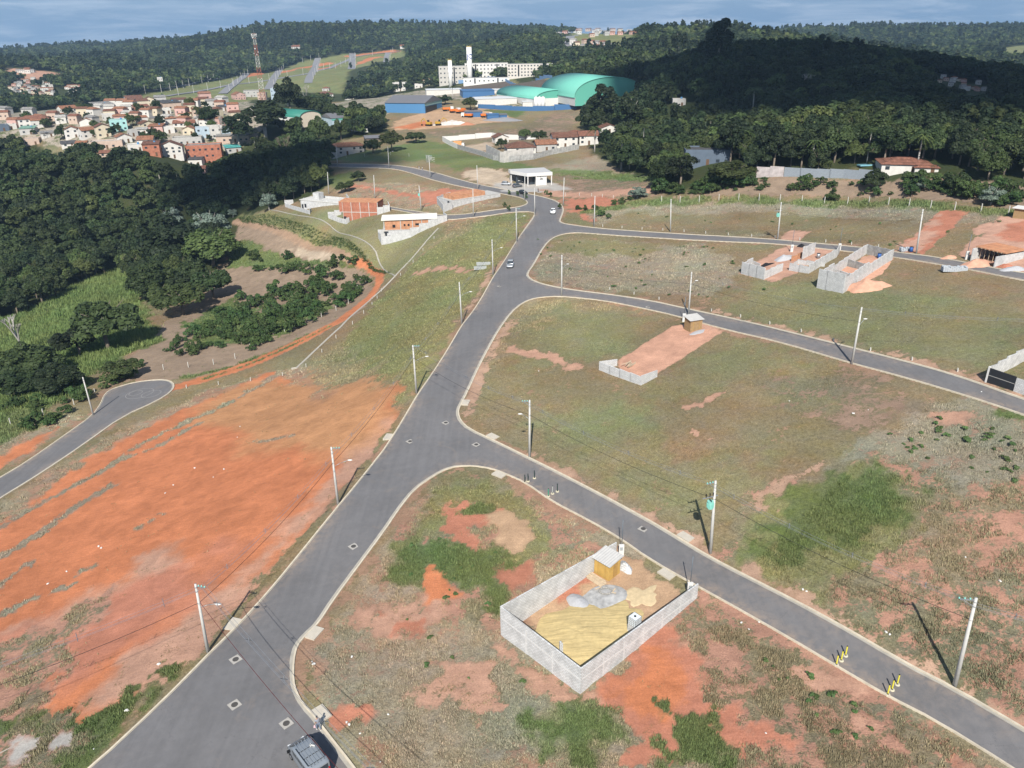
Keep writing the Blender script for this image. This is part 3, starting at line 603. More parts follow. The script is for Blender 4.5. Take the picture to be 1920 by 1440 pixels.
def link(name, me, parent, loc=(0, 0, 0), rz=0, scale=None):
    o = bpy.data.objects.new(name, me); COL.objects.link(o); o.parent = parent; o.location = loc; o.rotation_euler.z = rz
    if scale: o.scale = scale
    return o
def copy_thing(root, loc, rz=0, label=None, group=None, scale=None, tilt=None):
    r = root.copy(); COL.objects.link(r); r.location = loc; r.rotation_euler = ((tilt[0], tilt[1]) if tilt else (0, 0))+(rz,)
    if label: r['label'] = label
    if group: r['group'] = group
    if scale: r.scale = (scale,)*3 if isinstance(scale, (int, float)) else scale
    for ch in list(root.children):
        c = ch.copy(); COL.objects.link(c); c.parent = r
        for q in list(ch.children):
            d = q.copy(); COL.objects.link(d); d.parent = c
    return r
def loc3(p, dz=0): return (float(p[0]), float(p[1]), float(p[2])+dz)
def ang(a, b): return math.atan2(b[1]-a[1], b[0]-a[0])

# ------------------------------------------------------------------ materials for built things
CONC = mat('pole_concrete', (.47, .465, .44), .85, .12, 2.0)
STEEL = mat('galvanised_steel', (.36, .38, .40), .5, .1, 4, metal=.6)
BLACK = mat('black_plastic', (.012, .012, .013), .5, .1)
TEAL = mat('transformer_paint', (.22, .52, .45), .5, .08)
WHITE = mat('white_paint', (.60, .59, .565), .7, .08, 1.2)
CABLE = mat('cable_grey', (.20, .22, .25), .6, .1)
CABLED = mat('cable_black', (.02, .02, .022), .6, .1)
BLOCK = block_mat('concrete_block', (.60, .605, .60), (.50, .505, .505), (.38, .375, .36), .4, .2, .03, var=.2)
BLOCKD = block_mat('weathered_block', (.40, .40, .385), (.33, .33, .32), (.27, .265, .25), .4, .2, .02, var=.35)
BRICK = block_mat('red_brick', (.40, .135, .075), (.33, .11, .065), (.38, .22, .16), .3, .2, .02)
BRICKO = block_mat('orange_brick', (.52, .24, .12), (.44, .19, .10), (.44, .30, .2), .3, .2, .02)
RC = mat('raw_concrete', (.42, .41, .385), .9, .2, 1.4)
MORT = mat('mortar_grey', (.36, .36, .355), .95, .45, 1.6, bump=.3)
WOOD = mat('plywood_yellow', (.47, .30, .085), .75, .22, 1.6)
TIMBER = mat('bare_timber', (.50, .40, .28), .85, .25, 3)
DARK = mat('dark_opening', (.02, .022, .025), .4, .1)
GLASS = mat('window_glass', (.035, .045, .055), .12, .1, spec=.6)

# ------------------------------------------------------------------ utility poles and lines
HT = 9.3
def pole_parts(root, H, arm=None, lamp=0, trafo=False, face=0.0):
    k = H/9.3
    b = MB(); b.tube((0, 0, -.5), (0, 0, H), .20*k, .115*k, 12); b.build('shaft', CONC, root, True)
    for z in (H-.45, H-.95, H-2.5): MB().tube((0, 0, z), (0, 0, z+.05), .165, .165, 10).build('clamp', STEEL, root)
    if arm:
        b = MB(); L_ = 1.0
        b.box((arm*L_*.5*math.cos(face), arm*L_*.5*math.sin(face), H-.25), (L_+.3, .09, .09), face); b.tube((0, 0, H-1.0), (arm*L_*.8*math.cos(face), arm*L_*.8*math.sin(face), H-.28), .02, n=6)
        o = b.build('crossarm', STEEL, root)
        for q in (.35, .7, 1.05):
            c = MB(); x, y = arm*q*math.cos(face), arm*q*math.sin(face)
            c.tube((x, y, H-.2), (x, y, H-.03), .05, .05, 8).tube((x, y, H-.17), (x, y, H-.13), .085, .085, 8).tube((x, y, H-.1), (x, y, H-.07), .075, .07, 8)
            c.build('insulator', TEAL, o, True)
    if lamp:
        b = MB(); z = H*.66; e = (lamp*2.1*math.cos(face), lamp*2.1*math.sin(face), z+1.0)
        b.path([(0, 0, z), (lamp*.9*math.cos(face), lamp*.9*math.sin(face), z+.55), e], [.035, .035, .03], 6); o = b.build('lamp_arm', STEEL, root, True)
        b = MB(); b.ell((e[0]+lamp*.22*math.cos(face), e[1]+lamp*.22*math.sin(face), e[2]+.0), (.36, .18, .09), 10, 6); b.build('lamp_head', WHITE, o, True)
    if trafo:
        sg = trafo; b = MB(); x, y = sg*.48*math.cos(face), sg*.48*math.sin(face); z = H-3.2
        b.tube((x, y, z-.45), (x, y, z+.45), .34, .34, 14)
        for q in range(-3, 4): b.box((x, y, z), (.86, .025, .62), face+q*.44)
        b.tube((x, y, z+.45), (x, y, z+.52), .38, .38, 14); o = b.build('transformer', TEAL, root)
        for q in (-.2, 0, .2):
            c = MB(); xx, yy = x-q*math.sin(face), y+q*math.cos(face); c.tube((xx, yy, z+.52), (xx, yy, z+.80), .05, .03, 8); c.build('bushing', BLACK, o, True)
        b = MB(); b.box((sg*.55*math.cos(face), sg*.55*math.sin(face), H-2.1), (2.0, .1, .1), face)
        o = b.build('cutout_arm', STEEL, root)
        for q in (.15, .6, 1.1):
            c = MB(); xx, yy = sg*q*math.cos(face), sg*q*math.sin(face); c.tube((xx, yy, H-2.05), (xx, yy, H-1.7), .055, .04, 8).box((xx, yy, H-1.72), (.12, .1, .28)); c.build('fuse_cutout', BLACK, o)
POLES = {}
def pole(key, bx, by, tx, ty, label, H=None, arm=None, lamp=0, trafo=False, face=0.0, group='power and lamp poles along the estate streets'):
    p = g(bx, by); h = H
    if h is None:
        lo, hi = 5, 15
        for _ in range(30):
            h = (lo+hi)/2
            if proj(p+np.array([0, 0, h]))[1] > ty: lo = h
            else: hi = h
        h = min(max(h, 7.6), 12.5)
    q = proj(p+np.array([0, 0, h])); w = mpp(p)                 # poles lean a little, as in the survey
    lean = max(-.05, min(.05, (tx-q[0])*w/h))
    root = thing('utility_pole', label, 'utility pole', loc3(p), 0, group, (0, lean))
    pole_parts(root, h, arm, lamp, trafo, face); POLES[key] = (p+np.array([lean*h, 0, h]), h); return root
pole('a1', 390, 1222, 366, 1095, 'thick grey concrete pole with crossed cables at the lower left road edge, nearest the camera', arm=1, lamp=1, face=-.25)
pole('a2', 634, 946, 621, 838, 'concrete street lamp pole beside the bare orange lot', lamp=1, arm=1, face=.05)
pole('a3', 781, 738, 774, 647, 'concrete pole where the orange lot meets the grass slope, cables crossing the road from it', lamp=1, arm=1)
pole('a4', 866, 607, 861, 529, 'concrete lamp pole on the grass slope edge of the main road', lamp=1)
pole('a5', 924.5, 516, 922.5, 449, 'concrete pole beside the low block walls left of the main road', lamp=1)
pole('a6', 969, 453, 967.5, 390, 'concrete pole with a small teal box left of the road bend', lamp=1, arm=1)
pole('a7', 1003, 403, 1002, 352, 'pale pole on the corner tip where the upper street joins')
pole('a8', 1056, 386, 1057.8, 333, 'tall pole at the outer kerb of the road bend')
pole('a9', 984, 376, 984, 326, 'lamp pole in front of the white shop building', lamp=-1, face=.4)
pole('b1', 1114, 425, 1115.6, 367.5, 'pole on the eroded orange bank by the first right-hand street')
pole('b2', 1257, 435, 1257.5, 373, 'straight pale pole with nothing on it on the upper right-hand street')
pole('b3', 1458, 449, 1465, 379, 'pole carrying a teal transformer on the upper right-hand street', trafo=-1)
pole('b4', 1718, 475, 1730, 392, 'leaning pale pole in front of the long red excavated lot')
pole('c1', 1053, 556, 1053.5, 478, 'pole at the corner of the middle right-hand street', lamp=.7, face=.5)
pole('c2', 1291, 590, 1297, 510, 'pole rising behind the small wooden hut on the middle street', lamp=.7, face=.6)
pole('c3', 1597, 682, 1616, 576, 'pale pole between the mown block and the middle street, its shadow across the tarmac', lamp=.7, face=.6)
pole('d1', 993, 857, 993, 750, 'grey pole on the big mown grass block by the near junction', arm=-1, lamp=-.6)
pole('d2', 1332, 1037, 1342, 915, 'pole with a teal transformer and black fuse cutouts facing the walled lot', H=10.2, arm=-1, trafo=-1, face=.3)
pole('d3', 1790, 1285, 1831, 1140, 'thick pole in the eroded red ground at the lower right', arm=-1.3, face=-.2, H=10.4)
pole('e1', 175, 778, 155, 707, 'leaning lone pole beside the dead-end turning circle')
pole('f1', 633, 312.5, 630, 274, 'pole on the upper street nearest the grey gabled farmhouse', lamp=1)
pole('f2', 729.5, 315, 727, 275, 'lamp pole on the far side street below the green meadow', lamp=1, face=.5)
pole('f3', 807, 333, 804, 291, 'pole with a cluttered frame of crossarms at its top', arm=1)
pole('f4', 896, 355, 894, 310, 'pole beside the pale bare patch before the shop')
pole('g1', 616.5, 364, 614.7, 327, 'pole standing behind the grey block house', H=9)
pole('g2', 703, 372, 700.6, 337, 'pole standing behind the red brick house', H=9)
pole('g3', 789.7, 395, 785.6, 348, 'pole with a teal box between the two lower house rows', trafo=-.6)
pole('g4', 887.5, 407, 886.7, 354.7, 'pole in front of the long block house with orange brick top')
# the frame of crossarms on one pole
pf = POLES['f3'][0]; b = MB(); base = np.array([0, 0, POLES['f3'][1]])
fr = thing('crossarm_frame', 'tangle of steel crossarms and brackets at the top of one upper street pole', 'crossarm frame', loc3(pf))
for i in range(7):
    zz = -.3-i*.38; b = MB(); b.box((0, .15, zz), (2.6-.2*(i % 3), .1, .1), .15*i); b.build('crossarm', STEEL, fr)
for i in range(5):
    b = MB(); b.tube((.4, 0, -.6-i*.3), (2.3, .3, -1.2-i*.35+.5*(i % 2)), .04, .04, 6); b.build('bracket', WHITE, fr)
b = MB()
for x in (-1.2, -.8, -.4): b.box((x, .1, -1.4), (.09, .09, 2.8))
b.box((-.8, .1, -.1), (1.0, .1, .08)); b.box((-.8, .1, -2.8), (1.0, .1, .08)); b.build('panel', STEEL, fr)

def span(a, b_, sag, offs, r, material, label, spacers=0, group='power lines between the poles'):
    a = np.array(a, float); b_ = np.array(b_, float); d = b_-a; side = np.array([-d[1], d[0], 0]); side /= np.linalg.norm(side)+1e-9
    root = MB(); n = 18
    for o in offs:
        pts = [a+d*i/n+side*o[0]+np.array([0, 0, o[1]-4*sag*(i/n)*(1-i/n)]) for i in range(n+1)]
        for i in range(n): root.tube(pts[i], pts[i+1], r, r, 4, False)
    for k in range(spacers):
        t_ = (k+.5)/spacers; c = a+d*t_+np.array([0, 0, -4*sag*t_*(1-t_)]); q = side*.34
        for s_ in (-1, 1): root.tube(c+q*s_+np.array([0, 0, -.3*s_]), c-q*s_+np.array([0, 0, .3*s_]), .03, .03, 4)
        root.tube(c+np.array([0, 0, -.34]), c+np.array([0, 0, .3]), .03, .03, 4)
    o = root.build('power_line', material); return tag(o, label, 'power line', group)
TRI = [(-.22, 0), (.22, 0), (0, -.3)]
def P_(k, dz=0, dx=0): p, h = POLES[k]; return p+np.array([dx, 0, dz])
def floor_pt(px, py, h): return g(px, py)+np.array([0, 0, h])
LN = [('a1', 'a2', 'beside the bare orange lot'), ('a2', 'a3', 'along the orange lot and up to the grass slope'), ('a3', 'a4', 'along the lower grass slope'), ('a4', 'a5', 'along the upper grass slope'), ('a5', 'a6', 'below the road bend'),
      ('d1', 'd2', 'over the big mown grass block'), ('d2', 'd3', 'over the eroded red ground at the right'), ('c1', 'c2', 'over the middle street'), ('c2', 'c3', 'along the middle street past the wooden hut'), ('b3', 'b4', 'above the upper street by the part-built houses')]
for a, b_, w in LN:
    near_ = a[0] in 'ad'
    span(P_(a, -.15, 1.0 if a[0] == 'a' else -.8), P_(b_, -.15, 1.0 if a[0] == 'a' else -.8), .9, TRI, .011, CABLE, 'triple high cable with spacers '+w, 4 if near_ else 2)
    span(P_(a, -2.4), P_(b_, -2.4), .8, [(0, 0)], .024, CABLED, 'single dark low cable '+w)
span(P_('a3', -.2, .6), P_('d1', -.2, -.6), 1.0, TRI, .011, CABLE, 'triple high cable crossing the main road above the near junction', 5)
span(P_('a3', -2.4), P_('d1', -2.4), 1.0, [(0, 0)], .024, CABLED, 'single dark low cable crossing the main road above the near junction')
vpt = floor_pt(760, 1640, 9.2)
span(P_('a1', -.2, .7), vpt, .9, TRI, .014, CABLE, 'triple high cable crossing the near road towards the parked van', 5)
span(P_('a1', -2.3), vpt+np.array([-1.5, 0, -2.0]), .9, [(0, 0)], .024, mat('cable_red', (.10, .02, .02)), 'dark red low cable crossing the near road towards the van')
span(P_('a1', -2.4), P_('a1', -2.6)+np.array([-26, -17, 0]), .9, [(0, 0)], .024, CABLED, 'single dark low cable leaving the picture at the lower left')
span(P_('a1', -.2, .8), P_('a1', -.2)+np.array([-26, -17, 0]), .9, TRI, .011, CABLE, 'triple high cable leaving the picture at the lower left', 4)
span(P_('d3', -.3, -1), P_('d3', -.3)+np.array([22, -9, 0]), .9, TRI, .011, CABLE, 'triple high cable leaving the picture at the right edge', 3)
span(P_('c3', -.2), P_('c3', -.2)+np.array([36, -12, 2]), .9, TRI, .011, CABLE, 'triple high cable running right from the middle street pole', 3)

# ------------------------------------------------------------------ walls
def wall_run(parent, pts, thick, h, material, name='wall', z0=None, coping=None, zb=-.4, th=None):
    """pts are local (x, y, ground z) of a run of wall; each bay is its own box so it can step with the ground"""
    for i in range(len(pts)-1):
        a, c = pts[i], pts[i+1]; L_ = math.hypot(c[0]-a[0], c[1]-a[1]); rz = ang(a, c); hh = h[i] if isinstance(h, (list, tuple)) else h
        zt = (max(a[2], c[2]) if z0 is None else z0)+hh; zl = min(a[2], c[2])+zb
        b = MB(); b.box((0, 0, (zt+zl)/2), (L_+thick*.98, thick, zt-zl)); me = b.mesh(name, material)
        o = link(name, me, parent, ((a[0]+c[0])/2, (a[1]+c[1])/2, 0), rz)
        if coping:
            b = MB(); b.box((0, 0, zt+.03), (L_+thick, thick+.04, .06)); link('coping', b.mesh('coping', coping), o)
def local(pts, o): return [(p[0]-o[0], p[1]-o[1], p[2]-o[2]) for p in pts]

# the walled lot beside the near street
A_ = g(1088, 1300); B_ = g(941, 1190); C_ = g(1152, 1030); D_ = g(1306, 1121)
print('lot', [np.round(q, 1) for q in (A_, B_, C_, D_)])
ea = (D_[:2]-A_[:2]); ea /= np.linalg.norm(ea); eb = np.array([-ea[1], ea[0]])
def lotp(u, v): q = A_[:2]+ea*u+eb*v; return np.array([q[0], q[1], hz(q[0], q[1])])
LU = np.linalg.norm(D_[:2]-A_[:2]); LV = abs((B_[:2]-A_[:2])@eb); print('lot size', LU, LV)
lot = thing('block_wall_enclosure', 'pale concrete block wall around the sandy building lot by the near street', 'block wall', loc3(A_))
zt = max(A_[2], B_[2])+2.45
ww = .15
def lot_wall(u0, v0, u1, v1, hz0, hz1, mname='wall', zt0=None, zt1=None, plinth=True):
    a = lotp(u0, v0); c = lotp(u1, v1); L_ = math.hypot(*(c-a)[:2]); rz = ang(a, c); n = 8; V = []
    b = MB(); hw_ = ww/2
    X = [L_*i/n for i in range(n+1)]
    for i in range(n+1):
        f = i/n; q = a+(c-a)*f; zb = hz(q[0], q[1])-.5-A_[2]; zt_ = hz0+(hz1-hz0)*f
        V += [(X[i], -hw_, zb), (X[i], hw_, zb), (X[i], hw_, zt_), (X[i], -hw_, zt_)]
    F = []
    for i in range(n):
        o = i*4; F += [(o, o+4, o+7, o+3), (o+1, o+2, o+6, o+5), (o+3, o+7, o+6, o+2), (o, o+1, o+5, o+4)]
    F += [(0, 3, 2, 1), (n*4, n*4+1, n*4+2, n*4+3)]
    b.add(V, F); o = link('wall', b.mesh('wall', BLOCK), lot, tuple(np.array([a[0], a[1], A_[2]])-A_), rz)
    # ring beam, pilaster bands and the pale top course
    for k in range(1, int(L_/3)):
        pb = MB(); x = L_*k/int(L_/3); zb = hz(*(a+(c-a)*x/L_)[:2])-A_[2]; z1_ = hz0+(hz1-hz0)*x/L_
        pb.box((x, -hw_-.004, (zb-.3+z1_-.6)/2), (.2, .02, z1_-.6-zb+.3)); link('pilaster', pb.mesh('pilaster', mat('pilaster_concrete', (.55, .545, .53), .9, .15)), o)
    pb = MB(); V = []
    for x, z_ in ((0, hz0), (L_, hz1)): V += [(x, -hw_-.012, z_-1.55), (x, -hw_, z_-1.55), (x, -hw_, z_-1.35), (x, -hw_-.012, z_-1.35)]
    pb.add(V, [(0, 4, 7, 3), (3, 7, 6, 2), (0, 1, 5, 4), (0, 3, 2, 1), (4, 5, 6, 7)]); link('tie_beam', pb.mesh('tie_beam', mat('pilaster_concrete', (.55, .545, .53))), o)
    return o
Za = 3.25
zB = hz(*lotp(0, LV)[:2])-A_[2]; zC = hz(*lotp(LU*1.0, LV)[:2])-A_[2]; zD = hz(*lotp(LU, 0)[:2])-A_[2]
lot_wall(ww/2+.005, 0, LU, 0, Za, zD+2.0)
lot_wall(0, LV-ww/2-.005, 0, -ww/2, Za+.2, Za+.01)
lot_wall(LU*.985, LV, -ww/2, LV, zC+1.9, Za+.25)
STEELD = mat('service_post_steel', (.12, .14, .16), .5, .1, metal=.4)
def post_with_meter(p, label, h=5.2):
    t_ = thing('meter_post', label, 'meter post', loc3(p), 0, 'service meter posts of building plots')
    b = MB(); b.box((0, 0, .75), (.62, .28, 1.9)); b.build('meter_pillar', WHITE, t_)
    b = MB(); b.box((-.02, -.16, 1.2), (.34, .06, .45)); b.build('meter_box', mat('meter_grey', (.3, .33, .34)), t_)
    b = MB(); b.tube((.05, .2, 0), (.05, .2, h), .06, .05, 8).tube((.05, .2, h-.25), (.3, .2, h-.25), .02, n=5); b.build('post', STEELD, t_, True)
post_with_meter(lotp(LU*.99+.2, LV-.6), 'steel service post and white meter pillar at the back corner of the walled lot')
post_with_meter(lotp(LU-.1, .9), 'steel service post and white meter pillar at the street corner of the walled lot')

def plane_patch(name, label, cat, c, rx, ry, h, material, rz=0, n=22, prof=1.4, ridge=0, seed=1, group=None, wob=.28):
    """a low heap: raised middle, ragged foot, laid on the ground"""
    V = []; F = []; R_ = 9
    def gz(x, y): return hz(x, y)
    cs, sn = math.cos(rz), math.sin(rz)
    for j in range(R_+1):
        f = j/R_
        for i in range(n):
            a = 2*math.pi*i/n; k = 1+wob*(vnoise(3+2*math.cos(a), 3+2*math.sin(a), seed)-.5)*2
            x = rx*f*k*math.cos(a); y = ry*f*k*math.sin(a); X = c[0]+x*cs-y*sn; Y = c[1]+x*sn+y*cs
            z = h*(1-f**prof)*(1+.35*(float(fbm(X*1.3, Y*1.3, seed, 3))-.5)*2*(f < .98))+ridge*math.sin(5.5*y)*(1-f)*(j < R_)
            V.append((X-c[0], Y-c[1], gz(X, Y)-c[2]+z+.03-.1*(j == R_)))
    for j in range(R_):
        for i in range(n): F.append((j*n+i, (j+1)*n+i, (j+1)*n+(i+1) % n, j*n+(i+1) % n))
    b = MB(); b.add(V, F); o = b.build(name, material, None, True); o.location = loc3(c); return tag(o, label, cat, group)
SAND = mat('yellow_sand', (.50, .39, .19), .95, .14, 2.2, bump=.5)
def streak(m, sx, sy, k):                     # raked or dragged streaks worked into a loose surface
    t = m.node_tree; b = t.nodes['Principled BSDF']; src = b.inputs['Base Color'].links[0].from_socket; tcn = t.nodes.new('ShaderNodeTexCoord'); mpn = t.nodes.new('ShaderNodeMapping'); mpn.inputs['Rotation'].default_value = (0, 0, -.55); mpn.inputs['Scale'].default_value = (sx, sy, 1); nz = t.nodes.new('ShaderNodeTexNoise'); nz.inputs['Scale'].default_value = 1; nz.inputs['Detail'].default_value = 6; nz.inputs['Distortion'].default_value = .5
    mr = t.nodes.new('ShaderNodeMapRange'); mr.inputs[1].default_value = .35; mr.inputs[2].default_value = .65; mr.inputs[3].default_value = 1-k; mr.inputs[4].default_value = 1+k*.6; sc_ = t.nodes.new('ShaderNodeVectorMath'); sc_.operation = 'SCALE'
    t.links.new(tcn.outputs['Object'], mpn.inputs[0]); t.links.new(mpn.outputs[0], nz.inputs['Vector']); t.links.new(nz.outputs[0], mr.inputs[0]); t.links.new(src, sc_.inputs[0]); t.links.new(mr.outputs[0], sc_.inputs['Scale']); t.links.new(sc_.outputs[0], b.inputs['Base Color'])
streak(SAND, .35, 5.0, .22)
GRAV = mat('grey_gravel', (.37, .375, .39), .95, .12, 6, bump=.5)
SOILP = mat('dug_soil', (.52, .29, .20), .95, .2, 1.5, bump=.6)
q = lotp(LU*.30, LV*.50); plane_patch('sand_heap', 'wide raked heap of yellow sand filling the near end of the walled lot', 'sand heap', q, LU*.27, LV*.43, .55, SAND, ang(A_, D_)+.12, 30, 1.6, .03, 5, wob=.16)
q = lotp(LU*.52, LV*.36); plane_patch('sand_heap', 'tongue of yellow sand spreading beside the water tank', 'sand heap', q, LU*.22, LV*.22, .22, SAND, ang(A_, D_)+.1, 26, 1.6, .02, 9)
q = lotp(LU*.50, LV*.80); plane_patch('gravel_heap', 'smooth pale grey gravel heap inside the walled lot', 'gravel heap', q, 1.7, 1.1, .45, GRAV, 2.2, 24, 1.7, 0, 3, wob=.1)
q = lotp(LU*.64, LV*.66); plane_patch('mortar_patch', 'splashed grey cement patch around the mixing ring', 'cement patch', q, 2.4, 1.8, .12, MORT, .4, 28, 1.2, 0, 14, wob=.5)
q = lotp(LU*.80, LV*.40); plane_patch('sand_heap', 'thin pale spill of sand near the street side of the lot', 'sand heap', q, 2.2, 1.6, .10, mat('pale_sand', (.52, .41, .25), .95, .2, 2), .4, 28, 1.2, 0, 24, wob=.5)
q = lotp(LU*.68, LV*.70); mr_ = thing('mixing_ring', 'round grey mortar mixing ring with planks on the cement patch', 'mixing ring', loc3(q, .12))
b = MB()
for i in range(16):
    a = 2*math.pi*i/16; c = 2*math.pi*(i+1)/16; b.tube((.75*math.cos(a), .55*math.sin(a), .12), (.75*math.cos(c), .55*math.sin(c), .12), .09, .09, 6)
b.build('rim', mat('ring_grey', (.30, .29, .27), .9, .3), mr_, True)
b = MB(); b.box((.95, .1, .1), (.7, .14, .06), .9).box((.85, -.35, .12), (.6, .12, .05), -.3).box((-.8, .5, .08), (.8, .1, .05), .5); b.build('plank', TIMBER, mr_)
# wooden site hut with corrugated roof, facing the lot
def hut(p, rz, w, d, h, label, roofm, wallm, door=True, slope=.28, over=.3):
    t_ = thing('site_hut', label, 'hut', loc3(p), rz, None)
    b = MB(); b.prism([(-w/2, -d/2), (w/2, -d/2), (w/2, d/2), (-w/2, d/2)], -.4, lambda x, y: h+slope*(y/d)); b.build('wall', wallm, t_)
    b = MB(); n = int((w+2*over)/.17); x0 = -w/2-over; V = []
    for i in range(n+1):
        x = x0+(w+2*over)*i/n; dz = .03*(i % 2)
        V += [(x, -d/2-over, h-slope*.5-slope*over/d+.06+dz), (x, d/2+over, h+slope*.5+slope*over/d+.06+dz)]
    m_ = len(V); V += [(v[0], v[1], v[2]-.05) for v in V[:m_]]
    F = [(2*i, 2*i+2, 2*i+3, 2*i+1) for i in range(n)]+[(m_+2*i+1, m_+2*i+3, m_+2*i+2, m_+2*i) for i in range(n)]
    F += [(2*i, m_+2*i, m_+2*i+2, 2*i+2) for i in range(n)]+[(2*i+1, 2*i+3, m_+2*i+3, m_+2*i+1) for i in range(n)]+[(0, 1, m_+1, m_), (2*n, m_+2*n, m_+2*n+1, 2*n+1)]
    b.add(V, F); b.build('roof', roofm, t_)
    if door:
        b = MB(); b.box((w/2+.012, .1, h*.43), (.03, .8, h*.8)); b.build('door', mat('door_wood', (.36, .22, .07), .8, .2), t_)
    for sx in (-1, 1):
        b = MB(); b.box((sx*w*.25, -d/2-.015, h*.5), (.05, .03, h*.9)); b.build('batten', mat('batten_wood', (.40, .25, .07), .8, .2), t_)
    return t_
ROOFW = mat('fibre_cement_pale', (.46, .45, .43), .85, .14, 1.2)
HB = g(1140, 1088)
hq = lotp(LU*.82, LV*.885)
hut(hq, ang(A_, D_)-math.pi/2+math.pi/2+.02-math.pi/2+math.pi*0, 2.3, 2.0, 2.35, 'yellow plywood site hut with pale corrugated roof inside the walled lot', ROOFW, WOOD)
# planks stacked beside the hut
q = lotp(LU*.72, LV*.875); st_ = thing('timber_stack', 'stack of pale timber boards leaning beside the yellow hut', 'timber stack', loc3(q), ang(A_, D_)-math.pi/2)
for k in range(9):
    b = MB(); b.box((random.uniform(-.15, .15), -.45+.11*k, .06+.05*(k % 3)+.02*k), (2.5+random.uniform(-.3, .2), .15, .045), random.uniform(-.03, .03)); b.build('board', TIMBER, st_)
# water tank cube on a block base
q = lotp(LU*.545, LV*.155); tk = thing('water_tank', 'white caged cube water tank standing on a block plinth by the lot wall', 'water tank', loc3(q), ang(A_, D_))
b = MB(); b.box((0, 0, .45), (1.05, 1.05, 1.1)); b.build('plinth', BLOCK, tk)
b = MB(); b.box((0, 0, 1.5), (.98, .98, .98), top=.97); b.build('tank', mat('tank_plastic', (.60, .64, .66), .5, .08), tk)
b = MB()
for z in (1.02, 1.25, 1.5, 1.75, 1.99):
    for a in range(4): b.tube([(-.51, -.51, z), (.51, -.51, z), (.51, .51, z), (-.51, .51, z)][a], [(.51, -.51, z), (.51, .51, z), (-.51, .51, z), (-.51, -.51, z)][a], .018, n=4)
for a in (-.51, -.25, 0, .25, .51):
    for s_ in (-.51, .51): b.tube((a, s_, 1.0), (a, s_, 2.0), .016, n=4); b.tube((s_, a, 1.0), (s_, a, 2.0), .016, n=4)
b.build('cage', STEEL, tk)
b = MB(); b.tube((0, 0, 1.98), (0, 0, 2.06), .12, .12, 12); b.build('cap', BLACK, tk)
q = lotp(LU*.12, LV*.42); sp = thing('block_stump', 'short broken block pier sticking out of the yellow sand', 'block pier', loc3(q), .2)
b = MB(); b.box((0, 0, .7), (.35, .25, 1.9)); b.build('lower_blocks', BLOCK, sp); b = MB(); b.box((-.06, 0, 1.78), (.2, .24, .28)); b.build('top_block', BLOCK, sp)
q = lotp(LU*.93, LV*.80); rb = plane_patch('block_pile', 'small pile of grey blocks and rubble behind the yellow hut', 'block pile', q, .8, 1.2, .9, BLOCK, .3, 14, 1.2, 0, 31, wob=.3)

# three-sided low block wall on the mown block, plus its hut
def px_wall(name, label, cat, px, h, thick=.16, material=BLOCK, coping=None, group=None, sub=3.0, zb=-.4, z0=None):
    P = G([p[0] for p in px], [p[1] for p in px]); o = P[0]
    t_ = thing(name, label, cat, loc3(o), 0, group); pts = []; hs_ = []
    for i in range(len(P)-1):
        n = max(1, int(round(np.linalg.norm((P[i+1]-P[i])[:2])/sub)))
        for k in range(n):
            q = P[i]+(P[i+1]-P[i])*k/n; pts.append((q[0], q[1], hz(q[0], q[1]))); hs_.append(h[i] if isinstance(h, (list, tuple)) else h)
    pts.append(tuple(P[-1])); wall_run(t_, local(pts, o), thick, hs_, material, 'wall', z0, coping, zb); return t_
px_wall('block_wall', 'low U-shaped grey block wall at the end of the bare pink strip', 'block wall', [(1156,686),(1124,694),(1202,722),(1231,707)], [1.3,1.5,1.3], sub=2.6)
hp = g(1299, 617); hut(hp, .35, 2.6, 2.2, 2.4, 'small brown wooden hut with a pale roof beside the middle street', ROOFW, mat('plywood_brown', (.30, .20, .10), .8, .25))
plane_patch('cement_patch', 'grey cement patch in front of the brown hut', 'cement patch', g(1308, 623), 1.9, .9, .1, GRAV, .5, 16, 1.2, 0, 41)
post_with_meter(g(1282, 603), 'steel service post and meter pillar beside the brown hut')
# little heaps of blocks
def block_pack(name, label, p, rz, nx, ny, nz, jag=.3, material=None, seed=0):
    r_ = random.Random(seed); t_ = thing(name, label, 'block stack', loc3(p), rz); n = 0
    b = MB()
    for i in range(nx):
        for j in range(ny):
            hk = nz-(1 if r_.random() < jag else 0)-(1 if r_.random() < jag*.5 else 0)
            for k in range(max(1, hk)): b.box((i*.42-nx*.21+r_.uniform(-.02, .02), j*.22-ny*.11, .1+k*.205), (.39, .19, .19), r_.uniform(-.04, .04))
    b.build('blocks', material or mat('loose_block', (.40, .43, .46), .9, .2), t_); return t_
block_pack('block_stack', 'stack of blue-grey concrete blocks on the grass by the upper street', g(1790, 508), -.12, 11, 6, 5, .45, seed=3)
block_pack('block_stack', 'rounded stack of grey blocks at the foot of the red excavation', g(1697, 470), .1, 5, 5, 4, .6, seed=4)
block_pack('block_stack', 'upper of the two low block stacks left of the main road', g(908, 497), .05, 9, 3, 4, .1, mat('loose_block2', (.38, .40, .39), .9, .2), 5)
block_pack('block_stack', 'lower of the two low block stacks left of the main road', g(902, 505), .05, 8, 3, 4, .1, mat('loose_block2', (.38, .40, .39), .9, .2), 6)

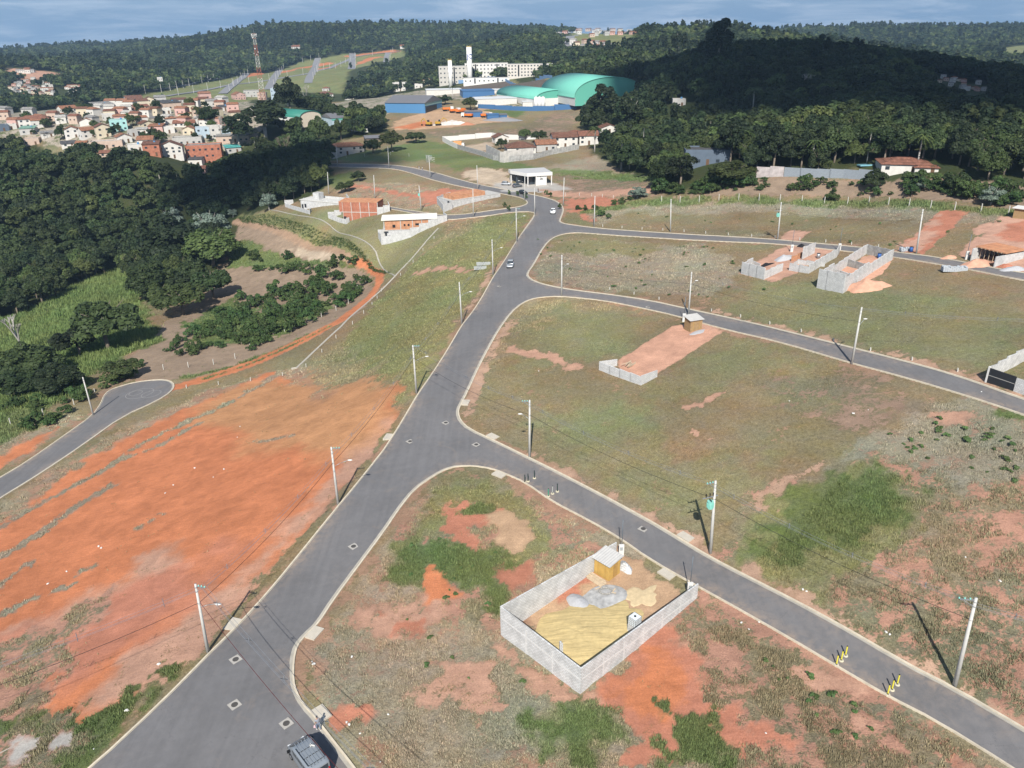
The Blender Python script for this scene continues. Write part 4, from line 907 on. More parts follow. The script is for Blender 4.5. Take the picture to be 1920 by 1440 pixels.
# ------------------------------------------------------------------ buildings near the estate
def top_h(p, ty):                            # height at which a vertical line from p reaches photo row ty
    lo, hi = 0, 110
    for _ in range(30):
        h = (lo+hi)/2
        if proj(np.asarray(p)+np.array([0, 0, h]))[1] > ty: lo = h
        else: hi = h
    return h
def frame(name, label, cat, pa, pb, group=None, za=None):
    a = g(*pa); c = g(*pb); rz = ang(a, c); L_ = math.hypot(*(c-a)[:2]); z = min(a[2], c[2]) if za is None else za
    t_ = thing(name, label, cat, (a[0], a[1], z), rz, group); return t_, L_, a, c
def bx(t_, name, x0, x1, y0, y1, z0, z1, material, parent=None):
    b = MB(); b.box(((x0+x1)/2, (y0+y1)/2, (z0+z1)/2), (x1-x0, y1-y0, z1-z0)); return b.build(name, material, parent or t_)
def win(t_, x, z, w=1.1, h=1.0, y=0, material=None, name='window', fr=True, side=None):
    o = bx(t_, name, x-w/2, x+w/2, y-.03, y+.02, z, z+h, material or DARK)
    return o
PINKC = mat('formwork_concrete', (.50, .42, .36), .9, .15, 1.2)
# grey block house with parapets
t_, L_, a, c = frame('unfinished_house', 'unfinished grey block house with flat parapets at the far left of the upper row', 'unfinished house', (566, 394), (642, 384))
hh_ = min(max(top_h(a, 374), 3.3), 5.5); print('grey', hh_); t_.scale.z = hh_/3.5; bx(t_, 'wall', 0, L_, 0, 7, -1.5, 3.3, BLOCK); bx(t_, 'roof_slab', -.6, L_+.1, -.15, 7.15, 3.3, 3.5, mat('slab_pale', (.5, .49, .46))); bx(t_, 'parapet', 1.5, L_-.2, -.02, .16, 3.5, 4.1, BLOCK); bx(t_, 'parapet', 1.5, L_-.2, 6.8, 6.98, 3.5, 4.1, BLOCK)
bx(t_, 'tank_tower', 4.5, 7.5, 2.5, 5.5, 3.5, 5.6, BLOCK); bx(t_, 'porch_wall', -.4, -.15, .2, 6.8, -1.5, 3.2, BLOCKD); win(t_, 2.2, 1.0, .9, 1.2); win(t_, -.9+1.6, .0, .8, 2.0)
px_wall('block_wall', 'low grey block yard wall in front of the grey block house', 'block wall', [(550, 381), (535, 388), (581, 402), (584, 397)], 1.5, material=BLOCK)
px_wall('block_wall', 'grey block back yard wall behind the grey block house', 'block wall', [(638, 384), (655, 379), (650, 372)], 1.8, material=BLOCK)
# two storey red brick shell
t_, L_, a, c = frame('unfinished_house', 'unfinished two-storey red hollow brick house with concrete frame', 'unfinished house', (645, 417), (709, 402))
H_ = top_h(a, 379); print('brick house', L_, H_)
H_ = min(max(H_, 6.2), 8); bx(t_, 'lower_wall', 0, L_, 0, 7.5, -1, H_/2, BRICK); bx(t_, 'upper_wall', -1.3, L_, .01, 7.49, H_/2+.25, H_, BRICK); bx(t_, 'floor_slab', -1.4, L_+.05, -.03, 7.55, H_/2, H_/2+.25, RC)
bx(t_, 'roof_slab', -1.4, L_+.05, -.03, 7.55, H_, H_+.18, BRICKO)
for k in range(5): bx(t_, 'column', L_*k/4-.12+(.1 if k == 0 else 0), L_*k/4+.12, -.04, -.002, -1, H_-.01, RC)
win(t_, .7, .1, 1.0, 2.2, -.01, name='doorway'); win(t_, 4.4, H_/2+.9, .1, .1, -.05)
px_wall('block_wall', 'low block yard wall left of the red brick house', 'block wall', [(640, 402), (616, 409), (650, 420), (655, 416)], 1.7, material=BLOCK)
px_wall('block_wall', 'block yard wall with a small roofed gate right of the red brick house', 'block wall', [(708, 403), (731, 396), (728, 389)], 2.2, material=BLOCK, coping=WHITE)
# long house with a white roof
t_, L_, a, c = frame('unfinished_house', 'long unfinished house with white roof slab and orange brick upper walls over grey block', 'unfinished house', (716, 455), (838, 414), za=None)
zf = a[2]-t_.location.z; H_ = top_h(a, 412); H_ = min(max(H_, 6.5), 9); print('white roof', L_, H_)
bx(t_, 'lower_wall', 2.0, L_*.97, 0, 7, -2.5, H_*.52, BLOCK); bx(t_, 'upper_wall', 1.5, L_*.78, .01, 6.99, H_*.52+.2, H_-.35, BRICKO); bx(t_, 'floor_slab', .6, L_*.97, -.1, 7.05, H_*.52, H_*.52+.2, RC)
bx(t_, 'roof', .4, L_*.86, -.5, 7.5, H_-.3, H_+.05, mat('roof_white', (.70, .67, .60), .8, .1)); bx(t_, 'upper_wall', L_*.78, L_*.96, .02, 5, H_*.52+.2, H_-1.4, BRICKO)
for x in (1.2, L_*.3, L_*.48, L_*.62, L_*.78): bx(t_, 'column', x-.14, x+.14, -.03, .0, -1.5, H_-.3, RC)
for x, w_, hh, zz in ((L_*.20, 1.0, 1.0, .9), (L_*.36, .6, .7, 1.3), (L_*.42, .7, .7, 1.3), (L_*.55, 1.3, .7, 1.4), (L_*.66, .7, .9, 1.0)): win(t_, x, H_*.52+zz, w_, hh)
win(t_, 2.7, .3, .9, 2.0, -.0, name='doorway'); bx(t_, 'awning', .7, 2.4, -.9, .2, H_*.52-.1, H_*.52+.02, RC)
bx(t_, 'water_tank', L_*.9, L_*.9+1.2, 1, 2.2, H_-1.4, H_-.4, WHITE)
px_wall('block_wall', 'block yard wall at the near end of the white-roofed house', 'block wall', [(736, 438), (710, 447), (716, 459), (770, 445)], 2.3, material=BLOCK)
px_wall('block_wall', 'stepped block wall running beside the white-roofed house to the street', 'block wall', [(770, 445), (838, 414), (832, 408)], 1.9, material=BLOCK)
# long block house with orange brick on top
t_, L_, a, c = frame('unfinished_house', 'long grey block house under construction with orange brick courses on top by the street fork', 'unfinished house', (846, 391), (938, 369))
H_ = min(max(top_h(a, 368), 4), 6); print('orange top', L_, H_)
bx(t_, 'wall', 0, L_, 0, 8, -1.5, H_*.6, BLOCK); bx(t_, 'upper_wall', 1.5, L_*.72, 1.0, 7, H_*.6, H_*.95, BRICKO); bx(t_, 'ring_beam', -.05, L_+.05, -.05, 8.05, H_*.6-.02, H_*.6+.12, RC)
for k in range(6): bx(t_, 'column', L_*k/5-.1, L_*k/5+.1, -.03, 0, -1.5, H_*.6-.03, RC)
bx(t_, 'doorway', -.03, .0, 1, 2.2, .2, 2.4, DARK)
px_wall('block_wall', 'tall grey block yard wall at the street end of the orange-topped house', 'block wall', [(845, 372), (820, 382), (832, 398), (848, 392)], 2.4, material=BLOCK)
# white shop
t_, L_, a, c = frame('shop_building', 'white flat-roofed shop with a turquoise sign band and tall glass front', 'shop', (990, 349), (1025, 346.5))
s = mpp(a); Hs = min(max(top_h(a, 326), 5), 8); print('shop', L_, Hs, s)
Wd = L_*1.0; ND = 12.0
SIGN = mat('sign_turquoise', (.10, .48, .48), .6, .06); STONE = mat('grey_slab_floor', (.35, .34, .32), .9, .15)
# footprint: long canopy reaching left
p0 = g(957, 341); loc0 = (Matrix.Rotation(-t_.rotation_euler.z, 3, 'Z')@(Vector(p0)-t_.location)); print('canopy left corner local', loc0)
xl, yl = loc0.x, max(loc0.y, 8.0)
b = MB(); P_roof = [(-.4, -.5), (L_+2.2, -.5), (L_+2.2, 12), (xl-.3, 12), (xl-.3, yl*.85)]
b.prism(P_roof, Hs-1.25, Hs); b.build('fascia', WHITE, t_)
b = MB(); b.prism([(x*.985+.05, y*.97+.15) for x, y in P_roof], Hs+.001, Hs+.05); b.build('roof', mat('roof_membrane', (.42, .42, .42), .85, .1), t_)
bx(t_, 'side_wall', L_*.46, L_, 0, 11, -1.5, Hs-1.25, WHITE); bx(t_, 'back_wall', xl, L_*.46, 10.8, 11, -1, Hs-1.25, mat('inner_wall', (.25, .25, .25)))
bx(t_, 'shopfront', .3, L_*.455, 2.5, 2.6, 0, Hs-1.3, GLASS); bx(t_, 'shopfront', xl+1.5, .25, 6.5, 6.6, 0, Hs-1.3, GLASS)
for x, y in ((-.1, -.2), (L_*.46-.2, -.15), (L_+1.9, -.2), (xl+.1, yl*.9), (L_+1.9, 11.5)): bx(t_, 'column', x-.18, x+.18, y-.18, y+.18, -1.5, Hs-1.25, WHITE)
dv = Vector((xl-.3+.4, yl*.85+.5, 0)); ln = dv.length; aa = math.atan2(dv.y, dv.x)
b = MB(); b.box((-.4+dv.x*.33, -.5+dv.y*.33, Hs-.62), (ln*.42, .06, 1.0), aa, 1); b.v = [(x-.06*math.sin(aa)*-1, y-.06*math.cos(aa), z) for x, y, z in b.v]; b.build('sign', SIGN, t_)
b = MB(); b.box((-.4+dv.x*.8, -.5+dv.y*.8, Hs-.62), (ln*.26, .06, 1.0), aa, 1); b.v = [(x+.06*math.sin(aa), y-.06*math.cos(aa), z) for x, y, z in b.v]; b.build('sign', mat('sign_pale', (.45, .66, .66), .6), t_)
b = MB(); b.box((L_*.72, -.02, 2.4), (1.4, .03, .25)).box((L_*.72, -.02, 2.75), (.9, .03, .18)).tube((L_*.69, -.03, 2.8), (L_*.66, -.03, 4.4), .05, n=5); b.build('wall_emblem', DARK, t_)
plane_patch('paved_forecourt', 'grey paved forecourt in front of the white shop', 'forecourt', g(972, 357), 9, 4.5, .02, STONE, 0, 20, 1, 0, 3, wob=.1)['kind'] = 'structure'
# unfinished walled shells on the right
def shell(label, px, h, steps=None, group=None):
    return px_wall('unfinished_house', label, 'unfinished house', px, h, .18, BLOCK, None, group, 2.4)
s1 = shell('left one of the two roofless block shells by the upper street, with open bare floor', [(1390, 513), (1432, 524), (1466, 508)], [2.6, 1.7])
zz = s1.location
def add_walls(t_, px, h, material=BLOCK, sub=2.4, name='wall'):
    P = G([p[0] for p in px], [p[1] for p in px]); o = np.array(t_.location); pts = []; hs_ = []
    for i in range(len(P)-1):
        n = max(1, int(round(np.linalg.norm((P[i+1]-P[i])[:2])/sub)))
        for k in range(n): q = P[i]+(P[i+1]-P[i])*k/n; pts.append((q[0]-o[0], q[1]-o[1], hz(q[0], q[1])-o[2])); hs_.append(h[i] if isinstance(h, (list, tuple)) else h)
    pts.append(tuple(P[-1]-o)); wall_run(t_, pts, .18, hs_, material, name)
add_walls(s1, [(1390, 512), (1410, 499), (1424, 504)], [2.0, 1.2]); add_walls(s1, [(1480, 507), (1516, 513), (1568, 482)], [1.5, 1.9]); add_walls(s1, [(1480, 507), (1496, 495), (1545, 500)], [.9, .9]); add_walls(s1, [(1504, 486), (1526, 475)], 2.6); add_walls(s1, [(1484, 490), (1506, 480)], 1.0, BRICKO); add_walls(s1, [(1568, 482), (1573, 474)], 1.9)
s2 = shell('right one of the two roofless block shells, tall at its near end, with inner partitions', [(1532, 540), (1580, 550), (1625, 518), (1672, 487)], [3.9, 3.0, 2.3])
add_walls(s2, [(1532, 540), (1560, 519), (1590, 498), (1624, 476)], [3.0, 2.2, 2.2]); add_walls(s2, [(1624, 476), (1672, 487)], 2.0, BLOCKD); add_walls(s2, [(1560, 519), (1606, 533)], 1.7); add_walls(s2, [(1590, 500), (1634, 512)], 1.5, BLOCKD)
o = plane_patch('earth_floor', 'peach coloured trampled earth floor inside the right block shell', 'earth floor', g(1605, 512), 5.5, 12, .12, SOILP, ang(g(1580, 550), g(1672, 487))-math.pi/2, 18, 1, 0, 8, wob=.1)
plane_patch('soil_heap', 'pinkish heap of dug soil beside the tall end of the right block shell', 'soil heap', g(1622, 540), 4.2, 2.8, 1.7, SOILP, -.3, 24, 1.4, 0, 61, wob=.25)
plane_patch('gravel_heap', 'grey sand heap inside the left block shell', 'gravel heap', g(1470, 486), 2.6, 1.6, 1.0, GRAV, .2, 20, 1.5, 0, 62)
plane_patch('soil_heap', 'pinkish dug soil heap in front of the half-dug garage', 'soil heap', g(1832, 497), 3.2, 2.0, 1.3, SOILP, 0, 22, 1.4, 0, 63, wob=.3)
plane_patch('soil_heap', 'small pink soil heap left of the half-dug garage', 'soil heap', g(1780, 484), 1.8, .9, .6, SOILP, 0, 18, 1.4, 0, 64, wob=.3)
plane_patch('gravel_heap', 'grey gravel heap on the kerb at the right edge', 'gravel heap', g(1902, 506), 2.3, 1.2, .8, GRAV, -.2, 20, 1.4, 0, 65)
plane_patch('brick_heap', 'small heap of red brick rubble on the kerb near the right edge', 'brick heap', g(1882, 500), 1.4, .9, .6, BRICK, 0, 16, 1.4, 0, 66, wob=.4)
post_with_meter(g(1484, 472), 'steel service post and meter pillar at the left block shell'); post_with_meter(g(1573, 470), 'steel service post and meter pillar between the two block shells'); post_with_meter(g(1812, 486), 'steel service post and meter pillar beside the half-dug garage')
TARP = mat('black_tarpaulin', (.015, .015, .017), .5, .1)
plane_patch('tarpaulin', 'crumpled black tarpaulin in the open corner of the left block shell', 'tarpaulin', g(1434, 498), 2.2, .7, .5, TARP, .4, 16, 1.2, 0, 81, wob=.5)
plane_patch('tarpaulin', 'black tarpaulin heap at the street end of the left block shell', 'tarpaulin', g(1502, 462), 1.2, .8, .7, TARP, .4, 14, 1.2, 0, 82, wob=.4)
DRUMB = mat('drum_blue', (.03, .10, .32), .5)
for (x, y), lb, mm_ in (((1648, 484), 'blue plastic drum inside the right block shell', DRUMB), ((1534, 484), 'grey drum inside the left block shell', STEEL), ((1708, 472), 'blue plastic drum beside the rounded block stack', DRUMB), ((1612, 482), 'grey drum lying inside the right block shell', STEEL)):
    t_ = thing('drum', lb, 'drum', loc3(g(x, y), .1)); MB().tube((0, 0, -.1), (0, 0, 1.0), .38, .38, 16).build('barrel', mm_, t_, True); MB().tube((0, 0, 1.0), (0, 0, 1.04), .4, .4, 16).build('lid', BLACK, t_)
for i, (x, y, r_, lb) in enumerate([(1590, 522, .5, 'loose timber boards piled in the near part of the right block shell'), (1560, 530, .2, 'leaning timber formwork in the tall corner of the right block shell'), (1180, 686, .9, 'scrap timber lying inside the U-shaped block wall'), (1512, 505, .3, 'loose timber on the floor of the left block shell')]):
    t_ = thing('timber_pile', lb, 'timber pile', loc3(g(x, y), .1), r_)
    for k in range(6): MB().box((random.uniform(-.4, .4), -.5+.2*k, .1+.07*k), (random.uniform(1.6, 3.0), .14, .06), random.uniform(-.5, .5)).build('board', TIMBER, t_)
# half-dug garage with props
t_, L_, a, c = frame('unfinished_garage', 'unfinished garage dug into the red bank, timber props under its slab', 'unfinished garage', (1828, 487), (1878, 496))
bx(t_, 'side_wall', -.2, 0, -1.2, 6, -.5, 2.5, BLOCK); bx(t_, 'side_wall', L_, L_+.2, -2.4, 6, -.5, 2.3, BLOCK); bx(t_, 'back_wall', 0, L_, 5.8, 6, -.5, 2.6, BLOCKD)
b = MB(); b.box((L_/2, 3, 2.75), (L_+.7, 6.2, .22)); b.build('slab', BRICKO, t_)
for k in range(int(L_/.28)): bx(t_, 'joist', .1+k*.28*(L_/(int(L_/.28)*.28)), .18+k*.28*(L_/(int(L_/.28)*.28)), -.4, -.12, 2.62, 2.74, TIMBER) if k % 3 == 0 else None
for i in range(6):
    for j in (0.5, 3): b = MB(); b.tube((.5+i*(L_-1)/5, j, -.3), (.5+i*(L_-1)/5, j+.1, 2.64), .05, n=6); b.build('prop', TIMBER, t_)
t_, L_, a, c = frame('site_shed', 'brown wooden shed with a white roof at the top of the red bank, right edge', 'shed', (1898, 409), (1935, 412))
bx(t_, 'wall', 0, L_, 0, 3, -.5, 2.4, mat('plywood_brown', (.30, .20, .10))); bx(t_, 'roof', -.4, L_+.4, -.5, 3.4, 2.4, 2.55, WHITE)
# house at the right edge with black gates
t_, L_, a, c = frame('unfinished_house', 'white block house with black sheet gates at the right edge of the middle street', 'unfinished house', (1846, 716), (1935, 745))
GATE = mat('gate_black', (.022, .024, .028), .45, .1)
bx(t_, 'gate', .3, 4.1, -.04, .02, .05, 2.35, GATE); bx(t_, 'gate_rail', .3, 4.1, -.07, -.045, 1.2, 1.26, RC); bx(t_, 'pillar', .05, .3, -.1, .2, -.4, 2.5, WHITE); bx(t_, 'wall', 4.15, 6.0, -.1, .1, -.5, 2.2, BLOCK); bx(t_, 'gate', 6.05, 7.2, -.04, .02, 0, 2.2, GATE); bx(t_, 'wall', 7.25, 12, -.1, .1, -.5, 2.1, BLOCK)
bx(t_, 'meter_box', 7.6, 8.1, -.16, -.11, .9, 1.5, mat('meter_grey', (.3, .33, .34)))
for k in range(10): bx(t_, 'side_wall', -.05, .15, .2+k*2.2, .2+(k+1)*2.2-.01, -.5, 2.4+.33*k, BLOCK)
bx(t_, 'front_wall', 2.6, 11, 8.8, 9.0, -.5, 5.4, mat('plaster_pink', (.45, .34, .29), .9, .2)); bx(t_, 'upper_wall', 1.4, 11, 14, 14.2, 0, 7.0, BLOCK); bx(t_, 'inner_wall', 2.6, 2.8, 9, 14, 0, 5.3, BLOCK); bx(t_, 'floor_slab', .2, 11, .2, 8.7, .05, .2, RC)

# ------------------------------------------------------------------ street details
def slab_on(name, label, cat, p, w, d, h, rz, material, group=None, dz=0.0):
    t_ = MB().box((0, 0, h/2-.1), (w, d, h+.2)).build(name, material); t_.location = loc3(p, dz); t_.rotation_euler.z = rz; return tag(t_, label, cat, group)
SLAB = mat('drain_slab', (.46, .42, .35), .9, .12)
for (x, y), lb in {(452, 1172): 'by the crossed-cable pole', (590, 1188): 'on the corner curve opposite the crossed-cable pole', (731, 818): 'at the kerb beside the orange lot', (919, 822): 'at the outer corner of the near junction', (870, 758): 'at the tip of the mown block',
                   (942, 886): 'at the inner corner of the near junction', (1282, 1011): 'across the street from the walled lot', (1247, 1071): 'in front of the walled lot', (588, 1352): 'by the man next to the van'}.items():
    p = g(x, y); d = sdist(np.array([p[0]]), np.array([p[1]]), RE)[0]
    E = RE; k = np.argmin(np.hypot(E[:, 0]-p[0], E[:, 1]-p[1])); tt = E[(k+2) % len(E)]-E[k-2]; out = p[:2]-E[k]; nn = np.array([tt[1], -tt[0]]); nn = nn/np.linalg.norm(nn)
    if sdist(np.array([E[k][0]+nn[0]*.5]), np.array([E[k][1]+nn[1]*.5]), E)[0] > 0: nn = -nn
    q = E[k]+nn*.82; q = np.array([q[0], q[1], hz(q[0], q[1])])
    o = slab_on('drain_slab', 'pale concrete storm drain slab '+lb, 'drain cover', q, 1.9, 1.2, .17, math.atan2(tt[1], tt[0]), SLAB, 'concrete storm drain slabs along the kerbs')
IRON = mat('cast_iron', (.07, .065, .06), .7, .2)
for (x, y), lb in {(442, 1237): 'nearest the crossed-cable pole', (440, 1322): 'lowest in the wide near road', (663, 1025): 'in the main road below the junction', (769, 828): 'left of the junction centre', (836, 793): 'towards the upper side of the junction',
                   (893, 834): 'at the mouth of the near side street', (1206, 992): 'in the side street before the walled lot', (1216, 576): 'in the middle street', (537, 1357): 'in the shade line near the van', (937, 537): 'in the main road by the block stacks'}.items():
    p = g(x, y); t_ = thing('manhole', 'round iron manhole in a square concrete collar, '+lb, 'manhole', loc3(p, .045), .8, 'manhole covers in the tarmac')
    MB().box((0, 0, .0), (1.05, 1.05, .05)).build('collar', mat('collar', (.36, .34, .31), .9, .15), t_)
    MB().tube((0, 0, 0), (0, 0, .034), .33, .33, 20).build('cover', IRON, t_)
# bollards
YEL = mat('bollard_yellow', (.62, .55, .06), .6, .1)
def bollard(p, body, label, grp):
    t_ = thing('bollard', label, 'bollard', loc3(p, .04), 0, grp)
    MB().tube((0, 0, 0), (0, 0, .10), .26, .22, 12).build('base', mat('bollard_base', (.50, .46, .34), .9), t_); MB().tube((0, 0, .10), (0, 0, .2), .1, .08, 10).build('collar', BLACK, t_)
    MB().tube((0, 0, .2), (0, 0, 1.22), .07, .07, 10).build('post', body, t_); MB().tube((0, 0, 1.22), (0, 0, 1.28), .075, .05, 10).build('cap', BLACK, t_)
lbs = ['nearest the kerb', 'in the middle', 'furthest into the road']
for rowi, row in enumerate(([(1568, 1247), (1577, 1239), (1585, 1230)], [(1664, 1303), (1672, 1294), (1682, 1284)])):
    for k, (x, y) in enumerate(row): bollard(g(x, y), YEL, 'yellow bollard %s of the %s row across the near street' % (lbs[k], ['left', 'right'][rowi]), 'yellow bollards across the near street')
GRN = mat('bollard_dark', (.03, .05, .045), .6); GRY = mat('bollard_grey', (.34, .35, .33), .6)
for k, (x, y, mm_) in enumerate([(984, 905, GRN), (990, 903, GRN), (1002, 897, GRN), (1028, 931, mat('bollard_green', (.05, .25, .15), .6)), (1036, 926, GRY), (1045, 922, GRN)]):
    bollard(g(x, y), mm_, '%s bollard, %s of the %s group near the junction' % ({0: 'dark', 1: 'dark', 2: 'dark', 3: 'green and yellow', 4: 'pale grey', 5: 'dark'}[k], lbs[k % 3], ['upper', 'lower'][k//3]), 'dark bollards across the side street mouth')
# fence posts
def fence_posts(pts, n, label, grp, h=1.6, r=.075, hide=None):
    P = G([p[0] for p in pts], [p[1] for p in pts]); d = np.r_[0, np.cumsum(np.hypot(*np.diff(P[:, :2], axis=0).T))]; me = None
    for i in range(n):
        s_ = d[-1]*i/(n-1); x = np.interp(s_, d, P[:, 0]); y = np.interp(s_, d, P[:, 1])
        if me is None: b = MB(); b.box((0, 0, h/2-.2), (r*2, r*2, h+.4)).box((0, .08, h+.08), (r*1.8, r*1.8, .22)); me = b.mesh('fence_post', mat('post_white', (.46, .45, .41), .85, .12))
        o = bpy.data.objects.new('fence_post', me); COL.objects.link(o); o.location = (x, y, hz(x, y)); o.rotation_euler.z = random.uniform(-.2, .2); tag(o, label, 'fence post', grp)
fence_posts([(1240, 379), (1340, 377), (1450, 377), (1610, 381), (1760, 392), (1890, 402)], 17, 'white concrete fence post on the green strip below the dark forest', 'fence posts below the right forest', 1.9, .09)
fence_posts([(20, 795), (75, 780), (152, 755), (197, 728), (245, 705), (293, 694), (342, 690), (430, 680), (495, 638), (538, 620), (615, 590), (660, 565), (676, 530)], 20, 'white fence post between the dirt track and the young planting', 'fence posts along the planting', 1.3, .08)
fence_posts([(350, 728), (567, 698), (580, 680), (617, 650), (632, 632), (648, 620), (673, 598), (700, 570), (716, 545), (742, 526), (764, 505), (781, 485), (797, 466), (814, 448)], 16, 'short white marker post above the concrete gutter line', 'marker posts along the gutter line', .7, .08)
fence_posts([(1035, 365), (1100, 367), (1150, 372)], 6, 'short pale post behind the eroded bank', 'posts behind the eroded bank', .9, .08)
fence_posts([(578, 301), (660, 297), (740, 290), (800, 297)], 9, 'thin pale post in the green meadow', 'posts in the green meadow', 1.3, .06)
fence_posts([(1130, 425), (1260, 433), (1400, 443), (1560, 455), (1700, 469)], 14, 'tiny white lot marker along the upper street', 'lot markers along the upper street', .5, .09)
fence_posts([(1143, 543), (1216, 557), (1390, 595), (1500, 622), (1590, 648), (1795, 697)], 12, 'tiny white lot marker along the middle street', 'lot markers along the middle street', .4, .09)
cc_ = g(262, 738); MARKM = mat('tyre_scuff', (.26, .25, .245), .9)
for k, (dx, dy, r_) in enumerate([(0, 0, 3.1), (-1.2, .5, 1.5), (3.2, -1.0, 2.2)]):
    o = edge_strip('road_marking', np.array([(cc_[0]+dx+r_*math.cos(a), cc_[1]+dy+r_*math.sin(a)) for a in np.linspace(0, 6.283, 40)[:-1]]), [(-.07, .048), (.07, .049)], MARKM); o['kind'] = 'structure'
# gutter lines
def ribbon(name, px, w, h, material, kind='structure'):
    P = G([p[0] for p in px], [p[1] for p in px])[:, :2]; Q = [P[0]]
    for i in range(len(P)-1):
        n = max(1, int(np.hypot(*(P[i+1]-P[i]))/1.5)); Q += [P[i]+(P[i+1]-P[i])*k/n for k in range(1, n+1)]
    o = edge_strip(name, np.array(Q), [(-w/2, -.1), (-w/2, h), (w/2, h), (w/2, -.1)], material, False); o['kind'] = kind; return o
DR = mat('drain_channel', (.34, .32, .28), .9, .15)
ribbon('drain_channel', [(505, 393), (560, 404), (620, 423), (668, 445), (705, 472), (741, 518)], .55, .10, DR)
ribbon('drain_channel', [(822, 428), (800, 452), (775, 482), (741, 518), (700, 557), (640, 612), (590, 658), (556, 690)], .5, .10, DR)
slab_on('drain_end', 'small pale slab at the lower end of the gutter line', 'drain slab', g(552, 691), 1.4, .9, .15, .4, SLAB)
ribbon('kerb', [(-60, 1440), (60, 1382), (0, 1410)][:2], .1, .02, DR)

# ------------------------------------------------------------------ vehicles
def loft(b, secs):                            # secs: list of closed rings with the same count
    n = len(secs[0]); o = len(b.v)
    for s_ in secs: b.v += [tuple(q) for q in s_]
    F = []
    for i in range(len(secs)-1):
        for j in range(n): F.append((o+i*n+j, o+i*n+(j+1) % n, o+(i+1)*n+(j+1) % n, o+(i+1)*n+j))
    F += [tuple(o+j for j in range(n))[::-1], tuple(o+(len(secs)-1)*n+j for j in range(n))]
    b.f += F; b.m += [b.mi]*len(F)
def ring(x, w, z0, z1, k=.12):                # rounded rectangle section at station x
    h = w/2; return [(x, -h, z0+k), (x, -h*.96, z0), (x, h*.96, z0), (x, h, z0+k), (x, h, z1-k), (x, h*.90, z1-.02), (x, h*.6, z1), (x, -h*.6, z1), (x, -h*.90, z1-.02), (x, -h, z1-k)]
TYRE = mat('tyre', (.015, .015, .016), .9); RIM = mat('rim', (.35, .36, .38), .4, .05, metal=.7); LAMPM = mat('head_lamp', (.6, .62, .64), .2, .05); TAILM = mat('tail_lamp', (.35, .02, .02), .3, .05)
def paint_mat(name, col, metal=.2): return mat(name, col, .28, .03, 1, metal=metal, spec=.5)
def car(p, rz, col, label, L=4.1, W=1.72, H=1.48, kind='hatch', group=None):
    t_ = thing('parked_car' if 'parked' in label else 'car', label, 'car', loc3(p, .04), rz, group); pm = paint_mat('car_paint_'+col[0], col[1])
    f = L/2; b = MB(); z0, zb = .28, .86
    sec = [(-f, W*.80, .42, .74), (-f+.12, W*.93, .32, .84), (-f+.7, W, z0, .92), (-.4, W, z0, .93), (f-1.25, W, z0, .92), (f-.45, W*.95, .30, .84), (f-.1, W*.86, .36, .70), (f, W*.7, .42, .62)]
    loft(b, [ring(x, w, a, c, .1) for x, w, a, c in sec]); body = b.build('body', pm, t_, True)
    b = MB(); rear = {'hatch': -f+.18, 'sedan': -f+.75, 'mini': -f+.15, 'pickup': -.55}[kind]
    cab = [(rear, W*.84, .90, .94), (rear+.42, W*.78, .90, H-.05), (rear+1.1, W*.76, .90, H), (.35, W*.76, .90, H-.02), (f-1.25, W*.84, .90, .95)]
    loft(b, [ring(x, w, a, c, .05) for x, w, a, c in cab]); b.build('cabin_glass', GLASS, t_, True)
    b = MB(); r_ = [(rear+.45, W*.74, H-.10, H+.0), (rear+1.1, W*.75, H-.1, H+.03), (.33, W*.74, H-.10, H+.0)]
    loft(b, [ring(x, w, a, c, .03) for x, w, a, c in r_]); b.build('roof', pm, t_, True)
    for x in (-L*.30, L*.31):
        for s_ in (-1, 1):
            w_ = MB().tube((x, s_*(W/2-.20), .30), (x, s_*(W/2+.01), .30), .31, .31, 18).build('wheel', TYRE, t_); MB().tube((x, s_*(W/2+.0), .30), (x, s_*(W/2+.025), .30), .19, .17, 14).build('rim', RIM, w_)
    for s_ in (-1, 1):
        MB().box((f-.16, s_*W*.34, .66), (.2, .34, .14), -s_*.25).build('headlight', LAMPM, t_); MB().box((-f+.08, s_*W*.39, .74), (.14, .2, .22)).build('tail_light', TAILM, t_); MB().box((.75, s_*(W/2+.06), .98), (.12, .16, .12)).build('mirror', pm, t_)
    if kind == 'pickup': MB().box((-f+.78, 0, .90), (1.3, W*.82, .1)).build('load_bed', BLACK, t_)
    return t_
def heading(p0, p1): return ang(g(*p0), g(*p1))
car(g(1037, 400), heading((1030, 425), (1039, 390))+math.pi, ('white', (.75, .76, .76)), 'small white car driving round the bend of the main road', 3.9)
car(g(957, 500), heading((950, 520), (962, 480))+math.pi, ('silver', (.30, .32, .34)), 'silver grey estate car driving on the main road beside the block stacks', 4.4, 1.75, 1.6)
car(g(981, 364), heading((940, 355), (1000, 366)), ('black', (.02, .02, .022)), 'black car driving past the white shop', 4.0)
car(g(949, 347), heading((940, 346), (962, 347)), ('silver2', (.42, .44, .46)), 'silver car parked left of the white shop', 3.9)
car(g(970, 351), heading((960, 352), (985, 349)), ('dark grey', (.12, .13, .14)), 'dark grey car parked in front of the glass front of the shop', 4.0)
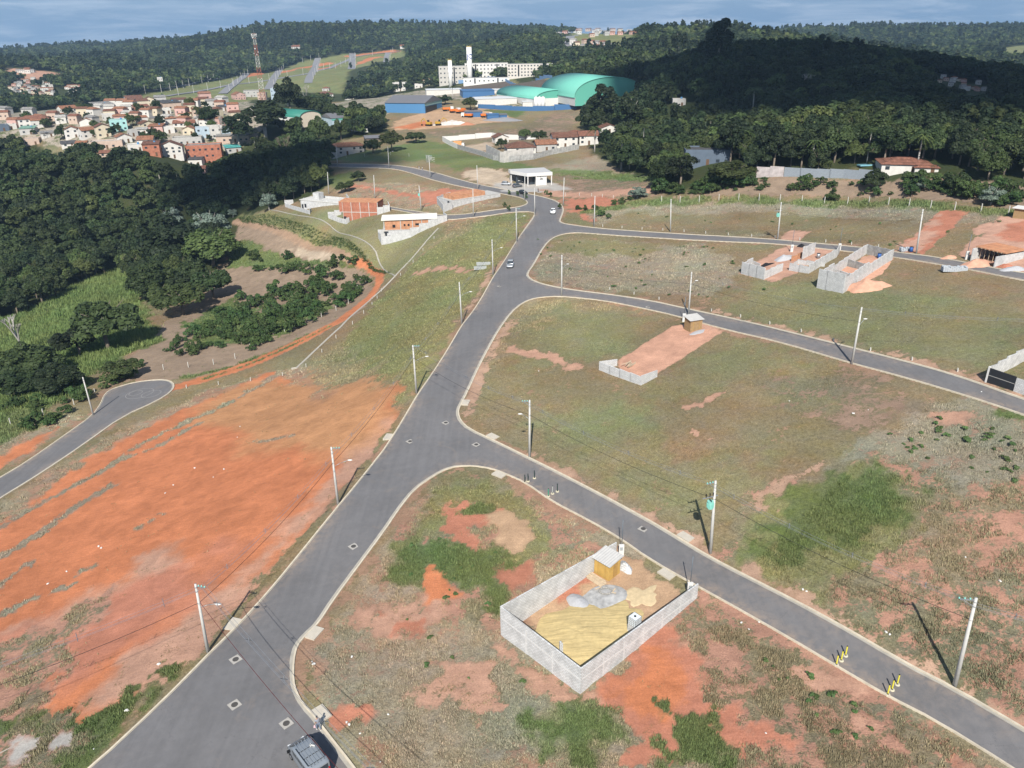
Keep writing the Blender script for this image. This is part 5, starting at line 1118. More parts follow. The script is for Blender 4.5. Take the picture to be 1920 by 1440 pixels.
# the van at the bottom edge
vp = g(578, 1420); vr = heading((600, 1460), (545, 1385)); van = thing('van', 'dark silver van with ribbed roof at the bottom edge of the picture', 'van', loc3(g(580, 1434), .04), vr)
VP = paint_mat('van_paint', (.27, .30, .33), .35); b = MB(); L, W, H = 4.9, 1.95, 2.15; f = L/2
loft(b, [ring(x, w, a, c, .12) for x, w, a, c in [(-f, W*.92, .4, 1.9), (-f+.08, W*.97, .36, 2.02), (-f+.5, W, .3, H-.04), (f-2.0, W, .3, H-.02), (f-1.5, W*.99, .3, H-.10), (f-.75, W*.97, .3, 1.38), (f-.25, W*.93, .32, 1.05), (f, W*.84, .4, .80)]]); b.build('body', VP, van, True)
b = MB(); V = [(f-1.50, -W*.41, H-.09), (f-1.50, W*.41, H-.09), (f-.76, W*.45, 1.42), (f-.76, -W*.45, 1.42)]; b.add([(x+.03, y, z+.02) for x, y, z in V]+[(x-.02, y, z-.02) for x, y, z in V], [(0, 3, 2, 1), (4, 5, 6, 7), (0, 1, 5, 4), (1, 2, 6, 5), (2, 3, 7, 6), (3, 0, 4, 7)]); b.build('windscreen', GLASS, van)
for s_ in (-1, 1):
    for x0, x1 in ((f-1.55, f-2.35), (f-2.45, f-3.4), (f-3.5, -f+.25)): MB().box(((x0+x1)/2, s_*(W/2+.0), 1.52), (abs(x0-x1), .03, .5)).build('side_window', GLASS, van)
    MB().box((f-1.0, s_*(W/2+.16), 1.25), (.16, .26, .26)).build('mirror', BLACK, van); MB().box((f-.12, s_*W*.33, .78), (.2, .34, .2), -s_*.3).build('headlight', LAMPM, van); MB().box((-f-.01, s_*W*.43, 1.1), (.04, .14, .5)).build('tail_light', TAILM, van)
    MB().tube((-f+.5, s_*W*.42, H+.06), (f-2.0, s_*W*.42, H+.06), .03, n=6).build('roof_rail', BLACK, van)
    for x in (-L*.30, L*.32):
        w_ = MB().tube((x, s_*(W/2-.22), .34), (x, s_*(W/2+.02), .34), .34, .34, 18).build('wheel', TYRE, van); MB().tube((x, s_*(W/2+.01), .34), (x, s_*(W/2+.03), .34), .2, .18, 14).build('rim', RIM, van)
for k in range(5): MB().box((-.55, -.62+.31*k, H-.012), (3.2, .06, .045)).build('roof_rib', VP, van)
for x in (-1.9, -1.0, -.1): MB().box((x, 0, H-.005), (.04, W*.78, .03)).build('roof_seam', BLACK, van)
MB().box((-f+.03, 0, 1.55), (.1, W*.78, .55)).build('rear_window', GLASS, van); MB().box((-f-.03, 0, .5), (.16, W*.9, .22)).build('bumper', BLACK, van); MB().box((f-.02, 0, .5), (.2, W*.84, .22)).build('bumper', BLACK, van)
MB().box((-.2, -.5, H+.06), (.5, .08, .1), .6).box((-.05, -.38, H+.06), (.3, .07, .1), -.5).build('roof_clutter', WHITE, van)
# orange trucks and vans in the yard
def truck(p, rz, label, cabc, bedc, k=1.0):
    t_ = thing('parked_truck', label, 'truck', loc3(p), rz, 'trucks parked in the works yard'); t_.scale = (k,)*3
    MB().box((2.3, 0, 1.5), (1.8, 2.2, 1.9), top=.93).build('cab', cabc, t_); MB().box((2.95, 0, 1.85), (.6, 1.9, .7)).build('windscreen', GLASS, t_); MB().box((-.9, 0, 1.45), (4.4, 2.3, 1.0)).build('load_bed', bedc, t_); MB().box((0, 0, .75), (6.2, .9, .3)).build('chassis', BLACK, t_)
    for x in (2.3, -1.2, -2.3):
        for s_ in (-1, 1): MB().tube((x, s_*.85, .48), (x, s_*1.12, .48), .48, .48, 14).build('wheel', TYRE, t_)
ORM = mat('truck_orange', (.62, .17, .03), .5)
for i, (x, y, r_, c1, c2, lb) in enumerate([(840, 208, .2, WHITE, ORM, 'white-cabbed orange truck furthest left in the works yard'), (853, 211, .5, WHITE, ORM, 'second orange-bodied truck from the left in the works yard'), (864, 212, .9, ORM, ORM, 'all-orange truck in the middle of the works yard'), (876, 220, 2.8, WHITE, ORM, 'orange tipper truck turned sideways in front of the blue sheds'), (912, 220, .2, WHITE, ORM, 'orange truck by the right-hand blue shed')]):
    truck(g(x, y), r_, lb, c1, c2, 1.15)
tv = thing('parked_van', 'white and orange box van parked inside the white-walled compound', 'van', loc3(g(861, 275)), -.1)
MB().box((-.7, 0, 1.7), (4.2, 2.1, 2.2)).build('box_body', mat('van_orange', (.60, .30, .12), .6), tv); MB().box((2.1, 0, 1.2), (1.5, 1.9, 1.4), top=.85).build('cab', WHITE, tv); MB().box((2.6, 0, 1.5), (.6, 1.6, .5)).build('windscreen', GLASS, tv)
for x in (1.9, -1.8):
    for s_ in (-1, 1): MB().tube((x, s_*.8, .4), (x, s_*1.05, .4), .4, .4, 12).build('wheel', TYRE, tv)

# ------------------------------------------------------------------ the man beside the van
def skin_body(name, joints, edges, radii, material, parent, sub=2):
    me = bpy.data.meshes.new(name); me.from_pydata(joints, edges, []); o = bpy.data.objects.new(name, me); COL.objects.link(o)
    md = o.modifiers.new('skin', 'SKIN'); md.use_smooth_shade = True
    for i, r_ in enumerate(radii): me.skin_vertices[0].data[i].radius = (r_[0], r_[1]) if isinstance(r_, tuple) else (r_, r_)
    me.skin_vertices[0].data[0].use_root = True
    o.modifiers.new('sub', 'SUBSURF').levels = sub; o.modifiers['sub'].render_levels = sub
    me.materials.append(material)
    dg = bpy.context.evaluated_depsgraph_get(); m2 = bpy.data.meshes.new_from_object(o.evaluated_get(dg)); m2.name = name
    o.modifiers.clear(); o.data = m2; o.parent = parent; return o
SKIN = mat('skin', (.38, .22, .15), .6, .05); JEAN = mat('faded_jeans', (.16, .20, .27), .9, .2, 8); SHIRT = mat('grey_blue_shirt', (.25, .27, .31), .9, .15, 8); HAIR = mat('dark_hair', (.015, .012, .01), .8)
def person(p, rz, label, shirt, trousers, pose=0, k=1.0, carry=False):
    t_ = thing('person', label, 'person', loc3(p), rz); t_.scale = (k,)*3
    st = .16
    J = [(0, 0, .95), (0, 0, 1.15), (0, 0, 1.38), (0, 0, 1.50), (.02, 0, 1.60), (.03, 0, 1.72), (0, .10, .92), (.10, .12, .50), (st, .12, .09), (st+.15, .13, .04), (0, -.10, .92), (-.02, -.12, .50), (-st, -.12, .09), (-st+.15, -.13, .04),
         (0, .19, 1.42), (-.05, .25, 1.14), (.10, .26, .90), (.14, .26, .80), (0, -.19, 1.42), (.04, -.25, 1.14), (.22, -.24, 1.0), (.30, -.22, .97)]
    E_ = [(0, 1), (1, 2), (2, 3), (3, 4), (4, 5), (0, 6), (6, 7), (7, 8), (8, 9), (0, 10), (10, 11), (11, 12), (12, 13), (2, 14), (14, 15), (15, 16), (16, 17), (2, 18), (18, 19), (19, 20), (20, 21)]
    Rr = [(.15, .12), (.15, .115), (.17, .12), .06, .085, .095, .09, .06, .042, .035, .09, .06, .042, .035, .065, .047, .034, .036, .065, .047, .034, .036]
    skin_body('body', J, E_, Rr, SKIN, t_)
    skin_body('shirt', [J[0], J[1], J[2], (0, 0, 1.46), J[14], (-.03, .235, 1.22), J[18], (.02, -.235, 1.22)], [(0, 1), (1, 2), (2, 3), (2, 4), (4, 5), (2, 6), (6, 7)], [(.165, .135), (.165, .13), (.185, .135), .09, .08, .062, .08, .062], shirt, t_)
    skin_body('trousers', [J[0], J[6], J[7], (st-.01, .12, .14), J[10], J[11], (-st+.01, -.12, .14)], [(0, 1), (1, 2), (2, 3), (0, 4), (4, 5), (5, 6)], [(.158, .128), .10, .075, .06, .10, .075, .06], trousers, t_)
    b = MB(); b.ell((.02, 0, 1.735), (.115, .10, .115), 12, 8); o = b.build('hair', HAIR, t_, True)
    for sx, sy in ((st+.07, .125), (-st+.07, -.125)): MB().ell((sx, sy, .045), (.14, .055, .05), 10, 6).build('shoe', WHITE, t_, True)
    b = MB(); b.ell((.125, 0, 1.66), (.02, .018, .03), 8, 5); b.build('nose', SKIN, t_, True)
    for s_ in (-1, 1):
        MB().ell((.115, s_*.035, 1.69), (.012, .014, .009), 8, 5).build('eye', BLACK, t_, True); MB().ell((.02, s_*.102, 1.67), (.02, .012, .03), 8, 5).build('ear', SKIN, t_, True)
    for hx, hy, hz_ in ((.14, .26, .80), (.30, -.22, .97)):
        for f_ in range(5):
            a0 = -.03+.015*f_; b = MB(); ln_ = (.055, .07, .075, .07, .05)[f_]
            if f_ == 0: b.path([(hx-.01, hy+.03, hz_+.01), (hx+.02, hy+.045, hz_-.02), (hx+.03, hy+.045, hz_-.04)], [.010, .009, .007], 5)
            else: b.path([(hx, hy+a0, hz_-.02), (hx+.015, hy+a0, hz_-.02-ln_*.6), (hx+.005, hy+a0, hz_-.02-ln_)], [.009, .008, .006], 5)
            b.build('finger', SKIN, t_, True)
    return t_
man = person(g(598, 1369), 2.2, 'person in a grey-blue top and faded jeans walking at the kerb beside the van', SHIRT, JEAN)
bag = MB().box((0, 0, -.16), (.22, .10, .26), top=.6); bg_o = bag.build('carrier_bag', mat('bag_pink', (.62, .42, .45), .7)); bg_o.location = loc3(man.location, .74); bg_o.location.x -= .32; bg_o.location.y -= .08; tag(bg_o, 'small pale carrier bag held by the person at the kerb', 'bag')
person(g(1009, 361), .3, 'tiny person in dark clothes walking on the pavement right of the shop', BLACK, BLACK)
person(g(792, 320), .3, 'person in a white top walking on the far upper street', WHITE, JEAN)
person(g(786, 318), .3, 'person in pale trousers walking just left of another on the far upper street', mat('shirt_blue', (.1, .14, .3), .9), WHITE)
# litter and loose stones
LIT = [(728, 1340), (660, 1232), (585, 1241), (588, 1246), (650, 1355), (655, 1359), (675, 1376), (713, 1430), (717, 1434), (612, 1346), (1505, 1106), (1512, 1109), (1661, 1186), (1668, 1190), (1436, 1375), (1390, 1168), (1404, 1180), (1423, 1167),
       (1600, 776), (1628, 769), (1480, 752), (1010, 696), (420, 880), (400, 895), (365, 878), (310, 925), (325, 910), (185, 1025), (190, 1028), (125, 1072), (90, 1095), (450, 800), (445, 820), (238, 1333), (176, 1405), (298, 1246), (1840, 735), (1810, 1045), (1875, 1090)]
for i, (x, y) in enumerate(LIT):
    b = MB(); r_ = random.uniform(.10, .22); b.ell((0, 0, r_*.4), (r_, r_*.7, r_*.55), 7, 5, .2, random)
    o = b.build('white_stone', WHITE); o.location = loc3(g(x, y)); o.rotation_euler.z = random.uniform(0, 3); tag(o, 'small white stone or scrap lying on the open ground', 'stone', 'white stones and scraps on the ground')

# ------------------------------------------------------------------ the town and the works
def wallm(c): return mat('render_%02d%02d%02d' % tuple(int(v*99) for v in c), c, .9, .14, .8)
TILE = {'orange': (.34, .165, .10), 'brown': (.20, .10, .07), 'red': (.27, .125, .085), 'grey': (.30, .29, .275), 'dark': (.10, .10, .105), 'green': (.22, .38, .30), 'pale': (.50, .48, .44), 'teal': (.10, .42, .40), 'blue': (.05, .18, .42)}
def tilem(c):
    nm = 'roof_tile_'+c
    if nm in _mc: return _mc[nm]
    return block_mat(nm, TILE[c], tuple(v*.72 for v in TILE[c]), tuple(v*.5 for v in TILE[c]), .35, .5, .05, .9, var=.35)
WMESH = {}
def unit_window(w, h, m_=None):
    key = (round(w, 1), round(h, 1), id(m_))
    if key not in WMESH: WMESH[key] = MB().box((0, 0, 0), (w, .12, h)).mesh('window', m_ or GLASS)
    return WMESH[key]
C_ = dict(white=(.56, .54, .50), cream=(.54, .47, .35), turq=(.32, .54, .52), pink=(.50, .32, .28), grey=(.40, .39, .37), blue=(.36, .44, .50), salmon=(.47, .36, .29), brickred=(.36, .13, .08), lgreen=(.40, .52, .42), yellow=(.52, .42, .25), slate=(.10, .13, .17))
def house(cx, by, wpx, hpx, roof, rc, wc, label, rz=None, dk=.9, storeys=None, group=None, base=None, nwin=None, seed=None, name='house', detail=True, pitch=.42, depth=None):
    p = g(cx, by) if base is None else base; s_ = mpp(p); w = wpx*s_; h = hpx*s_*1.02; d = depth or max(4.5, w*dk)
    view = math.atan2(p[0]-CAM[0], p[1]-CAM[1]); r_ = -view+(rz if rz is not None else random.uniform(-.35, .35))
    q = (p[0]+math.sin(view)*d*.5, p[1]+math.cos(view)*d*.5, p[2])
    t_ = thing(name, label, 'house', q, r_, group)
    st = storeys or max(1, int(round(h/3.2))); rh = w*.5*pitch if roof in ('gable',) else d*.5*pitch
    if roof in ('gable', 'side', 'hip'): rh = min(rh, h*.42); eh = h-rh*.8
    else: eh = h; rh = 0
    wm = BRICK if wc == 'brick' else wallm(C_[wc])
    if roof == 'gable': MB().add([(-w/2, -d/2, -1.5), (w/2, -d/2, -1.5), (w/2, d/2, -1.5), (-w/2, d/2, -1.5), (-w/2, -d/2, eh), (w/2, -d/2, eh), (w/2, d/2, eh), (-w/2, d/2, eh), (0, -d/2, eh+rh), (0, d/2, eh+rh)],
                                 [(3, 2, 1, 0), (0, 1, 5, 8, 4), (2, 3, 7, 9, 6), (1, 2, 6, 9, 8, 5), (3, 0, 4, 8, 9, 7)]).build('wall', wm, t_)
    elif roof == 'side': MB().add([(-w/2, -d/2, -1.5), (w/2, -d/2, -1.5), (w/2, d/2, -1.5), (-w/2, d/2, -1.5), (-w/2, -d/2, eh), (w/2, -d/2, eh), (w/2, d/2, eh), (-w/2, d/2, eh), (-w/2, 0, eh+rh), (w/2, 0, eh+rh)],
                                  [(3, 2, 1, 0), (0, 1, 5, 4), (2, 3, 7, 6), (1, 2, 6, 9, 5), (3, 0, 4, 8, 7), (4, 5, 9, 8), (6, 7, 8, 9)]).build('wall', wm, t_)
    else: MB().box((0, 0, (eh-1.5)/2), (w, d, eh+1.5)).build('wall', wm, t_)
    o = .45; b = MB(); th = .14
    if roof == 'gable':
        k = rh/(w/2); V = []
        for y in (-d/2-o, d/2+o):
            V += [(-w/2-o, y, eh-o*k+.02), (0, y, eh+rh+.02), (w/2+o, y, eh-o*k+.02), (-w/2-o, y, eh-o*k+th+.02), (0, y, eh+rh+th+.04), (w/2+o, y, eh-o*k+th+.02)]
        b.add(V, [(0, 6, 7, 1), (1, 7, 8, 2), (3, 4, 10, 9), (4, 5, 11, 10), (0, 1, 4, 3), (1, 2, 5, 4), (6, 9, 10, 7), (7, 10, 11, 8), (0, 3, 9, 6), (2, 8, 11, 5)])
    elif roof == 'side':
        k = rh/(d/2); V = []
        for x in (-w/2-o, w/2+o):
            V += [(x, -d/2-o, eh-o*k+.02), (x, 0, eh+rh+.02), (x, d/2+o, eh-o*k+.02), (x, -d/2-o, eh-o*k+th+.02), (x, 0, eh+rh+th+.04), (x, d/2+o, eh-o*k+th+.02)]
        b.add(V, [(0, 1, 7, 6), (1, 2, 8, 7), (3, 9, 10, 4), (4, 10, 11, 5), (0, 3, 4, 1), (1, 4, 5, 2), (6, 7, 10, 9), (7, 8, 11, 10), (0, 6, 9, 3), (2, 5, 11, 8)])
    elif roof == 'hip':
        i_ = min(w, d)*.5; wx = max(0.05, w/2-i_*.95); wy = max(.05, d/2-i_*.95); z0 = eh+.02
        b.add([(-w/2-o, -d/2-o, z0), (w/2+o, -d/2-o, z0), (w/2+o, d/2+o, z0), (-w/2-o, d/2+o, z0), (-w/2-o, -d/2-o, z0+.12), (w/2+o, -d/2-o, z0+.12), (w/2+o, d/2+o, z0+.12), (-w/2-o, d/2+o, z0+.12), (-wx, -wy, eh+rh), (wx, -wy, eh+rh), (wx, wy, eh+rh), (-wx, wy, eh+rh)],
              [(3, 2, 1, 0), (0, 1, 5, 4), (1, 2, 6, 5), (2, 3, 7, 6), (3, 0, 4, 7), (4, 5, 9, 8), (5, 6, 10, 9), (6, 7, 11, 10), (7, 4, 8, 11), (8, 9, 10, 11)])
    elif roof == 'mono': b.box((0, -.1, eh+.12), (w+.5, d+.7, .16)); b.v = [(x, y, z+(.1*(y+d/2))) for x, y, z in b.v]
    elif roof == 'flat':
        for (x, y, a_, c_) in ((0, -d/2+.1, w, .18), (0, d/2-.1, w, .18), (-w/2+.1, 0, .18, d-.38), (w/2-.1, 0, .18, d-.38)):
            MB().box((x, y, eh+.25), (a_, c_, .5)).build('parapet', wm, t_)
        b.box((0, 0, eh+.04), (w-.4, d-.4, .08))
    b.build('roof', tilem(rc), t_)
    if detail:
        nw = nwin or max(1, int(w/3.0))
        for f_ in range(st):
            for i in range(nw):
                x = -w/2+w*(i+.5)/nw+random.uniform(-.25, .25); zz = min(eh-.9, 1.5+f_*(eh/st))
                if f_ == 0 and i == nw//2: link('door', unit_window(1.0, 2.1, mat('door_brown', (.12, .07, .04))), t_, (x, -d/2-.0, 1.0))
                elif random.random() < .85: link('window', unit_window(1.2, 1.0), t_, (x, -d/2-.0, zz))
        for i in range(max(1, int(d/3.5))): link('window', unit_window(1.1, 1.0), t_, ((w/2 if r_ < view else -w/2), -d/2+d*(i+.5)/max(1, int(d/3.5)), 1.5), math.pi/2)
        if random.random() < .3 and roof in ('flat', 'mono') and w > 4: MB().tube((w*.2, d*.1, eh+.1), (w*.2, d*.1, eh+1.2), .6, .5, 10).build('water_tank', wallm((.08, .22, .40)), t_)
    return t_
TOWN = [(127, 211, 30, 12, 'side', 'orange', 'white', 'white cottage with orange tiled roof standing alone at the upper left of the town'),
 (68, 239, 56, 22, 'hip', 'red', 'white', 'wide white two-storey house with a long red hipped roof, left part of town'),
 (56, 252, 28, 12, 'mono', 'green', 'grey', 'low grey building with a pale green sheet roof, lower left of town'),
 (138, 259, 27, 22, 'gable', 'orange', 'white', 'leftmost of the three tall gabled houses at the wood edge, orange roof and dark balcony'),
 (165, 260, 26, 21, 'side', 'orange', 'white', 'middle of the three tall houses at the wood edge, flat front and open carport'),
 (195, 258, 27, 26, 'gable', 'brown', 'cream', 'cream gabled house with three dark windows beside the turquoise box'),
 (225, 246, 32, 21, 'flat', 'grey', 'turq', 'turquoise flat-roofed box house'),
 (233, 268, 28, 17, 'gable', 'orange', 'white', 'white A-frame chalet with pale orange roof below the turquoise house'),
 (203, 279, 60, 14, 'flat', 'pale', 'salmon', 'long low salmon coloured wall building at the wood edge'),
 (277, 275, 30, 19, 'side', 'orange', 'white', 'white house with orange tiled roof above the brick building pair'),
 (296, 250, 28, 14, 'mono', 'orange', 'pink', 'pink painted shop-like house in the middle of town'),
 (275, 239, 25, 12, 'gable', 'brown', 'cream', 'small cream gabled house with brown roof, centre of town'),
 (321, 232, 22, 14, 'hip', 'orange', 'white', 'white house with orange hipped roof left of the long orange-roofed one'),
 (348, 238, 42, 12, 'side', 'red', 'white', 'long white house under a wide red-orange roof'),
 (357, 253, 23, 16, 'gable', 'orange', 'cream', 'cream yellow gabled house beside the pale blue flats'),
 (382, 259, 26, 20, 'flat', 'pale', 'blue', 'leftmost pale blue flat-roofed block right of the cream gable'),
 (406, 260, 24, 24, 'flat', 'pale', 'white', 'middle whitish flat-roofed block of the pale group'),
 (426, 258, 20, 18, 'flat', 'grey', 'blue', 'right pale blue-grey flat-roofed block'),
 (447, 254, 27, 14, 'mono', 'orange', 'yellow', 'yellow-orange house with sloping orange roof by the pale blocks'),
 (439, 267, 64, 13, 'mono', 'grey', 'salmon', 'long low orange-walled building with washing hung out'),
 (354, 272, 56, 14, 'flat', 'pale', 'grey', 'long pale grey flat building behind the brown-gabled house'),
 (288, 293, 32, 24, 'mono', 'brown', 'brick', 'left red brick building with brown sheet roof at the wood edge'),
 (324, 297, 46, 32, 'gable', 'brown', 'white', 'large white gabled house with broad brown roof at the wood edge'),
 (388, 309, 68, 38, 'flat', 'grey', 'brick', 'big three-storey red hollow brick block with grey frame lines'),
 (370, 311, 27, 13, 'mono', 'dark', 'white', 'small white house with dark roof below the big brick block'),
 (377, 325, 22, 13, 'side', 'red', 'pink', 'pinkish house half hidden in trees below the brick block'),
 (437, 287, 30, 11, 'mono', 'teal', 'grey', 'low building with a turquoise sheet roof right of the brick block'),
 (252, 197, 32, 17, 'side', 'brown', 'blue', 'pale blue house with a steep brown roof at the top of town'),
 (281, 198, 20, 16, 'gable', 'brown', 'cream', 'cream gabled house at the top of town beside the blue one'),
 (193, 207, 38, 11, 'mono', 'grey', 'salmon', 'low grey-roofed building with an orange wall, upper town'),
 (225, 204, 24, 11, 'flat', 'pale', 'white', 'white flat block left below the pale blue house'),
 (320, 206, 36, 14, 'mono', 'dark', 'salmon', 'dark-roofed open building beside the sloping town street'),
 (336, 192, 28, 8, 'side', 'brown', 'grey', 'low brown-roofed shed on the upper street of town'),
 (386, 196, 34, 10, 'side', 'brown', 'white', 'brown-roofed row building upper right of town'),
 (448, 187, 22, 14, 'gable', 'orange', 'pink', 'pink house at the foot of the far estate hill'),
 (473, 182, 30, 12, 'flat', 'dark', 'grey', 'grey dark-roofed block left of the lattice mast'),
 (493, 187, 17, 13, 'flat', 'orange', 'salmon', 'small orange block at the foot of the lattice mast'),
 (525, 188, 30, 23, 'flat', 'pale', 'blue', 'three-storey pale blue block right of the lattice mast'),
 (548, 181, 20, 11, 'hip', 'orange', 'white', 'orange-roofed house just right of the pale blue three-storey block'),
 (610, 186, 32, 14, 'hip', 'brown', 'white', 'brown hip-roofed house among trees above the green vault hall'),
 (612, 171, 14, 8, 'hip', 'red', 'grey', 'small red-roofed house on the slope above the brown hip roof'),
 (655, 187, 15, 12, 'flat', 'grey', 'white', 'narrow white block between the dark trees'),
 (697, 172, 17, 12, 'hip', 'blue', 'slate', 'kiosk with a blue pyramid roof'),
 (716, 172, 20, 9, 'flat', 'blue', 'blue', 'blue-fronted shop right of the blue pyramid roof'),
 (751, 171, 26, 16, 'flat', 'pale', 'white', 'white cubic building with a green sign near the car park'),
 (802, 160, 22, 13, 'gable', 'orange', 'cream', 'cream house with orange gable roof left of the apartment blocks'),
 (785, 165, 16, 7, 'flat', 'pale', 'white', 'small white annexe left of the cream gable house'),
 (30, 232, 24, 11, 'side', 'brown', 'salmon', 'brown-roofed house at the left edge of town'),
 (8, 222, 22, 9, 'mono', 'grey', 'white', 'grey sheet roof house at the far left edge'),
 (8, 246, 18, 12, 'flat', 'dark', 'slate', 'dark slate coloured house at the left edge'),
 (22, 243, 18, 10, 'flat', 'pale', 'white', 'white flat house next to the slate one at the left edge'),
 (104, 222, 30, 8, 'side', 'orange', 'white', 'long low orange-roofed house above the wide red-roofed one'),
 (134, 229, 34, 10, 'mono', 'grey', 'white', 'grey-roofed white house between palms, left centre of town'),
 (166, 235, 26, 13, 'gable', 'orange', 'white', 'white house with orange gable behind the three tall houses'),
 (205, 226, 20, 12, 'flat', 'pale', 'white', 'white flat-roofed house left above the turquoise box'),
 (222, 222, 26, 8, 'hip', 'red', 'white', 'small red-roofed white house directly behind the turquoise box'),
 (238, 211, 34, 7, 'side', 'orange', 'white', 'low orange tiled roof in the upper middle of town'),
 (262, 205, 30, 8, 'side', 'red', 'cream', 'dark red tiled long roof under the pale blue house'),
 (272, 214, 24, 9, 'flat', 'pale', 'white', 'bright white plastered wall and house by the sloping street'),
 (310, 214, 20, 10, 'flat', 'grey', 'white', 'white block on the right side of the sloping street'),
 (250, 256, 16, 12, 'flat', 'grey', 'grey', 'plain grey cube right of the turquoise box'),
 (268, 252, 22, 10, 'mono', 'pale', 'white', 'pale roofed shed between the grey cube and the pink shop'),
 (318, 250, 20, 12, 'flat', 'pale', 'white', 'white block right of the pink shop'),
 (130, 275, 26, 10, 'side', 'dark', 'white', 'dark-roofed white house in front of the three tall houses'),
 (155, 273, 20, 8, 'side', 'orange', 'salmon', 'low orange roof peeping over the wood edge'),
 (256, 284, 30, 12, 'flat', 'pale', 'white', 'white flat block below the A-frame chalet'),
 (205, 292, 30, 9, 'side', 'red', 'salmon', 'low red-roofed house sunk in the trees below the salmon wall'),
 (62, 272, 30, 12, 'flat', 'pale', 'salmon', 'pale salmon block at the wood edge on the left'),
 (90, 258, 24, 9, 'mono', 'grey', 'white', 'grey sheet roof between palms at the lower left of town'),
 (396, 222, 26, 10, 'flat', 'pale', 'white', 'white wall and yard behind the bare-branched trees'),
 (420, 208, 22, 8, 'mono', 'dark', 'grey', 'dark low roof behind the bare trees'), (348, 218, 26, 8, 'hip', 'orange', 'cream', 'orange hipped roof above the long red-orange roof')]
for i, (cx, by, w_, h_, rf, rc, wc, lb) in enumerate(TOWN): house(cx, by, w_*.92, h_*.88, rf, rc, wc, lb, storeys=3 if 'three-storey' in lb else None, rz=(-.12 if w_ > 50 else None), dk=.55 if w_ > 40 else .95)
ribbon('road', [(290, 222), (297, 208), (300, 198), (296, 190)], 7, .15, ASPH)
MIDH = [(651, 291, 62, 20, 'hip', 'orange', 'grey', 'grey rendered farmhouse with orange hipped roof beside the upper street', .1, .5),
 (938, 268, 26, 14, 'gable', 'brown', 'white', 'small white gatehouse with brown roof inside the white-walled compound', .3, .9), (975, 292, 54, 21, 'hip', 'brown', 'white', 'low house with broad brown hipped roof and white eaves in the compound corner', .15, .8),
 (1022, 284, 38, 18, 'side', 'orange', 'grey', 'grey house with orange roof between the brown hipped one and the white two-storey one', .2, .8), (1057, 277, 46, 24, 'side', 'brown', 'white', 'white two-storey house with brown roof at the compound', .2, .7),
 (1101, 272, 36, 22, 'side', 'red', 'white', 'white house with red-orange roof at the right end of the compound', .2, .9), (1078, 256, 22, 10, 'hip', 'red', 'salmon', 'small red-roofed house behind the two-storey one', .1, .9),
 (1140, 250, 34, 14, 'gable', 'brown', 'white', 'white house with brown roof at the edge of the dark palms', .2, .9),
 (1322, 310, 84, 25, 'flat', 'dark', 'slate', 'blue-grey modern house with flat dark roof in front of the right forest', .15, .7),
 (1690, 325, 86, 23, 'hip', 'red', 'white', 'sprawling white house with red tiled hipped roofs and a chimney at the right forest edge', .2, .8),
 (1733, 324, 40, 13, 'hip', 'red', 'white', 'lower red-tiled wing on the right of the sprawling house', .2, .8), (1608, 190, 34, 9, 'mono', 'pale', 'white', 'white-roofed building deep inside the right forest', .1, .8), (1640, 270, 40, 14, 'mono', 'grey', 'cream', 'grey-roofed garden pavilion behind the pool', .1, .6),
 (1745, 268, 34, 12, 'flat', 'pale', 'white', 'white roof showing between trees above the red-tiled house', .1, .8), (1272, 200, 24, 12, 'flat', 'pale', 'grey', 'grey box building at the left part of the right forest', .1, .8),
 (1243, 112, 18, 14, 'flat', 'red', 'white', 'white tower-like house at the forest top on the left', .1, .8), (1280, 122, 24, 8, 'flat', 'pale', 'white', 'low white house at the forest top', .1, .8), (644, 152, 0, 0, '', '', '', '', 0, 0),
 (302, 161, 9, 14, 'flat', 'pale', 'white', 'lone tall white house in the far left forest', .1, .8), (555, 94, 16, 8, 'side', 'red', 'white', 'lone white house with red roof on the far wooded ridge', .1, .8), (757, 91, 14, 6, 'side', 'orange', 'white', 'small orange-roofed house at the top of the far estate', .1, .8)]
for cx, by, w_, h_, rf, rc, wc, lb, rz, dk in MIDH:
    if w_: house(cx, by, w_, h_, rf, rc, wc, lb, rz, dk)
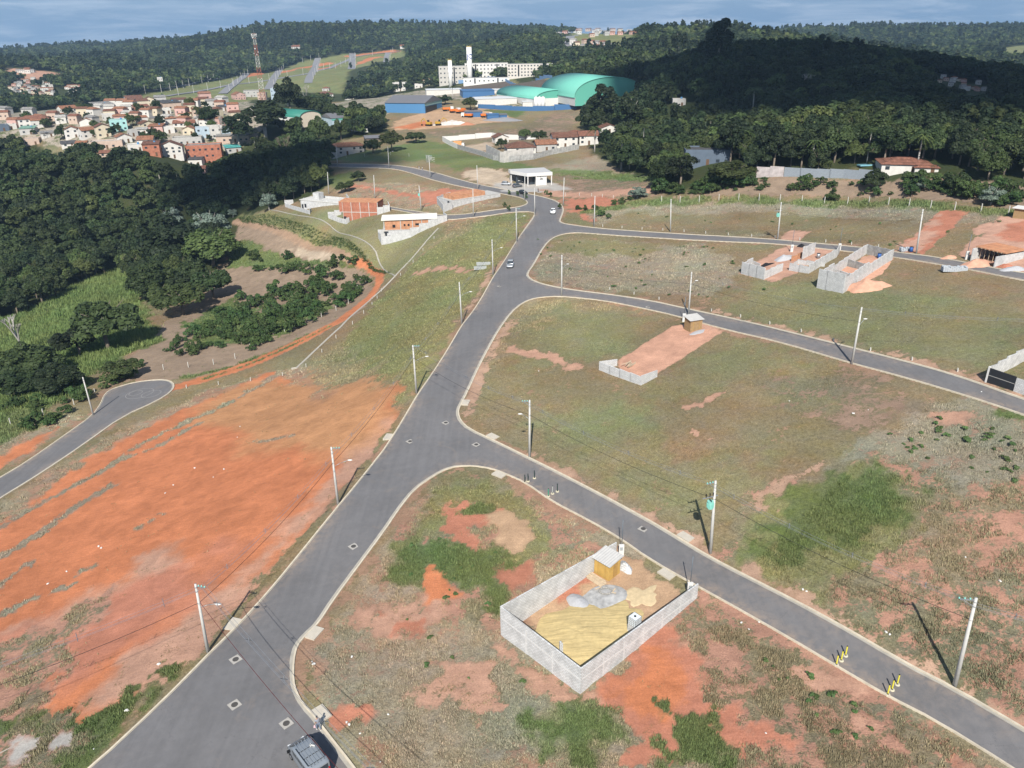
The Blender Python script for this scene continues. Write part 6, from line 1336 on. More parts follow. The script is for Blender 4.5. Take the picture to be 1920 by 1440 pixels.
# village clusters far off: too small to show parts
def tiny_cluster(poly, n, label, grp, w0, seed):
    r_ = random.Random(seed); mats_ = [wallm(C_[k]) for k in ('white', 'cream', 'grey', 'salmon', 'white', 'pink')]; rts = ['orange', 'brown', 'grey', 'red', 'pale']; k = 0; P = np.array(poly, float); x0, y0 = P.min(0); x1, y1 = P.max(0)
    spots = []
    for _ in range(4000):
        x, y = r_.uniform(x0, x1), r_.uniform(y0, y1)
        if sdist(np.array([x]), np.array([y]), P)[0] > 0 and all(abs(x-a)+abs(y-b_)*2.2 > w0*.95 for a, b_ in spots): spots.append((x, y))
        if len(spots) >= n: break
    Q = G([q[0] for q in spots], [q[1] for q in spots]); protos = []
    for i in range(6):
        b = MB(); w = 8+r_.random()*3; d = 8; h = 3.5+r_.random()*3.5; b.box((0, 0, h/2-1), (w, d, h+2)); b.mi = 1
        b.add([(-w/2-.5, -d/2-.5, h), (w/2+.5, -d/2-.5, h), (w/2+.5, d/2+.5, h), (-w/2-.5, d/2+.5, h), (-w/2+.3, 0, h+1.7), (w/2-.3, 0, h+1.7)], [(3, 2, 1, 0), (0, 1, 5, 4), (2, 3, 4, 5), (1, 2, 5), (3, 0, 4)]); b.mi = 2
        for x in (-w*.25, w*.2): b.box((x, -d/2-.02, h*.5), (1.3, .1, 1.2))
        protos.append(b.mesh('house', [mats_[i], tilem(rts[i % 5]), DARK]))
    for q in Q:
        o = bpy.data.objects.new('house', protos[r_.randrange(6)]); COL.objects.link(o); o.location = tuple(q); s_ = w0*mpp(q)/9.5; o.scale = (s_, s_, min(s_, 1.4)); o.rotation_euler.z = r_.uniform(-.6, .6); tag(o, label, 'house', grp)
tiny_cluster([(16, 168), (30, 154), (60, 150), (90, 158), (112, 172), (100, 184), (55, 184)], 40, 'tiny pale-walled house in the packed hillside village, far left', 'houses of the far left hillside village', 8, 1)
tiny_cluster([(120, 164), (150, 162), (155, 170), (138, 178), (120, 172)], 11, 'tiny pale-walled house in the small cluster right of the hillside village', 'houses of the small cluster right of the village', 8, 2)
tiny_cluster([(26, 133), (66, 133), (68, 138), (28, 138)], 5, 'tiny white house on the bare red ground above the hillside village', 'houses on the bare ground above the village', 9, 3)
tiny_cluster([(1040, 66), (1070, 55), (1180, 58), (1200, 68), (1150, 66), (1110, 72), (1090, 64)], 26, 'tiny pale-walled house on the far hilltop left of centre-right', 'houses on the far hilltop', 9, 4)
tiny_cluster([(1062, 82), (1100, 80), (1168, 88), (1150, 94), (1090, 92)], 12, 'tiny low house below the curved road on the far hill', 'houses below the far hill road', 11, 7)
tiny_cluster([(1752, 155), (1770, 146), (1840, 156), (1852, 172), (1800, 170)], 16, 'tiny pale-walled house in the cluster behind the right forest', 'houses in the cluster behind the right forest', 9, 5)
tiny_cluster([(1690, 134), (1710, 132), (1724, 142), (1700, 142)], 4, 'tiny white house at the left end of the cluster behind the right forest', 'small houses beyond the right forest', 9, 6)
tiny_cluster([(1270, 80), (1300, 78), (1420, 86), (1450, 90), (1400, 92)], 9, 'tiny pale house among the trees on the right skyline', 'houses on the right skyline', 9, 8)
tiny_cluster([(1830, 108), (1920, 108), (1915, 124), (1840, 122)], 5, 'tiny pale house in the far right valley', 'houses in the far right valley', 9, 9)

tiny_cluster([(0, 212), (120, 208), (260, 195), (300, 186), (420, 190), (460, 200), (440, 240), (380, 240), (250, 232), (130, 232), (0, 250)], 46, 'small tiled or sheet-roofed house packed between the larger town houses', 'small houses filling the town', 19, 21)

# the apartment blocks
def block_building(cx, by, wpx, hpx, label, rz, depth, storeys, nwin, wc=(.56, .53, .48), name='apartment_block', base=None, cat='building'):
    p = g(cx, by) if base is None else base; s_ = mpp(p); w = wpx*s_; h = hpx*s_; view = math.atan2(p[0], p[1])
    t_ = thing(name, label, cat, (p[0]+math.sin(view)*depth/2, p[1]+math.cos(view)*depth/2, p[2]), -view+rz)
    MB().box((0, 0, h/2-3), (w, depth, h+6)).build('wall', wallm(wc), t_); MB().box((0, 0, h+.15), (w+.3, depth+.3, .3)).build('cornice', WHITE, t_); MB().box((0, 0, h+.34), (w-.6, depth-.6, .08)).build('roof', tilem('grey'), t_)
    for f_ in range(storeys):
        for i in range(nwin):
            x = -w/2+w*(i+.5)/nwin
            link('window', unit_window(1.5, 1.3), t_, (x, -depth/2, h*(f_+.52)/storeys))
    for i in range(max(1, nwin//5)): MB().box((-w/2+w*(i+.5)/max(1, nwin//5), -depth/2-.02, h*.5), (1.5, .14, h*.9)).build('stair_slot', DARK, t_)
    return t_
block_building(852, 158, 57, 31, 'left grey-white apartment block, partly behind the shorter white tower', .05, 14, 4, 8, (.47, .45, .41)); block_building(912, 147, 80, 26, 'middle white apartment block behind the tall white tower', .03, 14, 4, 12, (.62, .60, .56)); block_building(994, 144, 84, 22, 'right long apartment block beside the palms', -.04, 14, 4, 14, (.56, .52, .47))
b1 = block_building(912, 157, 86, 10, 'low white market building with a green sign in front of the apartment blocks', .02, 10, 1, 10, (.66, .66, .63), 'market_building')
def water_tower(cx, by, wpx, topy, label, logo=False, capc=None):
    p = g(cx, by); s_ = mpp(p); w = wpx*s_*1.0; h = top_h(p, topy); view = math.atan2(p[0], p[1]); t_ = thing('water_tower', label, 'tower', loc3(p), -view+.12)
    MB().tube((0, 0, -4), (0, 0, h), w/2, w/2, 20).build('shaft', mat('tower_white', (.72, .71, .67), .7, .08), t_, True); MB().tube((0, 0, h), (0, 0, h+.6), w*.52, w*.52, 20).build('rim', mat('tower_rim', capc or (.3, .32, .3), .7), t_)
    for a in range(6): MB().tube((math.cos(a)*w*.4, math.sin(a)*w*.4, h+.6), (math.cos(a)*w*.4, math.sin(a)*w*.4, h+1.8), .08, n=5).build('railing_post', mat('tower_rim', (.3, .32, .3)), t_)
    if logo:
        cu = bpy.data.curves.new('lettering', 'FONT'); cu.body = 'JC'; cu.size = w*1.1; cu.extrude = .25; cu.align_x = 'CENTER'; tmp = bpy.data.objects.new('tmp', cu); COL.objects.link(tmp)
        me = bpy.data.meshes.new_from_object(tmp.evaluated_get(bpy.context.evaluated_depsgraph_get())); bpy.data.objects.remove(tmp); me.materials.clear(); me.materials.append(mat('logo_blue', (.02, .06, .28), .6))
        o = link('lettering', me, t_, (0, -w*.5, h-w*2.0)); o.rotation_euler = (math.pi/2, 0, 0)
water_tower(845.5, 164, 7.4, 113, 'shorter white cylindrical water tower with yellowish top', capc=(.45, .33, .12)); water_tower(881.5, 158, 9.6, 88, 'tall white cylindrical water tower with blue letters near its top', True)

# the works: two turquoise vaults
def vault(cx, by, w, L_, h, rz, label, roofc, endc, eave=3.0, name='vaulted_hall', p=None):
    p = g(cx, by) if p is None else p; t_ = thing(name, label, 'hall', loc3(p), rz); n = 26; V = []; b = MB()
    prof = [(-w/2*math.cos(math.pi*i/n), eave+(h-eave)*max(0, math.sin(math.pi*i/n))**.85) for i in range(n+1)]
    for y in (-.4, L_+.4): V += [(x, y, z) for x, z in prof]
    m_ = n+1; V += [(x, y, z-.3) for x, y, z in V]
    F = [(i, i+1, m_+i+1, m_+i) for i in range(n)]+[(2*m_+i, 3*m_+i, 3*m_+i+1, 2*m_+i+1) for i in range(n)]+[(i, 2*m_+i, 2*m_+i+1, i+1) for i in range(n)]+[(m_+i, m_+i+1, 3*m_+i+1, 3*m_+i) for i in range(n)]
    b.add(V, F); b.build('roof', roofc, t_, True)
    for y in (0, L_):
        b = MB(); pts = [(x*.985, y, z-.32) for x, z in prof]; k = len(pts); b.add(pts+[(x, yy+.3, z) for x, yy, z in pts]+[(-w/2*.985, y, -2), (w/2*.985, y, -2), (-w/2*.985, y+.3, -2), (w/2*.985, y+.3, -2)],
              [tuple(range(k))[::-1]+(2*k, 2*k+1), tuple(range(k, 2*k))+(2*k+3, 2*k+2)]); b.build('end_wall', endc, t_)
    for s_ in (-1, 1): MB().box((s_*(w/2*.98), L_/2, eave/2-1), (.3, L_, eave+2)).build('side_wall', WHITE, t_)
    return t_
def ribbed(name, c, sc_=1.0, axis='Y'):
    if name in _mc: return _mc[name]
    m = mat(name, c, .55, .06, .05); t = m.node_tree; bs = t.nodes['Principled BSDF']; tcn = t.nodes.new('ShaderNodeTexCoord'); wv = t.nodes.new('ShaderNodeTexWave'); wv.bands_direction = axis; wv.inputs['Scale'].default_value = sc_
    bp_ = t.nodes.new('ShaderNodeBump'); bp_.inputs['Strength'].default_value = .35; t.links.new(tcn.outputs['Object'], wv.inputs[0]); t.links.new(wv.outputs[0], bp_.inputs['Height']); t.links.new(bp_.outputs[0], bs.inputs['Normal']); return m
TQ = ribbed('turquoise_sheet', (.13, .40, .32), .6); TQ2 = ribbed('turquoise_end', (.10, .35, .27), .6, 'X')
pB = g(1143, 190); sB = mpp(pB); vz = math.atan2(pB[0], pB[1]); print('vault', pB, sB)
vb = vault(0, 0, 142*sB, 64, 43*sB, -vz+.42, 'big turquoise vaulted sports-hall-like factory roof', TQ, TQ2, 3, p=pB)
pS = g(1042, 196); vs_ = vault(0, 0, 84*mpp(pS), 64, 26*mpp(pS), -vz+.55, 'lower turquoise vaulted hall joined on the left of the big one', TQ, TQ2, 4.0, p=pS); MB().box((0, -.4, 1.6), (84*mpp(pS)*.96, .5, 5.2)).build('front_wall', WHITE, vs_)
def shed(cx, by, wpx, hpx, depth, label, wallc, roofc, rz=0, gable=True, name='warehouse', extra=None, base=None):
    p = g(cx, by) if base is None else base; s_ = mpp(p); w = wpx*s_; h = hpx*s_; view = math.atan2(p[0], p[1]); t_ = thing(name, label, 'building', loc3(p), -view+rz)
    MB().box((w/2, depth/2, h/2-1), (w, depth, h+2)).build('wall', wallc, t_)
    b = MB()
    if gable: b.add([(-.4, -.5, h), (w+.4, -.5, h), (w+.4, depth+.5, h), (-.4, depth+.5, h), (-.4, depth/2, h+depth*.13), (w+.4, depth/2, h+depth*.13)], [(3, 2, 1, 0), (0, 1, 5, 4), (2, 3, 4, 5), (1, 2, 5), (3, 0, 4)])
    else: b.box((w/2, depth/2, h+.15), (w+.6, depth+.6, .25))
    b.build('roof', roofc, t_); return t_, w, h
BLUEW = ribbed('blue_sheet', (.07, .19, .36), 1.2, 'X'); BLUED = mat('blue_paint', (.05, .13, .27), .6, .1); GREYR = ribbed('grey_sheet', (.14, .14, .15), .5); WHR = ribbed('white_sheet', (.55, .56, .56), .5)
t_, w_, h_ = shed(723, 211, 80, 17, 30, 'big blue sheet-metal warehouse with dark roof and pale gable', BLUEW, GREYR, -.45)
MB().add([(w_+.15, 0, h_*.7), (w_+.15, 30, h_*.7), (w_+.15, 30, h_), (w_+.15, 15, h_+3.7), (w_+.15, 0, h_), (w_+.05, 0, h_*.7), (w_+.05, 30, h_*.7), (w_+.05, 30, h_), (w_+.05, 15, h_+3.7), (w_+.05, 0, h_)], [(0, 1, 2, 3, 4), (9, 8, 7, 6, 5), (0, 5, 6, 1)]).build('gable_cladding', mat('gable_pale', (.25, .40, .38), .7), t_)
MB().box((w_+.06, 11, h_*.32), (.1, 19, h_*.6)).build('open_bay', DARK, t_)
for cx, by, wp, hp, dp, lb, wc_, rc_, rz_ in [(800, 181, 66, 11, 16, 'white low works building with blue end wall left of the lone palm', wallm(C_['white']), WHR, .05), (868, 184, 60, 12, 22, 'blue-roofed works wing behind the round dark tree', BLUED, BLUED, .1), (892, 200, 78, 13, 20, 'white and grey works canopy building in front of the vaults', wallm(C_['white']), WHR, .08),
     (900, 178, 50, 8, 14, 'long white strip-roofed works wing at the foot of the dark bank', wallm(C_['white']), WHR, .05), (873, 220, 32, 9, 9, 'left dark blue yard shed behind the trucks', BLUED, GREYR, .1), (914, 225, 22, 9, 8, 'right-hand blue yard shed beside the gravel', BLUED, BLUED, .1), (936, 224, 15, 8, 7, 'smallest blue yard shed at the right end', BLUED, GREYR, .1), (980, 203, 22, 11, 8, 'small white pump house beside the silos', wallm(C_['white']), WHR, .05)]:
    shed(cx, by, wp, hp, dp, lb, wc_, rc_, rz_, False, 'works_building')
for k, cx in enumerate((1005, 1011.5, 1018)):
    p = g(cx, 204); h = 20*mpp(p); t_ = thing('silo', 'white cylindrical silo, %s of the three before the small vault' % ['left', 'middle', 'right'][k], 'silo', loc3(p)); MB().tube((0, 0, -1), (0, 0, h), 1.35, 1.35, 16).build('tank', WHITE, t_, True); MB().tube((0, 0, h), (0, 0, h+.8), 1.35, .3, 16).build('top', mat('silo_top', (.45, .46, .45)), t_)
px_wall('boundary_wall', 'blue boundary wall along the front of the works', 'wall', [(897, 203), (960, 207), (1000, 208), (1080, 204)], 2.6, .3, BLUED, sub=12)
px_wall('boundary_wall', 'blue and white wall on top of the dark bank behind the works', 'wall', [(860, 157), (940, 148), (1035, 147)], 2.2, .3, mat('blue_wall_pale', (.16, .28, .46), .7), sub=14)
p0_, p1_ = g(862, 169), g(1036, 160)
bk = MB()
pts = [(862, 169), (920, 163), (980, 161), (1030, 162)]; Pk = [g(*q) for q in pts]; Pu = [g(q[0]-2, q[1]-12) for q in pts]
wpatch('brown', [tuple(q[:2]) for q in Pk+Pu[::-1]])
px_wall('compound_wall', 'long white wall of the compound with the parked box van', 'wall', [(858, 279), (830, 265), (922, 257), (945, 262), (1004, 261)], 2.4, .2, WHITE, sub=8)
px_wall('compound_wall', 'stained grey block wall at the front of the compound', 'wall', [(858, 279), (900, 291), (925, 300), (950, 304), (1000, 299), (1034, 290), (1085, 280)], 2.2, .2, BLOCKD, sub=5)
px_wall('compound_wall', 'tall pale grey stained building wall at the compound corner', 'wall', [(912, 290), (938, 304), (945, 305), (1000, 297)], 4.6, .2, mat('stained_render', (.46, .44, .41), .95, .4, .6), sub=6)
px_wall('garden_wall', 'blue-grey panelled wall along the right forest edge', 'wall', [(1470, 331), (1530, 333), (1580, 334), (1638, 336)], 2.6, .2, mat('panel_grey', (.22, .25, .28), .8, .15), sub=5)
px_wall('garden_wall', 'pale graffitied wall piece left of the panelled wall', 'wall', [(1418, 333), (1468, 331)], 3.0, .2, mat('graffiti_wall', (.42, .38, .37), .9, .4, .8), sub=5)
# green vault hall, office building, shelter
pG = g(584, 236); vault(0, 0, 46*mpp(pG), 34, 27*mpp(pG), -math.atan2(pG[0], pG[1])+.55, 'dark green vaulted hall with cream arched front beside the trees', ribbed('green_sheet', (.035, .18, .14), .6), wallm((.55, .48, .38)), 5, 'vaulted_hall', pG)
t_, w_, h_ = shed(624, 240, 76, 17, 18, 'pale blue office building with teal fascia and grey gabled roof', wallm((.36, .46, .52)), GREYR, .35, True, 'office_building'); MB().box((w_/2, -.1, h_-.6), (w_+.3, .2, 1.3)).build('fascia', mat('fascia_teal', (.12, .36, .30)), t_)
for i in range(6): link('window', unit_window(1.4, 1.2), t_, (w_*(i+.5)/6, -.02, h_*.4))
t_, w_, h_ = shed(686, 268, 40, 8, 9, 'open shelter with long dark roof at the meadow edge', wallm((.12, .10, .08)), GREYR, .1, True, 'open_shelter')
px_wall('boundary_wall', 'pale low wall in front of the office building', 'wall', [(655, 245), (690, 248)], 2.0, .2, WHITE, sub=8)
pl_ = slab_on('swimming_pool', 'small turquoise swimming pool beside the red-tiled house', 'pool', g(1630, 309), 7, 2.2, .15, .1, mat('pool_water', (.20, .42, .50), .1))
# heaps and diggers in the yard
plane_patch('rubble_heap', 'long heap of white rubble along the works yard edge', 'rubble heap', g(850, 233), 12, 3.2, 2.2, mat('rubble_white', (.50, .47, .43), .95, .35, .5), 0, 26, 1.4, 0, 71, wob=.4)
plane_patch('gravel_heap', 'dark grey gravel heap at the right end of the works yard', 'gravel heap', g(945, 226), 11, 3.5, 1.8, mat('gravel_dark', (.22, .22, .23), .95), 0, 24, 1.4, 0, 72)
plane_patch('soil_heap', 'reddish soil heap beside the white rubble', 'soil heap', g(877, 234), 4.5, 2.2, 1.4, mat('soil_red', (.38, .17, .10)), 0, 20, 1.4, 0, 73)
def digger(p, rz, label):
    t_ = thing('excavator', label, 'excavator', loc3(p), rz, 'excavators at the works yard'); Y_ = mat('digger_yellow', (.42, .25, .03), .6, .2)
    MB().box((0, 0, .5), (3.4, 2.4, .9)).build('tracks', BLACK, t_); MB().box((-.4, 0, 1.6), (3, 2.2, 1.2)).build('body', Y_, t_); MB().box((.6, -.5, 2.6), (1.2, 1.0, 1.3), top=.85).build('cab', GLASS, t_)
    MB().path([(1, .3, 1.8), (3.2, .3, 4.2), (5.2, .3, 2.8)], [.3, .25, .2], 6).build('boom', Y_, t_); MB().path([(5.2, .3, 2.8), (5.0, .3, .7)], [.2, .15], 6).build('arm', Y_, t_); MB().box((4.8, .3, .5), (.8, 1.0, .7), top=.6).build('bucket', BLACK, t_)
digger(g(804, 236), 2.6, 'brown-yellow excavator at the left end of the rubble heap'); digger(g(822, 235), .2, 'yellow excavator standing just left of the white rubble')

# lattice mast
pm_ = g(493, 187); Hm = top_h(pm_, 62); print('mast', pm_, Hm); mt = thing('radio_mast', 'tall red and white lattice radio mast with antenna drums above the town', 'mast', loc3(pm_), .3)
MR = mat('mast_red', (.36, .12, .07), .6, .2); MW = mat('mast_white', (.48, .47, .42), .6, .1); ns_ = 18
for k in range(6):
    b = MB(); m_ = [MR, MW][k % 2]
    for q in range(3):
        i = k*3+q; z0, z1 = Hm*i/ns_, Hm*(i+1)/ns_; r0_, r1_ = [2.9-1.8*z/Hm for z in (z0, z1)]
        for a in range(4):
            c0 = [(r0_, r0_), (-r0_, r0_), (-r0_, -r0_), (r0_, -r0_)]; c1 = [(r1_, r1_), (-r1_, r1_), (-r1_, -r1_), (r1_, -r1_)]; n_ = (a+1) % 4
            b.tube((*c0[a], z0), (*c1[a], z1), .2, n=5, cap=False); b.tube((*c0[a], z0), (*c1[n_], z1), .11, n=4, cap=False); b.tube((*c0[n_], z0), (*c1[a], z1), .11, n=4, cap=False); b.tube((*c0[a], z0), (*c0[n_], z0), .1, n=4, cap=False)
    b.build('lattice_section', m_, mt)
for z in (Hm*.99, Hm*.92, Hm*.74): MB().box((0, 0, z), (4.2, 4.2, .25)).build('platform', MR, mt)
for i, (a, z, r_) in enumerate([(0, .95, 1.3), (1.2, .9, 1.1), (2.6, .98, 1.1), (3.9, .93, 1.2), (5.2, .97, 1.2), (4.4, .77, 1.2), (5.6, .72, 1.0), (3.2, .70, .9), (4.8, .68, .9)]):
    c = Vector((math.cos(a)*2.4, math.sin(a)*2.4, Hm*z)); MB().tube(c, c+Vector((math.cos(a)*.7, math.sin(a)*.7, 0)), r_*.6, r_*.6, 12).build('antenna_drum', WHITE, mt, True)
for a in range(8): x, y = math.cos(a*.785)*2.9, math.sin(a*.785)*2.9; MB().box((x, y, Hm*.97), (.4, .4, 3.0)).build('panel_antenna', WHITE, mt)
MB().tube((0, 0, Hm), (0, 0, Hm+6), .12, .05, 6).build('lightning_rod', STEEL, mt)

# ------------------------------------------------------------------ the far estate on the hillside
for q, w_ in (([(417, 176), (436, 160), (455, 146), (461, 138)], 11), ([(503, 168), (512, 150), (522, 134), (527, 126)], 11), ([(578, 156), (586, 135), (592, 120), (596, 109)], 11), ([(659, 130), (660, 115), (661, 99)], 12), ([(724, 117), (726, 106), (728, 99)], 11),
              ([(310, 181), (380, 170), (440, 158), (520, 148), (588, 136), (630, 122), (661, 107), (700, 101), (750, 96)], 8), ([(284, 170), (350, 160), (370, 153), (420, 146)], 8)):
    ribbon('road', q, w_, .5, mat('far_asphalt', (.20, .20, .21), .9))
ribbon('road', [(1066, 90), (1062, 80), (1068, 74), (1080, 66)], 12, .5, mat('far_asphalt', (.20, .20, .21), .9))
pmesh = MB().tube((0, 0, -1), (0, 0, 9.5), .27, .18, 6).mesh('utility_pole', mat('far_pole', (.5, .49, .46), .8))
def far_poles(px, n, off=0):
    P = G([q[0] for q in px], [q[1] for q in px]); d = np.r_[0, np.cumsum(np.hypot(*np.diff(P[:, :2], axis=0).T))]
    for i in range(n):
        s_ = d[-1]*(i+.5)/n; x = np.interp(s_, d, P[:, 0])+off; y = np.interp(s_, d, P[:, 1]); o = bpy.data.objects.new('utility_pole', pmesh); COL.objects.link(o); o.location = (x, y, hz(x, y)); tag(o, 'tiny pale pole on the far hillside estate', 'utility pole', 'poles of the far hillside estate')
for q, n in (([(417, 176), (461, 138)], 8), ([(503, 168), (527, 126)], 9), ([(578, 156), (596, 109)], 8), ([(659, 130), (661, 99)], 5), ([(724, 117), (728, 99)], 5), ([(310, 181), (440, 158), (520, 148), (588, 136), (661, 107), (750, 96)], 26),
             ([(215, 180), (300, 172), (350, 160), (420, 146)], 18), ([(370, 155), (400, 146), (440, 138)], 8), ([(455, 136), (482, 130)], 6), ([(540, 122), (560, 117), (600, 108)], 6)): far_poles(q, max(3, int(n*.75)), 6)

# ------------------------------------------------------------------ vegetation
def leaf_mat(name, c1, c2, var=.25):
    m, t, b = new_mat(name); L = t.links.new; N = t.nodes.new
    b.inputs['Roughness'].default_value = .65; b.inputs['Specular IOR Level'].default_value = .25
    a = N('ShaderNodeAttribute'); a.attribute_name = 'tone'; oi = N('ShaderNodeObjectInfo'); mx_ = N('ShaderNodeMix'); mx_.data_type = 'RGBA'
    L(a.outputs['Fac'], mx_.inputs['Factor']); mx_.inputs['A'].default_value = (*c1, 1); mx_.inputs['B'].default_value = (*c2, 1)
    h = N('ShaderNodeHueSaturation')
    for lo, hi, sk in ((1-var, 1+var, 'Value'), (.475, .515, 'Hue')):
        mr = N('ShaderNodeMapRange'); mr.inputs[3].default_value = lo; mr.inputs[4].default_value = hi
        if sk == 'Hue':
            w_ = N('ShaderNodeMath'); w_.operation = 'FRACT'; ml = N('ShaderNodeMath'); ml.operation = 'MULTIPLY'; ml.inputs[1].default_value = 7.3; L(oi.outputs['Random'], ml.inputs[0]); L(ml.outputs[0], w_.inputs[0]); L(w_.outputs[0], mr.inputs[0])
        else: L(oi.outputs['Random'], mr.inputs[0])
        L(mr.outputs[0], h.inputs[sk])
    L(mx_.outputs['Result'], h.inputs['Color']); L(h.outputs[0], b.inputs['Base Color'])
    tr = N('ShaderNodeBsdfTranslucent'); L(h.outputs[0], tr.inputs['Color']); ad = N('ShaderNodeMixShader'); ad.inputs[0].default_value = .18
    L(b.outputs[0], ad.inputs[1]); L(tr.outputs[0], ad.inputs[2]); L(ad.outputs[0], t.nodes['Material Output'].inputs['Surface']); return m
LEAF = leaf_mat('leaves_broad', (.022, .038, .013), (.050, .074, .024), .38); LEAFD = leaf_mat('leaves_dark', (.014, .026, .011), (.032, .050, .019), .35); LEAFL = leaf_mat('leaves_light', (.040, .062, .018), (.078, .105, .032), .35); LEAFS = leaf_mat('leaves_silver', (.10, .14, .105), (.20, .25, .20), .1)
LEAFB = leaf_mat('leaves_shrub', (.030, .060, .020), (.070, .115, .032)); LEAFP = leaf_mat('leaves_palm', (.035, .06, .02), (.09, .12, .035)); WEED = leaf_mat('leaves_weed', (.06, .11, .035), (.10, .16, .055))
BARK = mat('bark', (.17, .14, .11), .9, .3, 2); BARKP = mat('bark_pale', (.34, .32, .29), .9, .25, 2); LEAFX = leaf_mat('leaves_straw', (.12, .11, .075), (.20, .18, .12))
def quads_mesh(name, C, Nn, size, tone, m_, r_):
    """many small leaf clumps: centre, facing direction, size"""
    n = len(C); Nn = Nn/(np.linalg.norm(Nn, axis=1)[:, None]+1e-9); A = r_.normal(size=(n, 3)); U = np.cross(Nn, A); U /= np.linalg.norm(U, axis=1)[:, None]+1e-9; V = np.cross(Nn, U)
    s_ = size[:, None]; asp = r_.uniform(.45, .9, n)[:, None]
    P = np.stack([C-U*s_, C-V*s_*asp+Nn*s_*.25*r_.uniform(-1, 1, (n, 1)), C+U*s_, C+V*s_*asp], 1).reshape(-1, 3)
    me = bpy.data.meshes.new(name); me.vertices.add(4*n); me.vertices.foreach_set('co', P.astype(np.float32).ravel()); me.loops.add(4*n); me.loops.foreach_set('vertex_index', np.arange(4*n, dtype=np.int32))
    me.polygons.add(n); me.polygons.foreach_set('loop_start', (np.arange(n)*4).astype(np.int32)); me.update(calc_edges=True)
    a = me.attributes.new('tone', 'FLOAT', 'POINT'); a.data.foreach_set('value', np.repeat(tone, 4).astype(np.float32)); me.materials.append(m_); return me
def crown_mesh(name, seed, R=4.6, H=5.5, z0=4.5, lobes=13, n=1900, size=.42, m_=None, flat=1.0, rr=1.0):
    r_ = np.random.default_rng(seed); L_ = []
    for k in range(lobes):
        a = r_.uniform(0, 6.283); q = math.sqrt(r_.uniform(0, 1))*.74*R; hh = r_.uniform(.25, 1)*(1-.45*(q/R)**2)
        L_.append((q*math.cos(a), q*math.sin(a), z0+H*hh*.72, R*r_.uniform(.26, .46)*(1.1-.3*hh)*rr, H*r_.uniform(.13, .22)*flat))
    L_ = np.array(L_); w = L_[:, 3]**2; idx = r_.choice(lobes, n*2, p=w/w.sum()); D = r_.normal(size=(n*2, 3)); D /= np.linalg.norm(D, axis=1)[:, None]; D[:, 2] = np.where(D[:, 2] < -.35, -D[:, 2], D[:, 2])
    rad = r_.uniform(.78, 1.06, n*2); C = L_[idx, :3]+D*rad[:, None]*np.stack([L_[idx, 3], L_[idx, 3], L_[idx, 4]], 1)
    deep = np.zeros(n*2, bool)
    for l in L_: deep |= (((C-l[:3])/np.array([l[3], l[3], l[4]]))**2).sum(1) < .5
    keep = np.where(~deep)[0][:n]; C = C[keep]; D = D[keep]; k = len(C); Nn = D+r_.normal(size=(k, 3))*.55+np.array([0, 0, .35])
    lob = r_.uniform(0, 1, lobes)[idx[keep]]; return quads_mesh(name, C, Nn, size*r_.uniform(.6, 1.35, k), np.clip(.45*lob+.55*r_.uniform(0, 1, k), 0, 1), m_ or LEAF, r_)
def trunk_mesh(seed, h=5.5, r=.28, limbs=5, R=3.0, m_=None, H=9.5):
    r_ = random.Random(seed); b = MB(); pts = [(0, 0, -1.2), (r_.uniform(-.15, .15), r_.uniform(-.15, .15), h*.5), (r_.uniform(-.3, .3), r_.uniform(-.3, .3), h)]; b.path(pts, [r, r*.8, r*.6], 7)
    for k in range(limbs):
        a = k*6.283/limbs+r_.uniform(-.4, .4); q = R*r_.uniform(.5, .9); s_ = Vector(pts[1]).lerp(Vector(pts[2]), r_.uniform(.2, 1)); e = Vector((q*math.cos(a), q*math.sin(a), H*r_.uniform(.68, .88)))
        m1 = s_.lerp(e, .5)+Vector((0, 0, -.3)); b.path([s_, m1, e], [r*.42, r*.28, r*.1], 5)
    return b.mesh('trunk', m_ or BARK, True)
def proto(name, label, cat, crown, trunk, sub=None):
    t_ = thing(name, label, cat, (0, 0, -500)); a = bpy.data.objects.new('trunk', trunk); COL.objects.link(a); a.parent = t_; c = bpy.data.objects.new('crown', crown); COL.objects.link(c); c.parent = t_; return t_
class Kind:                                   # first use moves the source itself, later uses are copies
    def __init__(s, protos): s.p = protos; s.used = [False]*len(protos)
    def put(s, i, loc, rz, sc_, label=None, group=None, cat=None):
        i %= len(s.p); p = s.p[i]
        if not s.used[i]:
            s.used[i] = True; p.location = loc; p.rotation_euler.z = rz; p.scale = sc_ if isinstance(sc_, tuple) else (sc_,)*3
            if label: p['label'] = label
            if group: p['group'] = group
            return p
        return copy_thing(p, loc, rz, label, group, sc_)
GEN = 'dark green broad-crowned tree standing in the dense wood'
BROAD = Kind([proto('broadleaf_tree', GEN, 'tree', crown_mesh('crown', 100+i, R=4.2+.3*(i % 4), H=7.6+.5*(i % 3), z0=1.9+.4*(i % 2), lobes=20+2*i, n=3400, size=.33, rr=.8, m_=[LEAF, LEAFD, LEAF, LEAFL, LEAF, LEAFD, LEAFL, LEAF][i]), trunk_mesh(i, H=9)) for i in range(8)])
TALL = Kind([proto('tall_tree', 'tall narrow dark tree rising above the wood', 'tree', crown_mesh('crown', 200+i, R=4.0, H=11, z0=5, lobes=17, n=2200, size=.45, m_=LEAFD), trunk_mesh(50+i, 9, .35, 7, 2.6, BARKP, 14)) for i in range(3)])
SHRUB = Kind([proto('shrub', 'young leafy shrub', 'shrub', crown_mesh('crown', 300+i, R=1.5, H=2.4, z0=.2, lobes=12, n=800, size=.15, rr=.85, m_=LEAFB), trunk_mesh(80+i, .9, .07, 4, .9, BARK, 2.2)) for i in range(5)])
